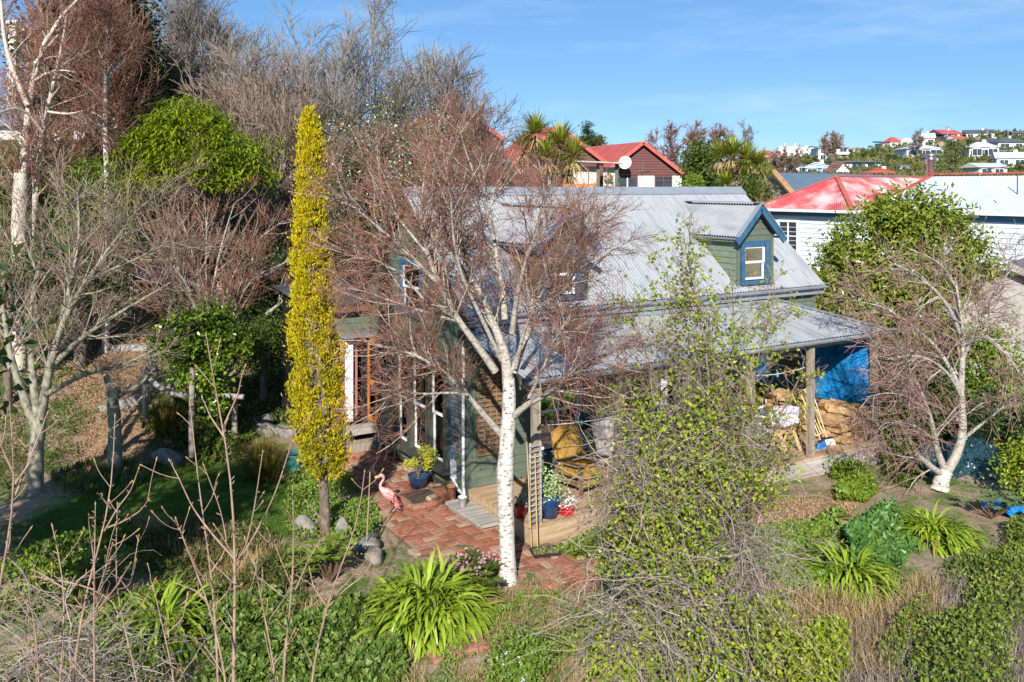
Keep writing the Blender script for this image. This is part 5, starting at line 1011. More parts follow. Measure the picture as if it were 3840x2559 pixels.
icl = [(P(750,1250,17.4),(.75,.7,.42)), (P(640,1290,17.6),(.35,.4,.3)), (P(860,1290,17.4),(.35,.4,.28)), (P(740,1370,17.3),(.5,.5,.3)), (P(770,1180,17.5),(.4,.4,.2)), (P(800,1480,17.5),(.2,.2,.5)), (P(760,1420,17.2),(.25,.2,.3))]
V, f = cloud(icl, 7500, .085, .08, .1, 40, .1, .1, .5); MB().add(V, f).obj('ivy', leafm('lime_ivy_leaf', [(.05,.1,.012),(.11,.19,.018),(.2,.3,.025),(.3,.38,.04)], .2, .25, .6), ar)
# --- bed edging bricks and stones around the pollard
for k, (px, py) in enumerate([(290,1790),(340,1800),(470,1810),(520,1790),(540,1770),(270,1820)]):
    o = bpy.data.objects.new('edging_brick', BME[k % 5]); COL.objects.link(o); p = T3(P(px, py, 5.5*F/(py-HY))); o.location = p+[0,0,.05]; o.rotation_euler = (rng.normal(0,.4), rng.normal(0,.4), rng.uniform(0,3)); o.scale = (.9,1,1.6)
    tag(o, ['terracotta edging brick standing in front of the pollard trunk bed','tilted edging brick next to the pollard trunk','mossy edging brick right of the pollard trunk','edging brick at the lawn corner of the trunk bed','edging brick nearest the lawn under the trunk bed fern','outermost edging brick left of the trunk bed'][k], 'brick', 'bed edging bricks')
stone = mat('lichen_boulder', [(.08,.07,.06),(.17,.155,.135),(.27,.25,.22),(.2,.2,.1)], .9, 7, (1,1,1), .6, 22)
def rock(label, px, py, d, s, name='boulder', m=stone, group=None):
    p = T3(P(px, py, d)); u_, v_ = np.meshgrid(np.linspace(0,2*math.pi,15)[:-1], np.linspace(.02,math.pi-.02,9)); dr = np.stack([np.cos(u_)*np.sin(v_), np.sin(u_)*np.sin(v_), np.cos(v_)], -1)
    ph = rng.uniform(0,6,6); rad = 1+.16*np.sin(dr[...,0]*3+ph[0]+dr[...,2]*2)+.13*np.sin(dr[...,1]*4+ph[1])+.1*np.sin(dr[...,2]*5+ph[2]+dr[...,0]*4); rad = np.round(rad*7)/7*.5+rad*.5
    V = (dr*rad[...,None]*np.array(s)+[0,0,s[2]*.55]).reshape(-1,3)+p; n_ = 14; F_ = [[r*n_+i, r*n_+(i+1) % n_, (r+1)*n_+(i+1) % n_, (r+1)*n_+i] for r in range(8) for i in range(n_)]
    o = MB().add(V, F_).obj(name, m, None, True, loc=p); return tag(o, label, 'rock', group)
rock('grey lichened boulder left of the golden conifer trunk', 1145, 1955, 13.6, (.2,.17,.17)); rock('tall upright stone right of the golden conifer trunk', 1287, 1985, 13.3, (.13,.1,.24)); rock('small stone leaning against the golden conifer trunk', 1190, 1950, 13.8, (.09,.1,.14))
rock('flat stone under the steel bowl', 1370, 2070, 13, (.2,.16,.1)); rock('pale boulder with dark shade below the steel bowl', 1400, 2130, 12.6, (.16,.14,.13))
for k, (px, py, s) in enumerate([(985,1390,.22),(1040,1420,.16),(960,1470,.2),(1060,1500,.18),(1010,1450,.2),(1075,1560,.17),(1000,1520,.16),(940,1430,.14)]):
    rock(['big flat stone at the top of the dry stone bank','stone right of the big flat one in the bank','dark stone low in the rock bank','pale stone beside the golden conifer in the bank','middle stone of the rock bank','yellowish stone at the foot of the bank','mossy stone low in the rock bank','leftmost small stone of the rock bank'][k], px, py, 19.2-.35*(py-1400)/100, (s,s*.8,s*.7), group='stones of the bank')
rock('dark rounded boulder at the edge of the mulch path', 630, 1660, 17.2, (.33,.22,.17))
# mulch steps and boards on the terraces
for k, (pts, t_) in enumerate([(((420,1325),(560,1315)), 'weathered plank edging the upper mulch terrace'), (((370,1560),(560,1505)), 'grey log edging the lower mulch path'), (((540,1185),(620,1180)), 'red brown timber step high on the mulch path')]):
    a, b = GT(*pts[0]), GT(*pts[1]); o = thing('path_edging', t_, 'timber edging', a); MB().bar(a+[0,0,.08], b+[0,0,.08], .08, .2).obj('timber', lattb if k == 2 else drift, o)
wp = GT(710,1130); wpo = thing('garden_screen', 'white painted garden screen behind the arbour', 'screen', wp); MB().box(wp+[-.12,-.02,0], wp+[.12,.02,.95]).obj('board', white, wpo); MB().bar(wp+[.1,-.03,.0], wp+[.22,-.03,.75], .08, .02).obj('brace', white, wpo)
sh_ = GT(590,1120); sho = thing('garden_shelter', 'low grey roofed shelter half hidden behind the bare trees', 'shelter', sh_); MB().hexa(np.array([(-.7,-.4,.55),(.7,-.4,.5),(.7,.5,.95),(-.7,.5,1.0),(-.7,-.4,.6),(.7,-.4,.55),(.7,.5,1.0),(-.7,.5,1.05)])+sh_).obj('roof', mat('slate_sheet', [(.12,.13,.15),(.2,.21,.24)], .7, 5), sho)
for x, y in ((-.6,-.3),(.6,-.3),(-.6,.4),(.6,.4)): MB().box(sh_+[x-.04,y-.04,-.2], sh_+[x+.04,y+.04,.55]).obj('post', postm, sho)
# --- chimneys of the house beyond the bank
stuc = mat('pale_stucco', [(.55,.52,.48),(.68,.66,.62)], .85, 5, (1,1,3))
hb = spot(560, 50); hs_ = thing('hilltop_house', 'pale house beyond the trees with tall stucco chimneys', 'house', hb); zr = ztop(330, 50)
MB().box(hb+[-9,0,-1], hb+[6.4,6,zr-hb[2]-2.2]).obj('wall', stuc, hs_); MB().hexa(np.array([(hb[0]-9.4,49.6,zr-2.2),(hb[0]+6.8,49.6,zr-2.2),(hb[0]+6.8,56.4,zr-2.2),(hb[0]-9.4,56.4,zr-2.2),(hb[0]-8,52.5,zr),(hb[0]+5.2,52.5,zr),(hb[0]+5.2,53.5,zr),(hb[0]-8,53.5,zr)])).obj('roof', mat('slate_roof', [(.1,.11,.13),(.17,.18,.2)], .7, 3), hs_)
for px, top, w in ((788,180,50), (85,90,58), (5,60,40)):
    x = (px-CX)/F*50-hb[0]; z = ztop(top, 50)-hb[2]; h2 = w/F*50/2; zq = zr-hb[2]; ch = MB().box((x-h2*.82,1,zq-2), (x+h2*.82,1+h2*1.6,z-.5)).obj('chimney', stuc, hs_, world=False)
    MB().box((x-h2,.9,z-.495), (x+h2,1+h2*1.75,z-.3)).obj('cornice', stuc, ch, world=False); MB().box((x-h2*1.3,.8,z-.298), (x+h2*1.3,1+h2*1.9,z-.15)).obj('cap', stuc, ch, world=False)
    MB().hexa(np.array([(x-h2*1.2,.85,z-.15),(x+h2*1.2,.85,z-.15),(x+h2*1.2,1+h2*1.8,z-.15),(x-h2*1.2,1+h2*1.8,z-.15),(x-h2*.4,1.2,z),(x+h2*.4,1.2,z),(x+h2*.4,1.5,z),(x-h2*.4,1.5,z)])).obj('crown', stuc, ch, world=False)
# a big evergreen standing just left of the view shades the lawn
leafy('evergreen_tree', 'evergreen tree just outside the left edge whose shade falls over the lawn', -540, 8.0, 660, 2100, 340, lf_dk, 7000, .14, .09, 9, .28)
leafy('evergreen_tree', 'second evergreen beyond the left edge shading the mulch bed', -1150, 8.6, 330, 2000, 480, lf_dk, 7000, .14, .09, 9, .28)
# ------------------------------------------------------------ neighbours behind the cottage
redroof = mat('red_painted_iron', [(.34,.06,.045),(.44,.09,.065),(.5,.13,.1)], .55, 2, (1,1,1))
redworn = mat('worn_red_iron', [(.42,.06,.065),(.46,.11,.115),(.52,.25,.25),(.56,.42,.42)], .75, .9, (1,1,1), spec=.15, pos=[.36,.46,.54,.64])
paleroof = mat('pale_blue_iron', [(.42,.5,.56),(.5,.57,.63),(.56,.62,.67)], .5, 1.5)
slateb = mat('slate_blue_iron', [(.085,.13,.18),(.11,.16,.215)], .55, 2)
plank = mat('dark_red_cladding', [(.085,.03,.028),(.12,.045,.042),(.15,.06,.055)], .75, 3, (.4,1,8))
wblock = mat('white_block_wall', [(.62,.6,.56),(.74,.72,.68)], .8, 8, (1,1,1), .3, 30)
wbl = mat('pale_blue_weatherboard', [(.58,.65,.71),(.65,.71,.77),(.7,.75,.8)], .6, 3, (1,1,4))
friz = mat('blue_frieze', [(.1,.22,.38),(.13,.26,.43)], .6, 4)
darkglass = mat('dark_far_glass', [(.02,.03,.04),(.05,.07,.09)], .15, 3, spec=.6)
def corr_plane(a, b, c, d, parent, m, name, pitch=.1, amp=.012, world=True):
    """corrugated roof plane: a-b along the ridge, d-c along the eave"""
    a, b, c, d = [np.asarray(v, float) for v in (a, b, c, d)]; n = max(8, int(max(np.linalg.norm(b-a), np.linalg.norm(c-d))/pitch*5)); t = np.linspace(0,1,n+1)[:,None]
    nr = np.cross(b-a if np.linalg.norm(b-a) > .01 else c-d, d-a); nr = nr/np.linalg.norm(nr); nr = nr*np.sign(nr[2]); L_ = np.linalg.norm(c-d); w = (np.sin(t*L_/pitch*2*math.pi)*amp)*nr
    V = np.vstack([a+(b-a)*t+w, d+(c-d)*t+w]); i = np.arange(n); return MB().add(V, np.stack([i,i+1,n+2+i,n+1+i],1)).obj(name, m, parent, True, world=world)
def win(parent, o, ux, z, w, h, fm=white, gm=darkglass, out=.04, bars=1, nrm=None):
    """flat window on a wall: o = middle of the sill, ux = unit vector along the wall, nrm = outwards"""
    ux = np.asarray(ux, float); nrm = np.asarray(nrm, float); o = np.asarray(o, float)+nrm*out; mb = MB(); up = np.array([0,0,1.]); f = min(.07, w*.1)
    def bx(mb, x0, x1, z0, z1, k0, k1): mb.hexa(np.array([o+ux*x+nrm*k+up*zz for zz in (z0,z1) for x, k in ((x0,k0),(x1,k0),(x1,k1),(x0,k1))]))
    bx(mb,-w/2-f,-w/2,-f,h+f,-.03,.03); bx(mb,w/2,w/2+f,-f,h+f,-.03,.03); bx(mb,-w/2,w/2,-f,0,-.03,.04); bx(mb,-w/2,w/2,h,h+f,-.03,.03)
    for k in range(bars): x = -w/2+w*(k+1)/(bars+1); bx(mb,x-f/3,x+f/3,0,h,-.02,.02)
    if bars: bx(mb,-w/2,w/2,h*.62,h*.62+f*.6,-.021,.021)
    wn = mb.obj('window', fm, parent); g = MB(); bx(g,-w/2,w/2,0,h,-.025,-.012); pg = g.obj('pane', gm, None); pg.data.transform(__import__('mathutils').Matrix.Translation(-Vector(parent.location))); pg.parent = wn; return wn
# --- white house with the worn red roof
A, Bq = np.array([9.97,34.6]), np.array([12.1,31.5]); e1 = unit(Bq-A); e2 = np.array([.824,.566]); ZG, ZB, ZRi = 4.5, 1.2, 5.74
wh = thing('white_house', 'pale blue weatherboard house with worn red hip roof behind the laurel', 'house', (12.1,31.5,ZB))
def v3(p, z): return np.array([p[0], p[1], z])
C2 = Bq+e2*9.5; D2 = A+e2*9.5
def clad(parent, p, q, z0, z1, m, nrm, ops=(), e=.17, name='weatherboard'):
    p = np.asarray(p,float); q = np.asarray(q,float); L_ = np.linalg.norm(q-p); u_ = (q-p)/L_; z = z0; n3 = np.array([nrm[0],nrm[1],0])
    while z < z1-.01:
        zt = min(z+e, z1); segs = [(0,L_)]
        for a0,a1,b0,b1 in ops:
            if b0 < (z+zt)/2 < b1: segs = [s for x0,x1 in segs for s in ((x0,min(x1,a0)),(max(x0,a1),x1)) if s[1]-s[0] > .02]
        for x0, x1 in segs:
            a, b = v3(p+u_*x0, z), v3(p+u_*x1, z); up = np.array([0,0,zt-z]); MB().hexa(np.array([a,b,b+n3*.03,a+n3*.03,a+up,b+up,b+n3*.008+up,a+n3*.008+up])).obj(name, m, parent)
        z = zt
nA = -e2; clad(wh, A, Bq, ZB+.9, ZG-.25, wbl, nA); nB = np.array([e1[0], e1[1]]); clad(wh, Bq, C2, ZB+.9, ZG-.25, wbl, nB)
MB().hexa(np.array([v3(A-nA*.05,ZB-.5),v3(Bq-nA*.05-nB*.05,ZB-.5),v3(C2-nB*.05,ZB-.5),v3(D2,ZB-.5),v3(A-nA*.05,ZG),v3(Bq-nA*.05-nB*.05,ZG),v3(C2-nB*.05,ZG),v3(D2,ZG)])).obj('wall_core', wbl, wh)
MB().hexa(np.array([v3(A,ZG-.25),v3(Bq,ZG-.25),v3(Bq+nA*.03,ZG-.25),v3(A+nA*.03,ZG-.25),v3(A,ZG),v3(Bq,ZG),v3(Bq+nA*.03,ZG),v3(A+nA*.03,ZG)])).obj('frieze', friz, wh)
Ae, Be, Ce, De = A-e1*.35+nA*.35, Bq+e1*.35+nA*.35, C2+e1*.35, D2-e1*.35; M1 = (A+Bq)/2+e2*1.88; M2 = M1+e2*6.3
corr_plane(v3(M1,ZRi), v3(M1,ZRi), v3(Be,ZG), v3(Ae,ZG), wh, redworn, 'hip_roof_face'); corr_plane(v3(M1,ZRi), v3(M2,ZRi), v3(Ce,ZG), v3(Be,ZG), wh, redworn, 'roof_face'); MB().poly([v3(M1,ZRi),v3(M2,ZRi),v3(De,ZG),v3(Ae,ZG)]).obj('rear_roof_face', redworn, wh)
for a, b in ((M1,Be),(M1,Ae)): MB().bar(v3(a,ZRi+.04), v3(b,ZG+.04), .16, .03).obj('hip_cap', redroof, wh)
MB().bar(v3(M1,ZRi+.05), v3(M2,ZRi+.05), .18, .03).obj('ridge_cap', redroof, wh)
for a, b in ((Ae,Be),(Be,Ce)): MB().bar(v3(a,ZG-.04), v3(b,ZG-.04), .1, .1).obj('gutter', white, wh)
q = A+e1*1.1; win(wh, v3(q,ZB+1.35), v3(e1,0), 0, .8, 1.45, nrm=v3(nA,0))
S = np.array([15.8,33.0]); g2 = np.array([.59,-.807]); g1 = np.array([-.807,-.59]); E1 = S+g1*2.6-g2*1.0; E2 = E1+g2*10; S2 = S+g2*9.0; 
clad(wh, E1-g1*.3+g2*.3, E2-g1*.3, ZB+.6, ZG-.3, wbl, g1); MB().hexa(np.array([v3(E1-g1*.35,ZB-.5),v3(E2-g1*.35,ZB-.5),v3(E2-g1*4.6,ZB-.5),v3(E1-g1*4.6,ZB-.5),v3(E1-g1*.35,ZG),v3(E2-g1*.35,ZG),v3(E2-g1*4.6,ZG),v3(E1-g1*4.6,ZG)])).obj('wing_core', wbl, wh)
MB().hexa(np.array([v3(E1-g1*.3,ZG-.3),v3(E2-g1*.3,ZG-.3),v3(E2-g1*.27,ZG-.3),v3(E1-g1*.27,ZG-.3),v3(E1-g1*.3,ZG),v3(E2-g1*.3,ZG),v3(E2-g1*.27,ZG),v3(E1-g1*.27,ZG)])).obj('frieze', friz, wh)
corr_plane(v3(S,5.77), v3(S2,5.77), v3(E2,ZG), v3(E1,ZG), wh, paleroof, 'wing_roof_face', .16, .008); MB().poly([v3(S,5.77),v3(S2,5.77),v3(E2-g1*5.2,ZG),v3(E1-g1*5.2,ZG)]).obj('wing_rear_face', paleroof, wh); MB().poly([v3(S,5.77),v3(E1,ZG),v3(E1-g1*5.2,ZG)]).obj('wing_hip_face', redworn, wh)
MB().bar(v3(S-g2*.1,5.83), v3(S2,5.83), .3, .05).obj('ridge_cap', redroof, wh); MB().bar(v3(S,5.82), v3(E1,ZG+.06), .22, .03).obj('hip_cap', redroof, wh); MB().bar(v3(E1,ZG-.04), v3(E2,ZG-.04), .1, .1).obj('gutter', white, wh)
q = E1-g1*.27+g2*6.35; win(wh, v3(q,ZB+1.2), v3(g2,0), 0, 1.1, 1.5, nrm=v3(g1,0), bars=2)
fl = P(3490,655,33.2); MB().lathe([(.15,-.6),(.15,.55),(.19,.56),(.19,.6),(.13,.62),(.13,.68),(.21,.7),(.21,.76),(.1,.8),(0,.8)], 14, fl).obj('flue', metalm, wh, True)
an = P(3815,760,29.3); at_ = thing('tv_antenna', 'thin television antenna on the pale roof at the right edge', 'antenna', an-[0,0,.5]); MB().tube([an-[0,0,.5], an+[0,0,.95]], .018, 5).obj('mast', black, at_); MB().tube([an+[-.75,0,.0], an+[.3,0,.15]], .014, 5).obj('boom', black, at_)
for k in range(9): c = an+[-.7+.12*k,0,.01+.017*k]; MB().tube([c-[0,.18,.08], c+[0,.18,.08]], .008, 4).obj('element', black, at_)
# --- stone building with slate blue roof
A1, B1, C1 = P(2900,647,42), P(3400,659,43), P(2985,745,39.3); Ee = A1+np.array([-(C1-A1)[0], -(C1-A1)[1], (C1-A1)[2]]); D1 = B1+(C1-A1); st = thing('stone_barn', 'old stone building with slate blue iron roof beside the cabbage tree', 'building', (C1[0], C1[1], 1.5))
corr_plane(A1, B1, D1, C1, st, slateb, 'roof_face', .2, .008); MB().poly([A1,B1,B1+(Ee-A1),Ee]).obj('rear_roof_face', slateb, st)
stw = mat('lime_washed_stone', [(.24,.19,.15),(.42,.35,.28),(.55,.49,.42),(.32,.22,.15)], .95, 3, (1,1,1.6), .8, 8, bdist=.06)
zb = 1.5; MB().add([v3(C1,C1[2]),A1,Ee,v3(Ee,zb),v3(A1,zb),v3(C1,zb)], [[0,1,4,5],[1,2,3,4]]).obj('gable_wall', stw, st); MB().poly([v3(C1,C1[2]),v3(D1,D1[2]),v3(D1,zb),v3(C1,zb)]).obj('front_wall', stw, st)
MB().bar(A1+[0,0,.06]+(A1-C1)*.02, C1+[0,0,.05]+(C1-A1)*.06, .3, .1).obj('barge_board', mat('rusted_barge', [(.3,.13,.05),(.4,.22,.1),(.35,.28,.2)], .9, 3), st)
for k in range(46):
    a, b = rng.random(2); t0 = C1+(Ee-C1)*a; zmx = min(A1[2]-(abs(a-.5)*2)*(A1[2]-C1[2])-.25, 6); z = 3.0+(zmx-3.0)*b; s = rng.uniform(.12,.26); ux = unit((Ee-C1)*[1,1,0]); n_ = np.cross(ux, [0,0,1.]); n_ = n_*(-1 if n_[1] > 0 else 1); o_ = v3(t0, z)
    MB().hexa(np.array([o_+ux*x+n_*kk+np.array([0,0,zz]) for zz in (-s*.45,s*.45) for x, kk in ((-s,-.02),(s,-.02),(s*.9,.04),(-s*.9,.04))])).obj('stone', stw, st)
# --- red roofed town houses
th = mat('pink_curtain_panel', [(.62,.45,.42),(.7,.54,.5)], .8, 2)
def townhouse(label, ax, ay, rx, ry, rdx, rdy, d, d2, base):
    a = P(ax,ay,d); r = P(rx,ry,d); l = a*2-r; l[2] = r[2]; rb_ = P(rdx,rdy,d2); o = thing('town_house', label, 'house', (a[0],d,base)); dv = rb_-a
    corr_plane(a+[0,-.3,.05], rb_, rb_+(l-a), l+[0,-.3,.05], o, redroof, 'roof_face', .35, .012); MB().poly([a+[0,-.3,.05], rb_, rb_+(r-a), r+[0,-.3,.05]]).obj('rear_roof_face', redroof, o)
    z = r[2]
    while z < a[2]-.1:
        zt = min(z+.17, a[2]-.02); f0 = (a[2]-z)/(a[2]-r[2]); f1 = (a[2]-zt)/(a[2]-r[2]); w = r[0]-a[0]
        MB().hexa(np.array([(a[0]-w*f0,d,z),(a[0]+w*f0,d,z),(a[0]+w*f0,d-.05,z),(a[0]-w*f0,d-.05,z),(a[0]-w*f1,d,zt),(a[0]+w*f1,d,zt),(a[0]+w*f1,d-.015,zt),(a[0]-w*f1,d-.015,zt)])).obj('cladding_board', plank, o); z = zt
    for q in (l, r): MB().bar(a+[0,-.34,.0], q+[(q-a)[0]*.06,-.34,(q-a)[2]*.06], .06, .22, (0,0,1)).obj('barge_board', redroof, o)
    MB().box((l[0],d+.01,base), (r[0],d+6,r[2]-.01)).obj('wall', plank, o); return o, a, l, r
o, a, l, r = townhouse('red gabled house with dark red cladding and a satellite dish', 2411,536,2564,656,2200,552,56,66, 3.6)
w0 = P(2391,660,56); w1 = P(2554,660,56); MB().box((w0[0],55.85,3.6), (P(2455,0,56)[0],56,w0[2])).obj('block_wall', wblock, o); MB().box((P(2520,0,56)[0],55.85,3.6), (w1[0],56,w1[2])).obj('block_wall', wblock, o); MB().box((P(2455,0,56)[0],55.85,3.6), (P(2520,0,56)[0],56,P(0,706,56)[2])).obj('block_wall', wblock, o)
win(o, P(2487,703,55.9), (1,0,0), 0, 1.0, .66, mat('brown_frame',[(.12,.05,.03),(.16,.07,.04)],.6,5), nrm=(0,-1,0), bars=1); c = P(2350,716,55.8); MB().box((c[0]-.75,55.8,c[2]-1), (c[0]+.6,55.9,P(0,668,55.8)[2])).obj('sliding_door', darkglass, o); MB().box((c[0]+.0,55.74,c[2]-1), (c[0]+.08,55.8,P(0,668,55.8)[2])).obj('door_frame', white, o)
dc = P(2346,612,55); ds_ = thing('satellite_dish', 'white satellite dish on the red gabled house', 'dish', dc-[0,0,.3]); MB().lathe([(0,0),(.2,.025),(.36,.09),(.42,.13),(.36,.1),(.2,.035),(0,.01)], 20).obj('reflector', white, ds_, True, world=False).rotation_euler = (R(80),0,R(-25)); ds_.children[0].location = (0,0,.3); MB().tube([(0,0,.2),(.1,.6,.0)], .03, 6).obj('bracket', metalm, ds_, world=False); MB().tube([(0,0,.1),(-.1,-.4,.25)], .015, 5).obj('feed_arm', metalm, ds_, world=False)
an = P(2410,652,55); at_ = thing('tv_antenna', 'small television antenna on the red gabled house wall', 'antenna', an); MB().tube([an, an+[0,0,.7]], .02, 5).obj('mast', metalm, at_); MB().tube([an+[-.1,0,.66], an+[.5,0,.7]], .015, 5).obj('boom', metalm, at_)
o, a, l, r = townhouse('middle red gabled house behind the spiky cabbage tree', 2095,478,2262,605,1990,488,52,60, 3.4)
pg = thing('pergola', 'green timber pergola with translucent roof beside the middle red gable', 'pergola', P(2290,716,50)*[1,1,0]+[0,0,3.4])
for px in (2243,2312): q = P(px,716,50); MB().box((q[0]-.08,49.9,3.4), (q[0]+.08,50.06,P(0,612,50)[2])).obj('post', mat('green_post',[(.06,.1,.07),(.1,.15,.11)],.7,6), pg)
q0, q1 = P(2150,606,50), P(2335,614,50); MB().bar(q0, q1, 1.4, .08).obj('roof', mat('aged_fibreglass',[(.3,.29,.26),(.42,.4,.36)],.7,4), pg)
for (p0, p1, z0, z1, m_) in ((2150,2205,625,690,th),(2208,2238,625,690,th),(2110,2238,691,720,orange),(2262,2308,628,700,wblock)): x0, x1 = P(p0,0,50.3)[0], P(p1,0,50.3)[0]; MB().box((x0,50.2,P(0,z1,50.3)[2]), (x1,50.3,P(0,z0,50.3)[2])).obj('wall_panel', m_, pg)
sb = P(2285,668,49.7); sbo = thing('flower_shelf', 'shelf of green and pink pot plants under the pergola', 'plants', sb); MB().box(sb+[-.25,0,-.05], sb+[.25,.2,0]).obj('shelf', postm, sbo); V, f = cloud([(sb+[0,.1,.12],(.25,.1,.1)),(sb+[0,.1,-.4],(.25,.1,.1))], 160, .1, .08, .06, 20); MB().add(V, f).obj('foliage', lf_br, sbo); V, f = cloud([(sb+[.1,.0,.14],(.2,.1,.08))], 40, .07, .06, .05, 10); MB().add(V, f).obj('flowers', pinkm, sbo)
townhouse('leftmost red gabled house seen through the birch twigs', 1735,417,1885,520,1600,428,50,58, 3.4)
# --- cabbage trees
lf_cb = leafm('cabbage_tree_leaf', [(.17,.19,.02),(.28,.31,.03),(.4,.41,.07)], .25); 
def cabbage(label, px, d, heads, trunkpts, n=150, ln=.95, skirt=True):
    b = spot(px, d); o = thing('cabbage_tree', label, 'tree', b); t0 = np.vstack([b-[0,0,.2], PL(trunkpts, d)]); MB().tube(resample(t0,8), np.linspace(.17,.13,8), 8).obj('trunk', limbw, o, True)
    for (hx, hy, dd, sc) in heads:
        c = P(hx,hy,d+dd); MB().tube(resample(np.array([t0[-1], (t0[-1]+c)/2+[(c-t0[-1])[0]*.2,0,-.1], c-[0,0,.1]]),7), np.linspace(.11,.08,7), 6).obj('branch', limbw, o, True)
        k = int(n*sc); dr = randdir(k,-.35); V, f = straps(c+dr*.06, dr+[0,0,.25], rng.uniform(.7,1.1,k)*ln*sc, .06, rng.uniform(.05,.2,k), 6); MB().add(V, f).obj('leaf_head', lf_cb, o)
        if skirt: k = int(n*.4); dr = randdir(k,-1)*[1,1,.3]-[0,0,.5]; V, f = straps(c-[0,0,.15]+dr*.05, dr, rng.uniform(.6,1.0,k)*ln*sc, .05, .4, 5); MB().add(V, f).obj('dead_skirt', straw, o)
cabbage('cabbage tree with spiky round heads right of the red gabled house', 2765, 40, [(2745,580,0,1.1),(2700,590,.4,.9),(2800,600,-.3,1.0),(2840,615,.3,1.0),(2800,655,-.5,.8),(2740,660,.2,.8),(2720,690,-.3,.7),(2872,665,.2,.6)], [(2775,720),(2778,690)], 150)
cabbage('cabbage tree with long drooping leaves behind the birch twigs', 2060, 36, [(2010,500,0,1.05),(2100,540,.2,1.1),(2150,590,-.2,1.0),(1965,560,.3,.9),(2050,590,-.3,1.0),(2130,640,-.2,.8)], [(2060,720),(2058,660)], 170, 1.0)
bare('bare_tree', 'weeping reddish bare tree behind the red gabled house roof', 2540, 62, 470, 110, barkb, twr, 5, -.02, 1.2, .12, tr=(.012,.018)); bare('bare_tree', 'dull red bare tree left of the bushy green tree', 2640, 60, 478, 90, barkb, twr, 4, .0, 1.1, .1, tr=(.012,.018)); bare('bare_tree', 'thin grey bare tree above the cabbage tree heads', 2760, 60, 488, 60, barkb, twg, 4, .04, .8, .08, tr=(.012,.018))
leafy('leafy_tree', 'bushy green tree between the red house and the cabbage tree', 2635, 47, 520, 760, 75, lf_md, 5200, .2, .09, 8, .28, up=.5); leafy('leafy_shrub', 'round green shrub at the foot of the cabbage tree', 2835, 38, 655, 790, 62, lf_md, 3600, .13, .07, 6, .16); leafy('leafy_shrub', 'low yellow green shrub right of the white block wall', 2590, 45, 660, 760, 50, lf_br, 2000, .14, .08, 5, .16)
bare('bare_tree', 'dark bare tree right of the cabbage tree before the hillside', 2955, 60, 565, 75, barkb, twb, 6, .08, .9, .08, tr=(.011,.016)); bare('bare_tree', 'straw coloured brush beside the stone gable', 2850, 36, 740, 60, straw, straw, 5, .08, .7, .02)
for px, top, hf, t_ in ((2205,462,42,'distant eucalyptus with layered crown beside the red gable'), (2010,470,35,'distant dark tree top above the hidden red roofs'), (2245,505,24,'small pale distant tree right of the eucalyptus')):
    leafy('eucalyptus_tree', t_, px, 110, top, 560, hf, lf_dk if px != 2245 else lf_ol, 900, .35, .18, 9, .28, per=40, shell=.75)
# --- garage and drive on the right
dvp = [GT(px, py) for px, py in ((3640,1640),(3640,1360),(3900,1360),(4300,1480),(4300,1760),(3900,1700))]; dv_ = MB().poly(np.array([q+[0,0,.05] for q in dvp])).obj('driveway', mat('pale_asphalt', [(.2,.19,.19),(.28,.27,.265),(.34,.33,.32)], .9, 3, (1,1,1), .3, 60)); tag(dv_, kind='structure')
gp = P(3792,1300,24); gb_ = np.array([gp[0],24,float(T(gp[0],24))]); gs = thing('garage', 'weathered grey gabled shed at the right edge', 'shed', gb_, R(-42)); zt = ztop(987,24)-gb_[2]; gw = mat('grey_render', [(.3,.27,.25),(.4,.37,.34),(.46,.43,.4)], .9, 3)
MB().add(np.array([(-1.25,0,0),(1.25,0,0),(1.25,0,zt-.62),(0,0,zt-.08),(-1.25,0,zt-.62),(-1.25,4,0),(1.25,4,0),(1.25,4,zt-.62),(0,4,zt-.08),(-1.25,4,zt-.62)]), [[0,1,2,4],[0,4,9,5],[1,6,7,2]]).add(np.array([(-1.25,0,zt-.62),(1.25,0,zt-.62),(0,0,zt-.08)]), [[0,1,2]]).obj('wall', gw, gs, world=False)
for s in (-1,1): MB().hexa(np.array([(0,-.25,zt-.02),(s*1.5,-.25,zt-.67),(s*1.5,4.2,zt-.67),(0,4.2,zt-.02),(0,-.25,zt+.04),(s*1.5,-.25,zt-.61),(s*1.5,4.2,zt-.61),(0,4.2,zt+.04)])).obj('roof_face', mat('dark_shingle',[(.09,.09,.1),(.16,.16,.17)],.8,6), gs, world=False); MB().bar((0,-.27,zt-.06), (s*1.5,-.27,zt-.71), .05, .18).obj('barge_board', fasc, gs, world=False)
# --- hillside suburb
fcols = {'w':mat('far_white_wall',[(.62,.62,.6),(.72,.72,.7)],.8,2), 'c':mat('far_cream_wall',[(.62,.56,.44),(.7,.64,.52)],.8,2), 'g':mat('far_grey_wall',[(.36,.37,.37),(.46,.47,.47)],.8,2), 'b':mat('far_blue_wall',[(.1,.25,.4),(.14,.3,.46)],.8,2), 's':mat('far_sage_wall',[(.42,.48,.4),(.5,.55,.47)],.8,2), 'k':mat('far_dark_wall',[(.03,.045,.07),(.06,.07,.1)],.8,2), 'o':mat('far_brick_wall',[(.42,.12,.06),(.5,.17,.09)],.85,3)}
rcols = {'r':redroof, 'p':mat('far_pale_roof',[(.42,.46,.5),(.54,.58,.61)],.6,.6), 'd':mat('far_dark_roof',[(.06,.075,.095),(.11,.12,.145)],.7,.6), 't':mat('far_tan_roof',[(.3,.19,.12),(.4,.27,.18)],.8,.6), 'n':mat('far_brown_roof',[(.16,.08,.06),(.22,.12,.09)],.8,.6), 'f':mat('far_flat_roof',[(.2,.22,.23),(.28,.3,.31)],.7,.6)}
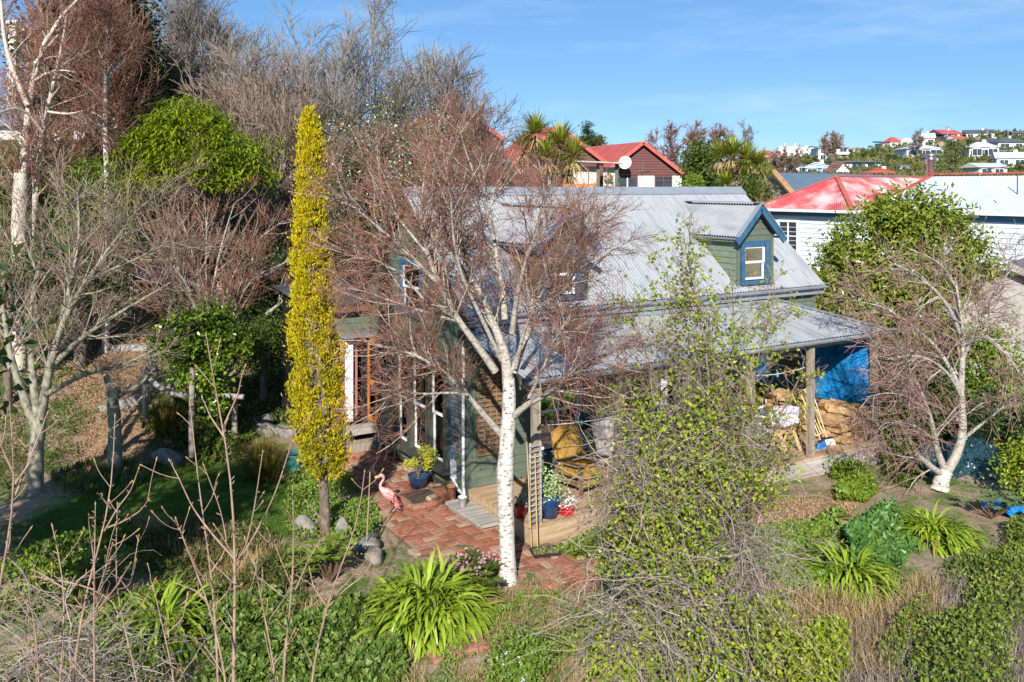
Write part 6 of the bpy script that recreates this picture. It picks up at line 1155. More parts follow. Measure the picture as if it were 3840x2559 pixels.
HS = [
('white villa with red roof left of the far white terrace',2888,598,80,26,16,'hip','w','r',.2),('far white villa with twin gables and tall chimneys',2995,578,116,34,18,'gables','w','p',0),('two storey white house with dark flat roof on the hillside',3125,602,100,42,8,'two','w','f',0),('small far house with tan roof behind bushes',3220,572,46,18,10,'hip','c','t',.2),('long low modern white house with dark glazing',3215,636,160,24,7,'flat','w','d',.05),('blue house with pale hip roof above the slate roof',3070,655,92,22,20,'hip','b','p',-.2),('white fronted house with steep brown roof',3160,658,66,14,28,'gablef','w','n',.4),('red roofed house with white gable just above the slate roof',3310,664,92,12,18,'hip','w','r',0),('white house with dark roof behind the bare tree',2990,652,64,26,14,'hip','w','d',.3),
('long low house with dark eaves on the left hill crest',3368,530,104,22,9,'flat','c','d',0),('red roofed house below the crest house',3362,556,52,20,18,'hip','w','r',.3),('pale roofed house between red roofs on the hill',3410,548,56,14,14,'hip','w','p',0),('sage green gabled house on the hillside',3470,550,62,28,18,'gable','s','p',-.3),('dark walled house with bright red roof on the crest',3573,528,96,20,18,'gable','k','r',.4),('wide white villa with pale roof and dark bay windows',3470,588,124,26,16,'bay','w','p',0),('small house with navy roof behind the flue',3495,616,46,20,10,'hip','b','d',.1),('white house with grey roof and blue garage on the crest',3675,520,92,18,13,'gable','w','d',-.35),('orange brick house with dark hip roof',3737,555,82,24,10,'hip','o','d',.1),('tall white villa with grey roof and chimney',3690,594,98,36,20,'bay','w','p',-.15),('white house with dark blue hip roof at the right',3795,562,100,24,18,'hip','w','d',.1),('white gabled house with pale roof at the right edge',3795,628,96,30,22,'gable','w','p',-.35),('cream bungalow with sunroom and pale roof',3725,660,112,28,16,'gable','c','p',.2),('tiny white shed below the yellow bushes',3394,644,32,18,3,'flat','w','f',0),('dark low house at the right end of the crest',3822,516,50,14,9,'flat','k','d',0),('small flat roofed grey house under the villas',3765,580,44,12,4,'flat','g','f',0),('little red roofed house at the left of the hillside',2884,612,36,10,12,'hip','w','r',0),('brown roofed house with pale walls near the crest',3540,560,40,12,14,'hip','c','t',.2),('white house with red porch roof on the far crest',3600,536,46,12,12,'gable','w','r',.3)]
def far_house(label, px, py, wpx, hpx, rpx, kind, wc, rc, yaw):
    b = GT(px, py, 60); d = b[1]; k = d/F*1.12; w = wpx*k/(abs(math.cos(yaw))+.35*abs(math.sin(yaw))); h = hpx*k; r = rpx*k; dp = min(w*.75, 9); o = thing('hillside_house', label, 'house', b, yaw); wm, rm = fcols[wc], rcols[rc]; x = w/2
    MB().box((-x,0,-4), (x,dp,h)).obj('wall', wm, o, world=False); e = .04*w+.15
    def H(name, pts, m): return MB().hexa(np.array(pts, float)).obj(name, m, o, world=False)
    if kind in ('flat','two'): H('roof', [(-x-e,-e*1.5,h),(x+e,-e*1.5,h),(x+e,dp+e,h+r*.5),(-x-e,dp+e,h+r*.5),(-x-e,-e*1.5,h+r*.5),(x+e,-e*1.5,h+r*.5),(x+e,dp+e,h+r),(-x-e,dp+e,h+r)], rm)
    elif kind in ('hip','bay'): q = min(dp/2, x*.8); H('roof', [(-x-e,-e,h),(x+e,-e,h),(x+e,dp+e,h),(-x-e,dp+e,h),(-x+q,dp*.45,h+r),(x-q,dp*.45,h+r),(x-q,dp*.55,h+r),(-x+q,dp*.55,h+r)], rm)
    elif kind == 'gable': H('roof', [(-x-e,-e,h),(x+e,-e,h),(x+e,dp+e,h),(-x-e,dp+e,h),(-x-e,dp*.48,h+r),(x+e,dp*.48,h+r),(x+e,dp*.52,h+r),(-x-e,dp*.52,h+r)], rm); MB().poly([(-x-e-.03,-.0,h),(-x-e-.03,dp,h),(-x-e-.03,dp/2,h+r*.92)]).obj('gable_end', wm, o, world=False); MB().poly([(x+e+.03,-.0,h),(x+e+.03,dp,h),(x+e+.03,dp/2,h+r*.92)]).obj('gable_end', wm, o, world=False)
    elif kind == 'gablef':
        for s in (-1,1): H('roof', [(0,-e,h+r),(s*(x+e),-e,h-.2),(s*(x+e),dp,h-.2),(0,dp,h+r),(0,-e,h+r+.2),(s*(x+e),-e,h),(s*(x+e),dp,h),(0,dp,h+r+.2)], rm)
        MB().poly([(-x,-.02,h-.1),(x,-.02,h-.1),(0,-.02,h+r*.95)]).obj('gable_end', wm, o, world=False)
    elif kind == 'gables':
        H('roof', [(-x-e,1.5,h),(x+e,1.5,h),(x+e,dp+e,h),(-x-e,dp+e,h),(-x,dp*.5,h+r),(x,dp*.5,h+r),(x,dp*.55,h+r),(-x,dp*.55,h+r)], rm)
        for c in (x*.2, x*.72):
            g = x*.26; MB().box((c-g,-1.2,-4), (c+g,1.4,h)).obj('wing', wm, o, world=False); MB().poly([(c-g-.2,-1.25,h),(c+g+.2,-1.25,h),(c,-1.25,h+r*.9)]).obj('gable_end', wm, o, world=False)
            for s in (-1,1): MB().poly([(c,-1.4,h+r),(c+s*(g+.4),-1.4,h-.1),(c+s*(g+.4),dp*.5,h-.1),(c,dp*.5,h+r)]).obj('wing_roof', rm, o, world=False)
        for c in (-x*.65,-x*.05): MB().box((c-.35,dp*.45,h), (c+.35,dp*.55,h+r*1.5)).obj('chimney', fcols['c'], o, world=False)
    if kind == 'bay':
        for c in (-x*.55, x*.5):
            H('bay', [(c-x*.2,-.9,-3),(c+x*.2,-.9,-3),(c+x*.26,0,-3),(c-x*.26,0,-3),(c-x*.2,-.9,h*.95),(c+x*.2,-.9,h*.95),(c+x*.26,0,h*.95),(c-x*.26,0,h*.95)], wm)
            wz(o, c, -.93, x*.3, h*.25, h*.85)
        MB().box((x*.1,dp*.4,h+r*.4), (x*.1+.9,dp*.5,h+r*1.35)).obj('chimney', wm, o, world=False); wz(o, 0, -.03, x*.22, h*.0, h*.8)
    else:
        rows = ((.08,.42),(.58,.9)) if kind == 'two' else ((.3,.82),); nw = max(2, int(w/3.2))
        for z0, z1 in rows:
            for i in range(nw): wz(o, -x+w*(i+.5)/nw+rng.normal(0,.1), -.03 if kind != 'gables' else -1.28 if i > nw//2 else -.03, min(w/nw*rng.uniform(.4,.7), 2.6)/2, h*z0, h*z1)
        if kind == 'two': MB().box((x*.1,-1.1,h*.46), (x+.1,-.02,h*.52)).obj('balcony', wm, o, world=False); MB().box((x*.1,-1.1,h*.52), (x+.1,-1.02,h*.66)).obj('balcony_rail', wm, o, world=False)
        if kind in ('hip','gable') and rng.random() < .5: MB().box((x*.2,dp*.4,h+r*.5), (x*.2+.7,dp*.4+.6,h+r*1.35)).obj('chimney', fcols['c'], o, world=False)
    return o
def wz(o, c, y, hw_, z0, z1):
    f = .12; w = MB().box((c-hw_-f,y-.06,z0-f), (c+hw_+f,y+.02,z1+f)).obj('window', white, o, world=False); MB().box((c-hw_,y-.09,z0), (c-.04,y-.061,z1)).obj('pane', darkglass, w, world=False); MB().box((c+.04,y-.09,z0), (c+hw_,y-.061,z1)).obj('pane', darkglass, w, world=False)
for h_ in HS: far_house(*h_)
# hillside trees: each its own thing, built from six crowns
def crown_mesh(seed, lm, n=520, ln=.3, wd=.2):
    cl = [(np.array([0,0,.55]), (.32,.32,.38))]+[(np.array([0,0,.5])+randdir(1)[0]*[.28,.28,.3], (.2,.2,.18)) for _ in range(6)]
    V, f = cloud(cl, n, .085, .055, .06, 30, .2); o = MB().add(V, f).obj('crown', lm); me = o.data; bpy.data.objects.remove(o); return me
lf_pu = leafm('purple_leaf', [(.03,.012,.02),(.06,.025,.035)], .1); lf_au = leafm('gold_shrub_leaf', [(.2,.17,.02),(.32,.26,.03),(.34,.2,.03)], .2)
CR = {k: [crown_mesh(0, m) for _ in range(2)] for k, m in (('d',lf_dk),('m',lf_md),('o',lf_ol),('b',lf_br),('p',lf_pu),('y',lf_au))}
tkm = MB().tube([(0,0,-.15),(0.01,0,.35),(0,0.01,.6)], [.035,.028,.01], 6).obj('trunk', barkb); TK = tkm.data; bpy.data.objects.remove(tkm)
KN = {'d':'dark evergreen','m':'mid green','o':'olive brown','b':'light green','p':'purple leaved','y':'golden yellow'}
def hill_tree(px, py, w, h, k, where):
    b = GT(px, py, 60); s = b[1]/F; o = thing('hillside_tree', '%s tree %s' % (KN[k], where), 'tree', b, rng.uniform(0,6), 'trees among the hillside houses')
    for nm, me in (('trunk',TK),('crown',CR[k][rng.integers(0,2)])):
        c = bpy.data.objects.new(nm, me); COL.objects.link(c); c.parent = o; c.scale = (w*s*.82, w*s*.82, h*s*.85)
    return o
for a in [(3585,650,125,150,'o','forming the tall dome behind the metal flue'),(3560,600,70,90,'o','left of the tall dome tree, near its top'),(3030,600,60,44,'m','below the far white terrace'),(3060,612,50,36,'o','left of the two storey house'),(3110,612,40,40,'d','in front of the two storey house'),(3190,592,30,46,'d','right of the two storey house'),(3235,598,70,66,'m','above the long modern house'),(3265,590,60,50,'b','on the grassy knoll under the crest'),(3290,604,60,44,'m','right of the grassy knoll'),(3300,580,40,30,'p','dark purple clump above the modern house'),(3240,575,30,24,'p','small purple clump near the tan roofed house'),(3380,592,60,60,'m','left of the wide white villa'),(3345,610,70,40,'d','below the red roofed houses'),(3420,620,70,40,'y','below the wide white villa'),(3450,640,60,54,'y','above the red roof ridge left of the flue'),(3395,625,50,40,'b','in the yellow flowering patch'),(3520,655,40,50,'o','between the flue and the small house'),(3640,640,60,60,'b','right of the tall dome tree'),(3665,655,50,70,'o','dark trunked clump left of the cream bungalow'),(3680,612,40,36,'d','below the tall white villa'),(3640,560,60,46,'d','under the white crest house'),(3700,550,50,40,'o','left of the orange brick house'),(3685,522,22,34,'d','narrow cone by the crest house'),(3660,575,40,40,'m','left of the tall white villa'),(3765,600,50,36,'o','between the villas at the right'),(3820,600,70,46,'o','below the dark blue hip roof'),(3830,650,90,50,'m','at the right edge above the pale roof'),(3780,648,50,40,'b','right of the cream bungalow'),(3780,655,40,30,'d','beside the sunroom of the cream bungalow'),(3750,520,40,26,'d','behind the orange brick house'),(3770,506,40,20,'o','on the right crest'),(3800,528,50,24,'b','under the dark crest house'),(3330,640,60,30,'o','beside the modern house'),(3260,655,60,26,'o','behind the brown roofed house'),(3340,655,40,34,'y','right of the long modern house'),(3400,660,50,36,'o','above the red hip ridge'),(3100,655,34,26,'m','right of the blue house'),(3040,648,50,34,'b','left of the blue house'),(3025,630,70,36,'m','above the blue house'),(2950,600,60,36,'o','by the little red roofed house'),(2920,640,50,60,'d','low on the left of the hillside'),(3130,640,60,34,'o','above the blue house roof'),(3160,620,60,30,'d','beside the fence of the modern house'),(3470,560,30,26,'d','below the sage gabled house'),(3500,540,30,26,'m','right of the sage gabled house'),(3430,530,22,28,'o','left of the sage gable on the crest'),(3450,522,26,20,'d','on the crest left of the red roof'),(3625,540,40,26,'m','under the red crest roof'),(3750,575,40,26,'d','above the grey flat house'),(3715,625,34,44,'p','narrow purple shrub by the tall villa'),(3700,628,24,30,'y','orange shrub by the tall villa'),(3540,640,60,40,'b','left foot of the tall dome tree'),(3620,658,50,34,'b','right foot of the tall dome tree'),(3280,560,26,20,'o','on the crest left of the long low house')]: hill_tree(*a)
bare('bare_tree', 'round dark bare tree on the far ridge above the two storey house', 3122, 250, 503, 36, barkb, twb, 6, .05, .8, .3, tr=(.05,.07)); bare('bare_tree', 'small grey bare tree on the crest above the sage house', 3440, 250, 490, 11, barkb, twg, 4, .08, .5, .15, tr=(.04,.06))
n = 9000; px = rng.uniform(2850,3900,n); yy = rng.uniform(70,350,n); xx = (px-CX)/F*yy; pos = np.stack([xx,yy,T(xx,yy)+rng.random(n)*.0022*yy],1); V, f = leaves(pos, randdir(n,0), randdir(n)+[0,-.5,.8], rng.uniform(.003,.007,n)*yy, rng.uniform(.002,.005,n)*yy); o = MB().add(V, f).obj('hillside_scrub', mat('far_scrub', [(.035,.05,.015),(.08,.1,.025),(.14,.14,.05),(.12,.09,.05)], .8, .03, island=.6)); tag(o, 'low scrub and grass covering the hillside between the houses', 'scrub', kind='stuff')
# power poles and lines
pole = mat('grey_pole', [(.2,.18,.17),(.3,.28,.26)], .8, 4)
tops = []
for px, top, bot, d, t_ in ((3553,474,520,300,'tallest power pole on the crest above the red roof'), (3161,514,556,280,'power pole right of the round bare tree'), (3073,524,560,290,'power pole above the far white terrace'), (3703,482,512,320,'power pole above the white crest house'), (3780,485,520,320,'power pole near the right edge of the crest'), (3502,620,668,62,'thin pale pole left of the metal flue')):
    b = np.array([(px-CX)/F*d, d, ztop(bot+8,d)]); z = ztop(top,d); o = thing('power_pole', t_, 'power pole', b, 0, 'power poles'); r_ = .0006*d; MB().tube([b, [b[0],d,z]], r_, 6).obj('pole', pole, o)
    for k in (.04, .12): MB().box((b[0]-7*d/F,d-r_,z-(z-b[2])*k-.1), (b[0]+7*d/F,d+r_,z-(z-b[2])*k+.1)).obj('crossarm', pole, o)
    tops.append([b[0],d,z-.2])
for i, (a, b, sg, r_, t_) in enumerate(((tops[0],tops[3],2,.035,'power line between the two crest poles'), (tops[3],tops[4],1.5,.035,'power line at the right of the crest'), (P(2960,598,62),P(3502,622,62),.35,.018,'upper overhead wire crossing the hillside'), (P(3502,622,62),P(3860,606,62),.4,.018,'overhead wire right of the thin pole'), (P(2960,603,62.3),P(3502,626,62.3),.4,.018,'lower overhead wire crossing the hillside'))):
    a = np.array(a); b = np.array(b); t = np.linspace(0,1,14)[:,None]; q = a+(b-a)*t; q[:,2] -= sg*4*(t*(1-t))[:,0]; o = thing('overhead_wire', t_, 'wire', a); MB().tube(q, r_, 4, False).obj('wire', black, o)
# ------------------------------------------------------------ undergrowth
def world_poly(pxs): return np.array([GT(*q)[:2] for q in pxs])
def scatter(poly, n):
    lo, hi = poly.min(0), poly.max(0); out = []
    while sum(map(len, out)) < n: p = rng.uniform(lo, hi, (n*2,2)); out.append(p[inpoly(p[:,0], p[:,1], poly)])
    return np.vstack(out)[:n]
def mound(x, y, s=1.0, seed=0): return .5+.25*np.sin(x*2.1*s+seed)*np.cos(y*1.7*s+seed*2)+.25*np.sin(x*4.3*s-y*3.7*s+seed)
def carpet(name, label, cat, poly, n, ln, wd, h, lm, seed=0, up=.4, thr=0.0, shape='leaf', parent_h=0):
    p = scatter(np.asarray(poly), n); m = mound(p[:,0], p[:,1], 1, seed)
    if thr: k = m > thr+rng.normal(0,.09,n); p = p[k]; m = m[k]
    n = len(p); z = T(p[:,0], p[:,1])+h*m*rng.random(n)**.5; pos = np.stack([p[:,0],p[:,1],z],1)
    if shape == 'leaf': V, f = leaves(pos, randdir(n,-.2)+[0,0,up], randdir(n)*.7+[0,-.25,.9], rng.uniform(.6,1.3,n)*ln, rng.uniform(.6,1.3,n)*wd)
    else: pos[:,2] = T(p[:,0],p[:,1]); V, f = straps(pos, randdir(n,.0)+[0,0,up], rng.uniform(.5,1.2,n)*ln, wd, rng.uniform(.1,.4,n), 5)
    o = MB().add(V, f).obj(name, lm); return tag(o, label, cat, kind='stuff')
carpet('lawn_grass', 'short green grass of the small lawn', 'grass', LAWN, 42000, .055, .006, .0, blade, up=.9, shape='strap')
carpet('ivy_ground_cover', 'glossy ivy sprawling over the slope below the large agapanthus', 'ivy', world_poly([(760,2320),(1150,2260),(1350,2330),(1480,2430),(1580,2700),(760,2700)]), 12000, .085, .08, .42, lf_iv, 1, thr=.25)
carpet('shade_ground_cover', 'dark leafy ground cover at the lower left', 'ground cover', world_poly([(-100,2100),(330,2030),(520,2010),(640,2200),(760,2300),(760,2750),(-100,2750)]), 11000, .07, .05, .28, lf_br, 2, thr=.4)
carpet('border_plants', 'mixed low border plants around the golden conifer foot', 'border plants', world_poly([(1090,1800),(1290,1780),(1440,1960),(1390,2060),(1130,2060),(1060,1990)]), 5200, .06, .035, .32, lf_wd, 3, thr=.3)
carpet('edge_weeds', 'dark fern and grass border between lawn and lower slope', 'border plants', world_poly([(330,2010),(560,1965),(900,2010),(1080,2080),(1150,2240),(760,2290),(640,2190),(520,2100)]), 8000, .09, .03, .35, lf_ol, 4)
carpet('dry_grass', 'dry straw coloured grass along the lawn edge', 'dry grass', world_poly([(480,1980),(900,2010),(1080,2090),(1000,2200),(700,2150)]), 4200, .28, .008, 0, straw, 5, up=.7, shape='strap')
carpet('slope_weeds', 'lime green weeds on the bare slope at the bottom centre', 'weeds', world_poly([(1680,2380),(1950,2250),(2250,2230),(2350,2400),(2400,2700),(1600,2700)]), 6500, .05, .035, .14, lf_wd, 6, thr=.58)
carpet('slope_grass', 'thin dry grass on the bare slope below the birch', 'dry grass', world_poly([(1750,2200),(2200,2180),(2350,2350),(2350,2600),(1700,2600)]), 6500, .16, .006, 0, straw, 7, up=.15, shape='strap')
carpet('bed_weeds', 'bright weeds in the bed right of the climbing shrub', 'weeds', world_poly([(2820,2010),(3150,1990),(3300,2030),(3300,2160),(3000,2240),(2800,2150)]), 8500, .06, .05, .26, lf_wd, 8, thr=.25)
carpet('leaf_bed', 'broad blue green leaves left of the right agapanthus', 'plants', world_poly([(3170,2010),(3340,1950),(3430,2060),(3380,2160),(3200,2170)]), 2600, .11, .085, .45, leafm('broad_weed_leaf', [(.05,.13,.03),(.09,.2,.04),(.14,.27,.06)], .25), 9)
carpet('hedge_cover', 'dense low hedge of small leaves filling the lower right corner', 'hedge', world_poly([(3420,2330),(3560,2180),(3700,2080),(3800,2000),(3900,1980),(4050,2100),(4050,2800),(3350,2800),(3300,2500)]), 13000, .065, .04, .5, leafm('hedge_leaf', [(.04,.07,.012),(.09,.14,.018),(.17,.22,.03),(.26,.25,.05)], .2, .5, .3), 10, thr=.4)
carpet('hedge_cover', 'yellowish leafy scrub along the bottom right of the tangle', 'hedge', world_poly([(2700,2380),(2950,2300),(3180,2420),(3200,2800),(2500,2800)]), 8000, .06, .045, .4, lf_yg, 11, thr=.45)
carpet('dry_grass', 'dry stalks between the hedge and the lower agapanthus', 'dry grass', world_poly([(2850,2260),(3300,2250),(3500,2180),(3560,2330),(3300,2560),(2900,2560)]), 5200, .3, .008, 0, straw, 12, up=.5, shape='strap')
carpet('deck_weeds', 'low weeds along the foot of the deck boards', 'weeds', world_poly([(2060,2080),(2300,2010),(2500,1960),(2500,2060),(2330,2130),(2150,2110)]), 2600, .06, .04, .3, lf_br, 13)
carpet('deck_weeds', 'green weeds at the right end of the deck', 'weeds', world_poly([(3130,1840),(3230,1800),(3300,1850),(3240,1900),(3140,1890)]), 1800, .07, .05, .3, lf_br, 14)
carpet('verge_weeds', 'shaded weeds beside the deck end under the birch', 'weeds', world_poly([(3270,1700),(3400,1660),(3480,1760),(3420,1850),(3330,1800)]), 3000, .06, .045, .3, lf_md, 15)
carpet('bank_cover', 'ferny undergrowth on the rock bank left of the golden conifer', 'undergrowth', world_poly([(880,1400),(1000,1300),(1120,1330),(1120,1640),(1040,1640),(900,1560)]), 5000, .09, .04, .35, lf_md, 16, thr=.35)
carpet('bank_cover', 'undergrowth between the trees high on the left bank', 'undergrowth', world_poly([(-200,1180),(-200,860),(600,780),(1150,820),(1150,1180),(800,1130),(500,1120)]), 16000, .13, .07, .7, lf_md, 17, thr=.3)
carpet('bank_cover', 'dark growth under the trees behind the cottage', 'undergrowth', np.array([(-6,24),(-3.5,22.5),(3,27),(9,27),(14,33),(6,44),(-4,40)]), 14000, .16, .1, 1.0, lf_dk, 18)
carpet('bed_plants', 'ferns and daffodil leaves in the bed around the pollard', 'plants', world_poly([(180,1790),(330,1740),(560,1740),(560,1800),(460,1870),(250,1860)]), 1500, .2, .02, 0, lf_md, 19, up=.9, shape='strap')
carpet('arbour_plants', 'leafy border plants under the arbour rail', 'plants', world_poly([(520,1650),(560,1560),(900,1540),(960,1640),(880,1720),(640,1660)]), 3600, .12, .05, .5, lf_md, 20)
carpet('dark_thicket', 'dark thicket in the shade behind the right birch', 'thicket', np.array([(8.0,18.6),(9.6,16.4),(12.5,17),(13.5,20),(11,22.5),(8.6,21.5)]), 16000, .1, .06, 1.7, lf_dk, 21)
carpet('brick_weeds', 'tiny weeds sprouting between the patio bricks', 'weeds', np.array(PATIO), 500, .035, .02, .05, lf_wd, 22, thr=.62)
carpet('fallen_chips', 'loose wood chips strewn on the paths', 'wood chips', np.array(MULCH), 9000, .06, .018, .02, leafm('wood_chip', [(.2,.12,.06),(.4,.26,.14),(.56,.41,.25)], 0, .9, .1), 23, up=0)
carpet('fallen_chips', 'bright wood chips before the deck end', 'wood chips', np.array(MULCH2), 3000, .05, .015, .02, MATS['wood_chip'], 24, up=0)
carpet('bank_cover', 'rough grass and weeds over the terraces under the left trees', 'undergrowth', world_poly([(-300,1700),(-300,1150),(300,1130),(260,1300),(200,1420),(330,1560),(240,1720),(-200,1950)]), 9000, .16, .012, 0, lf_ol, 40, up=.6, shape='strap')
carpet('bank_cover', 'leafy weeds on the terraces under the left trees', 'undergrowth', world_poly([(-300,1800),(-300,1150),(700,1130),(900,1300),(760,1330),(560,1300),(350,1350),(400,1560),(240,1750),(-200,1950)]), 9000, .07, .045, .25, lf_md, 41, thr=.42)
carpet('leaf_litter', 'brown leaf litter under the left trees', 'litter', world_poly([(-300,1850),(-300,1150),(800,1130),(1000,1500),(900,1600),(500,1500),(240,1750)]), 9000, .07, .03, .04, leafm('dead_leaf', [(.08,.045,.025),(.17,.1,.06),(.28,.18,.11)], .1, .85, .1), 42, up=.1)
# rhododendrons, hellebore and other single plants
def whorl(name, label, px, py, d, nst, h, spread, lm, ln=.16, wd=.045, per=9, flower=None):
    c = T3(P(px,py,d)); o = thing(name, label, 'shrub', c); st = MB(); L_ = []
    for i in range(nst):
        a = rng.uniform(0,6.28); r_ = spread*math.sqrt(rng.random()); tip = c+[math.cos(a)*r_, math.sin(a)*r_, h*rng.uniform(.55,1.05)]; st.tube(resample(np.array([c, (c+tip)/2+[0,0,-.03], tip]),5), np.linspace(.014,.006,5), 5)
        t = np.linspace(0,2*math.pi,per,endpoint=False)+rng.random(); dr = np.stack([np.cos(t), np.sin(t), np.full(per, rng.uniform(.1,.5))],1); L_.append((np.repeat(tip[None],per,0), dr))
    st.obj('stems', MATS['brown_stem'], o); pos = np.vstack([a for a,_ in L_]); dr = np.vstack([b for _,b in L_]); V, f = straps(pos, dr, ln*rng.uniform(.7,1.1,len(pos)), wd, .14, 5); MB().add(V, f).obj('leaves', lm, o)
    if flower: V, f = cloud([(c+[0,0,h],(spread,spread,.08))], flower[0], .05, .045, .05, 10); MB().add(V, f).obj('flowers', flower[1], o)
lf_rh = leafm('rhododendron_leaf', [(.08,.13,.02),(.15,.22,.03),(.24,.3,.05)], .15, .35, .5)
whorl('rhododendron', 'rhododendron with whorled leaves left of the large agapanthus', 1240, 2180, 12.0, 26, .5, .32, lf_rh); whorl('rhododendron', 'light rhododendron behind the bare shoots near the conifer', 1140, 2190, 12.0, 16, .42, .25, lf_rh); whorl('rhododendron', 'dark rhododendron at the lower left among bare shoots', 370, 2180, 11.6, 20, .55, .35, lf_md)
whorl('rhododendron', 'rhododendron in front of the covered heap at the right', 3720, 1990, 14.6, 18, .4, .4, leafm('blue_rhodo_leaf', [(.07,.12,.04),(.13,.19,.07),(.2,.26,.1)], .1))
whorl('hellebore', 'hellebore with dusty pink flowers behind the large agapanthus', 1790, 2150, 11.9, 22, .32, .3, lf_md, .14, .05, 7, (150, leafm('dusty_pink_petal', [(.5,.25,.3),(.62,.36,.4)], .3)))
whorl('leafy_seedling', 'dark leaved sapling at the foot of the birch trunk', 1850, 2210, 11.5, 8, .3, .15, lf_md, .12, .05, 7)
o, _ = leafy('flowering_weed', 'bright green forget-me-not clump with pale blue flowers at the bottom', 1960, 9.9, 2330, 2560, 130, lf_wd, 2600, .06, .03, 6, .07, 'plant', foot=False); V, f = cloud([(spot(1960,9.8)+[0,0,.3],(.3,.2,.1))], 90, .03, .03, .05, 8); MB().add(V, f).obj('flowers', leafm('pale_blue_petal', [(.4,.48,.7),(.55,.6,.78)], .3), o)
leafy('nasturtium', 'round leaved nasturtium patch beside the wood chips', 3115, 13.9, 1920, 2000, 46, lf_wd, 260, .09, .085, 4, .07, 'plant', foot=False); leafy('leafy_shrub', 'dark blue green leafy plant in the shade under the climber', 2360, 11.6, 2080, 2260, 90, leafm('euphorbia_leaf', [(.03,.07,.03),(.06,.12,.05),(.09,.16,.07)], .15), 1600, .07, .04, 5, .08, 'plant', foot=False); leafy('fern_clump', 'feathery green fern bed at the foot of the deck', 2330, 12.3, 1990, 2090, 110, lf_br, 1900, .05, .02, 6, .07, 'plant', foot=False)
leafy('leafy_shrub', 'sunlit yellow leaved shrub at the far right edge', 3830, 15.5, 1650, 1900, 70, lf_yg, 2200, .07, .05, 6, .13); leafy('leafy_shrub', 'shaded hedge mass under the right birch crown', 3420, 19, 1230, 1700, 200, lf_md, 7500, .1, .06, 8, .24); leafy('leafy_shrub', 'ivy grown thicket right of the right birch', 3700, 19.5, 1200, 1600, 150, lf_br, 5200, .1, .06, 8, .22)
leafy('leafy_shrub', 'small green bush below the right end of the deck', 3185, 16.2, 1745, 1850, 55, lf_br, 1500, .07, .05, 5, .08, 'plant', foot=False)
# tarpaulin covered heap
hb_ = T3(P(3650,1900,17.0)); hp = thing('covered_heap', 'heap under a crumpled dark green tarpaulin behind the right birch trunk', 'tarpaulin', hb_); n = 46; g1, g2 = np.meshgrid(np.linspace(-1,1,n), np.linspace(-1,1,n)); x = g1*1.1; y = g2*.75+.3
hz_ = .62*np.exp(-((g1-.15)**2*1.6+g2**2*1.5))+.28*np.exp(-((g1+.75)**2*7+(g2+.2)**2*4)); hz_ = hz_+.05*np.sin(g1*9+g2*5)*hz_+.04*np.abs(np.sin(g1*14-g2*9))*hz_+.012*rng.normal(size=g1.shape); hz_ = np.where(np.maximum(np.abs(g1),np.abs(g2)) > .93, -.03, hz_); wx, wy = x+hb_[0], y+hb_[1]; i0 = (np.arange(n-1)[:,None]*n+np.arange(n-1)).ravel()
MB().add(np.stack([wx,wy,T(wx,wy)+np.maximum(hz_,-.03)],-1).reshape(-1,3), np.stack([i0,i0+1,i0+n+1,i0+n],1)).obj('sheet', mat('dark_green_tarpaulin', [(.006,.022,.028),(.012,.04,.048),(.03,.075,.085)], .28, 5, (1,1,1), .7, 9, spec=.6, bdist=.05), hp)
bt = T3(P(3770,2010,14.9)); n = 14; g1, g2 = np.meshgrid(np.linspace(-.35,.35,n), np.linspace(-.3,.3,n)); i0 = (np.arange(n-1)[:,None]*n+np.arange(n-1)).ravel(); bto = thing('loose_tarpaulin', 'crumpled bright blue tarpaulin edge at the right of the covered heap', 'tarpaulin', bt); MB().add(np.stack([g1+bt[0], g2+bt[1], T(g1+bt[0],g2+bt[1])+.1+.06*np.sin(g1*22)*np.cos(g2*19)], -1).reshape(-1,3), np.stack([i0,i0+1,i0+n+1,i0+n],1)).obj('sheet', tarp, bto, True)
# stakes
rust = mat('rusted_iron', [(.12,.045,.03),(.2,.08,.05),(.26,.12,.08)], .9, 12)
for (a, b, d, m_, t_) in (((3000,2225),(2968,2390),11.4,rust,'leaning rusty iron stake left of the lower agapanthus'), ((3512,2035),(3490,2160),13.0,rust,'leaning rusty iron stake by the right agapanthus'), ((3226,2090),(3218,2190),12.4,fasc,'short grey wooden stake in the lower agapanthus'), ((1388,1770),(1372,1990),12.9,stemm,'thin brown garden cane left of the flamingo')):
    p0, p1 = P(*a, d), P(*b, d); p1 = T3(p1)-[0,0,.05]; o = thing('garden_stake', t_, 'stake', p1); w = .05 if m_ in (rust, fasc) else .016
    if m_ is rust: MB().bar(p1, p0, w, .008, (0,1,0)).bar(p1+[.02,.02,0], p0+[.02,.02,0], .008, w).obj('iron', m_, o)
    else: MB().bar(p1, p0, w, w).obj('stake', m_, o)
bs_ = T3(P(1720,2440,10.4)); bso = thing('brick_slab', 'faded red painted slab half buried below the large agapanthus', 'slab', bs_+[0,0,.02], R(28)); MB().hexa(np.array([(-.36,-.1,-.05),(.36,-.1,-.03),(.36,.1,-.03),(-.36,.1,-.05),(-.35,-.09,.03),(.35,-.09,.05),(.35,.09,.05),(-.35,.09,.03)])).obj('slab', mat('faded_red_concrete', [(.3,.1,.085),(.42,.18,.15)], .9, 6, (1,1,1), .4, 30), bso, world=False)
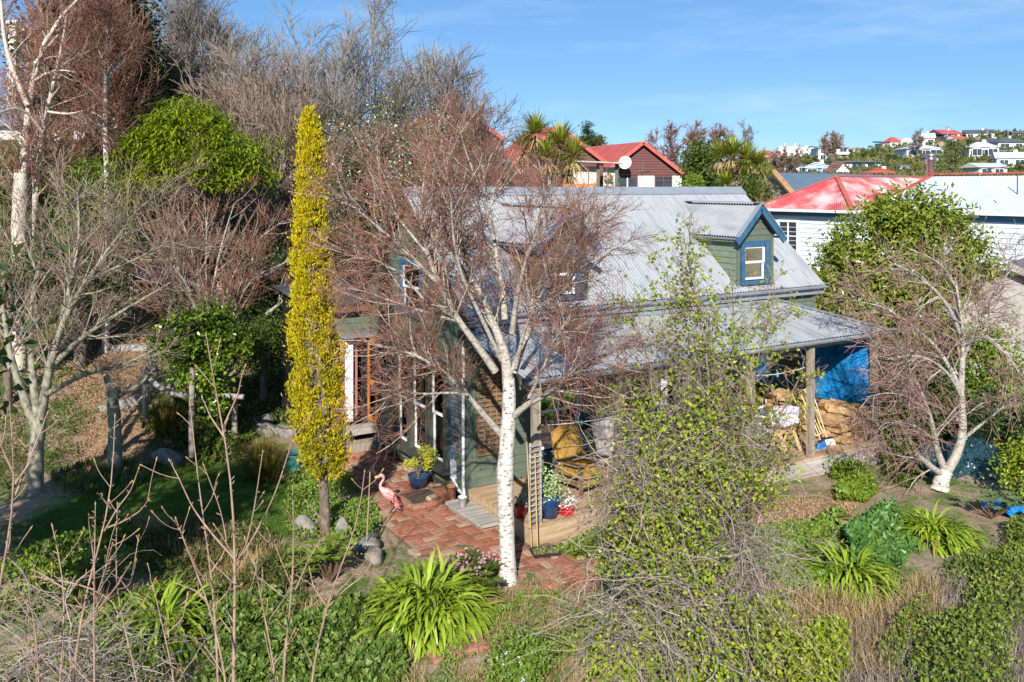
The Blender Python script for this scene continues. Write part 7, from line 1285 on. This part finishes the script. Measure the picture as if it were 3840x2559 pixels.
for k, (px, py, d, t_) in enumerate([(2170,2260,11.4,'broken brick on the slope right of the birch'), (2060,2215,11.8,'half brick near the birch foot'), (2930,2230,11.9,'weathered brick beside the left rusty stake'), (2860,2190,12.1,'brick under the edge of the climber'), (3180,1960,14.2,'mossy brick beside the nasturtium')]):
    o = bpy.data.objects.new('loose_brick', BME[(k+1) % 5]); COL.objects.link(o); p = T3(P(px,py,d)); o.location = p+[0,0,.02]; o.rotation_euler = (rng.normal(0,.15), rng.normal(0,.15), rng.uniform(0,3)); o.scale = (.9,1.1,1.3); tag(o, t_, 'brick', 'loose garden bricks')
lg = GT(3200,1985); lgo = thing('garden_log', 'dark weathered log lying behind the broad leaves', 'log', lg); MB().tube([lg+[-.22,.05,.06], lg+[.25,-.05,.07]], [.07,.065], 9).obj('log', barkb, lgo, True)
# ------------------------------------------------------------ bare shoots in the foreground
def shoot(label, stems, d, r=.012, side=10):
    """sparse bare saplings close to the camera: stems in photograph pixels at distance d"""
    s0 = PL(stems[0], d); base = np.array([s0[0,0], d, float(T(s0[0,0], d))]); o = thing('bare_sapling', label, 'sapling', base, 0, 'bare saplings in the foreground'); lim = []
    for i, s in enumerate(stems):
        q = PL(s, d, d+rng.uniform(-.5,.5)); 
        if i == 0 and q[0,2] > base[2]: q = np.vstack([base, q])
        rr = r*(1 if i == 0 else .6); lim.append((q, rr*1.4 if i == 0 else rr, .0035))
    Pa, Ra = limb_arr(lim, 16); m0 = MB(); v, f = tubes(Pa[:1], Ra[:1], 7); m0.add(v, f); m0.obj('trunk', stemm, o, True)
    if len(lim) > 1: m1 = MB(); v, f = tubes(Pa[1:], Ra[1:], 6); m1.add(v, f); m1.obj('branches', stemm, o, True)
    P1, R1 = grow(Pa, Ra, side, (.12,.45), 5, (.5,.9), .3, .07, .1, .5, .006, .003, .3); P2, R2 = grow(Pa, Ra, side*4, (.02,.05), 3, (.6,1.2), .25, .05, .05, .5, .005, .0035, 0); mb = MB()
    for a, b in ((P1,R1),(P2,R2)): v, f = tubes(a, b, 5); mb.add(v, f)
    mb.obj('twigs', stemm, o); tips = np.concatenate([Pa[:,-1], P1[:,-1]]); tv = np.concatenate([unit(Pa[:,-1]-Pa[:,-2]), unit(P1[:,-1]-P1[:,-2])]); B_ = np.stack([tips-tv*.012, tips+tv*.008, tips+tv*.03],1); v, f = tubes(B_, np.tile(np.array([.003,.007,.001]),(len(B_),1)), 5); MB().add(v, f).obj('buds', mat('swelling_bud', [(.3,.17,.06),(.42,.27,.1)], .6, 8), o)
K = lambda *p: [(x*.6116, 1600+y*.6116) for x, y in p]
shoot('tallest bare sapling with forked shoots in front of the lawn', [K((1430,1570),(1440,1100),(1445,820),(1430,450),(1400,150),(1370,0),(1290,-350),(1265,-560)), K((1445,820),(1300,660),(1180,500),(1090,300),(1040,210)), K((1450,830),(1510,740),(1560,500),(1610,160)), K((1450,850),(1600,600),(1700,380),(1810,30)), K((1370,0),(1460,-200),(1480,-300)), K((1385,80),(1290,-60),(1240,-180))], 7.4, .016, 14)
shoot('thin bare sapling just left of the tallest one', [K((1340,1570),(1310,1000),(1260,650),(1215,350),(1180,0),(1165,-140)), K((1310,1000),(1210,880),(1140,720),(1080,570)), K((1290,900),(1400,740),(1350,500),(1250,240))], 7.6, .011, 12)
shoot('bare sapling with a many forked crown at the lower left centre', [K((440,1570),(520,1000),(650,620),(690,400),(700,100),(705,-60)), K((580,1000),(575,800),(545,600),(545,540)), K((660,620),(760,580),(860,520),(910,450)), K((640,640),(720,500),(800,400),(850,260)), K((680,500),(620,430),(600,410))], 7.2, .013, 12)
shoot('straight bare sapling rising at the lower left', [K((580,1570),(575,1150),(580,800),(585,480)), K((578,1150),(700,1000),(800,840)), K((576,1000),(450,960),(210,920)), K((577,1080),(640,900),(690,720))], 7.0, .012, 12)
shoot('crooked bare sapling beside the straight one at lower left', [K((360,1570),(410,1100),(370,800),(320,610)), K((410,1050),(480,940),(560,880)), K((405,1000),(250,900),(200,880))], 7.0, .012, 9)
shoot('short bare sapling at the bottom left corner', [K((240,1570),(225,1250),(180,1050),(170,980)), K((225,1250),(120,1180),(0,1120)), K((228,1280),(320,1150),(380,1060))], 6.8, .011, 12)
shoot('bare sapling leaning up the left edge', [K((-60,1250),(0,950),(70,650),(95,400),(85,100),(60,-120)), K((95,420),(150,280),(290,-80)), K((90,300),(20,150),(-20,50)), K((93,350),(200,200),(230,100))], 7.0, .018, 12)
shoot('long slanting bare shoot right of the many forked sapling', [K((860,1570),(760,1250),(700,950),(720,600),(720,480)), K((750,1230),(880,1080),(950,940)), K((720,1000),(800,980),(850,680))], 7.3, .009, 9)
shoot('bare shoot standing between agapanthus and tall sapling', [K((1080,1570),(1000,1250),(960,1050),(940,980)), K((1010,1280),(1120,1180),(1150,1040))], 7.2, .009, 8)
shoot('reddish slanting sapling left of the tall one', [K((1400,1570),(1280,1080),(1210,880),(1120,720),(1080,570)), K((1280,1080),(1210,1010),(1080,960)), K((1300,1120),(1400,1010),(1440,900))], 7.1, .011, 9)
shoot('arching bare sapling before the rhododendron', [K((1730,1570),(1790,1000),(1800,900),(1800,620),(1795,380)), K((1790,1050),(1900,800),(2000,640),(2010,520)), K((1790,980),(1700,760),(1640,630)), K((1785,1080),(1620,950),(1550,900))], 7.8, .013, 10)
shoot('bare sapling slanting towards the flamingo', [K((1900,1570),(2000,1100),(2090,850),(2200,600),(2235,280)), K((2010,1080),(2180,900),(2289,760)), K((2000,1100),(1920,980),(1890,830)), K((1990,1130),(2100,1010),(2250,900),(2280,800))], 7.8, .012, 10)
shoot('low bare sapling at the bottom between the ivy and tall shoots', [K((1700,1570),(1620,1150),(1570,900),(1555,800)), K((1640,1200),(1740,1060),(1800,950)), K((1600,1080),(1500,1000),(1420,960))], 7.3, .011, 9)
# dry bramble mass at the bottom left corner
tb_ = T3(P(150,2480,9.0)); tg = thing('bramble_thicket', 'grey dry bramble stems massed in the bottom left corner', 'bramble', tb_); q, r_ = tangle(420, [(P(120,2420,8.8),(.8,.6,.5)), (P(350,2500,8.6),(.8,.5,.4))], (.4,1.1), 9, .08, .005); v, f = tubes(q, r_, 3); MB().add(v, f).obj('stems', twv, tg)
carpet('dry_stems', 'tangled straw and leaf litter between the leaves at the lower right', 'litter', world_poly([(3000,2450),(3300,2350),(3700,2150),(3900,2200),(3900,2800),(2900,2800)]), 9000, .3, .007, 0, twv, 30, up=.25, shape='strap')
carpet('leaf_litter', 'brown leaf litter and short stalks on the lower left slope', 'litter', world_poly([(300,2200),(1000,2150),(1500,2400),(1700,2700),(200,2700)]), 9000, .22, .007, 0, straw, 31, up=.25, shape='strap')
# fine masses of twigs, leaves and petals that nobody could pick apart
for o in bpy.data.objects:
    if o.type == 'MESH' and o.parent is not None and o.name.split('.')[0] in ('twigs','foliage','leaves','dead_leaves','blades','stems','buds','flowers','blossom','seedlings','succulents','ivy','leafy_growth','old_stems','branches','leaf_head','dead_skirt','crown','wing','tail'):
        if o.name.split('.')[0] not in ('crown','wing','tail'): o['kind'] = 'stuff'
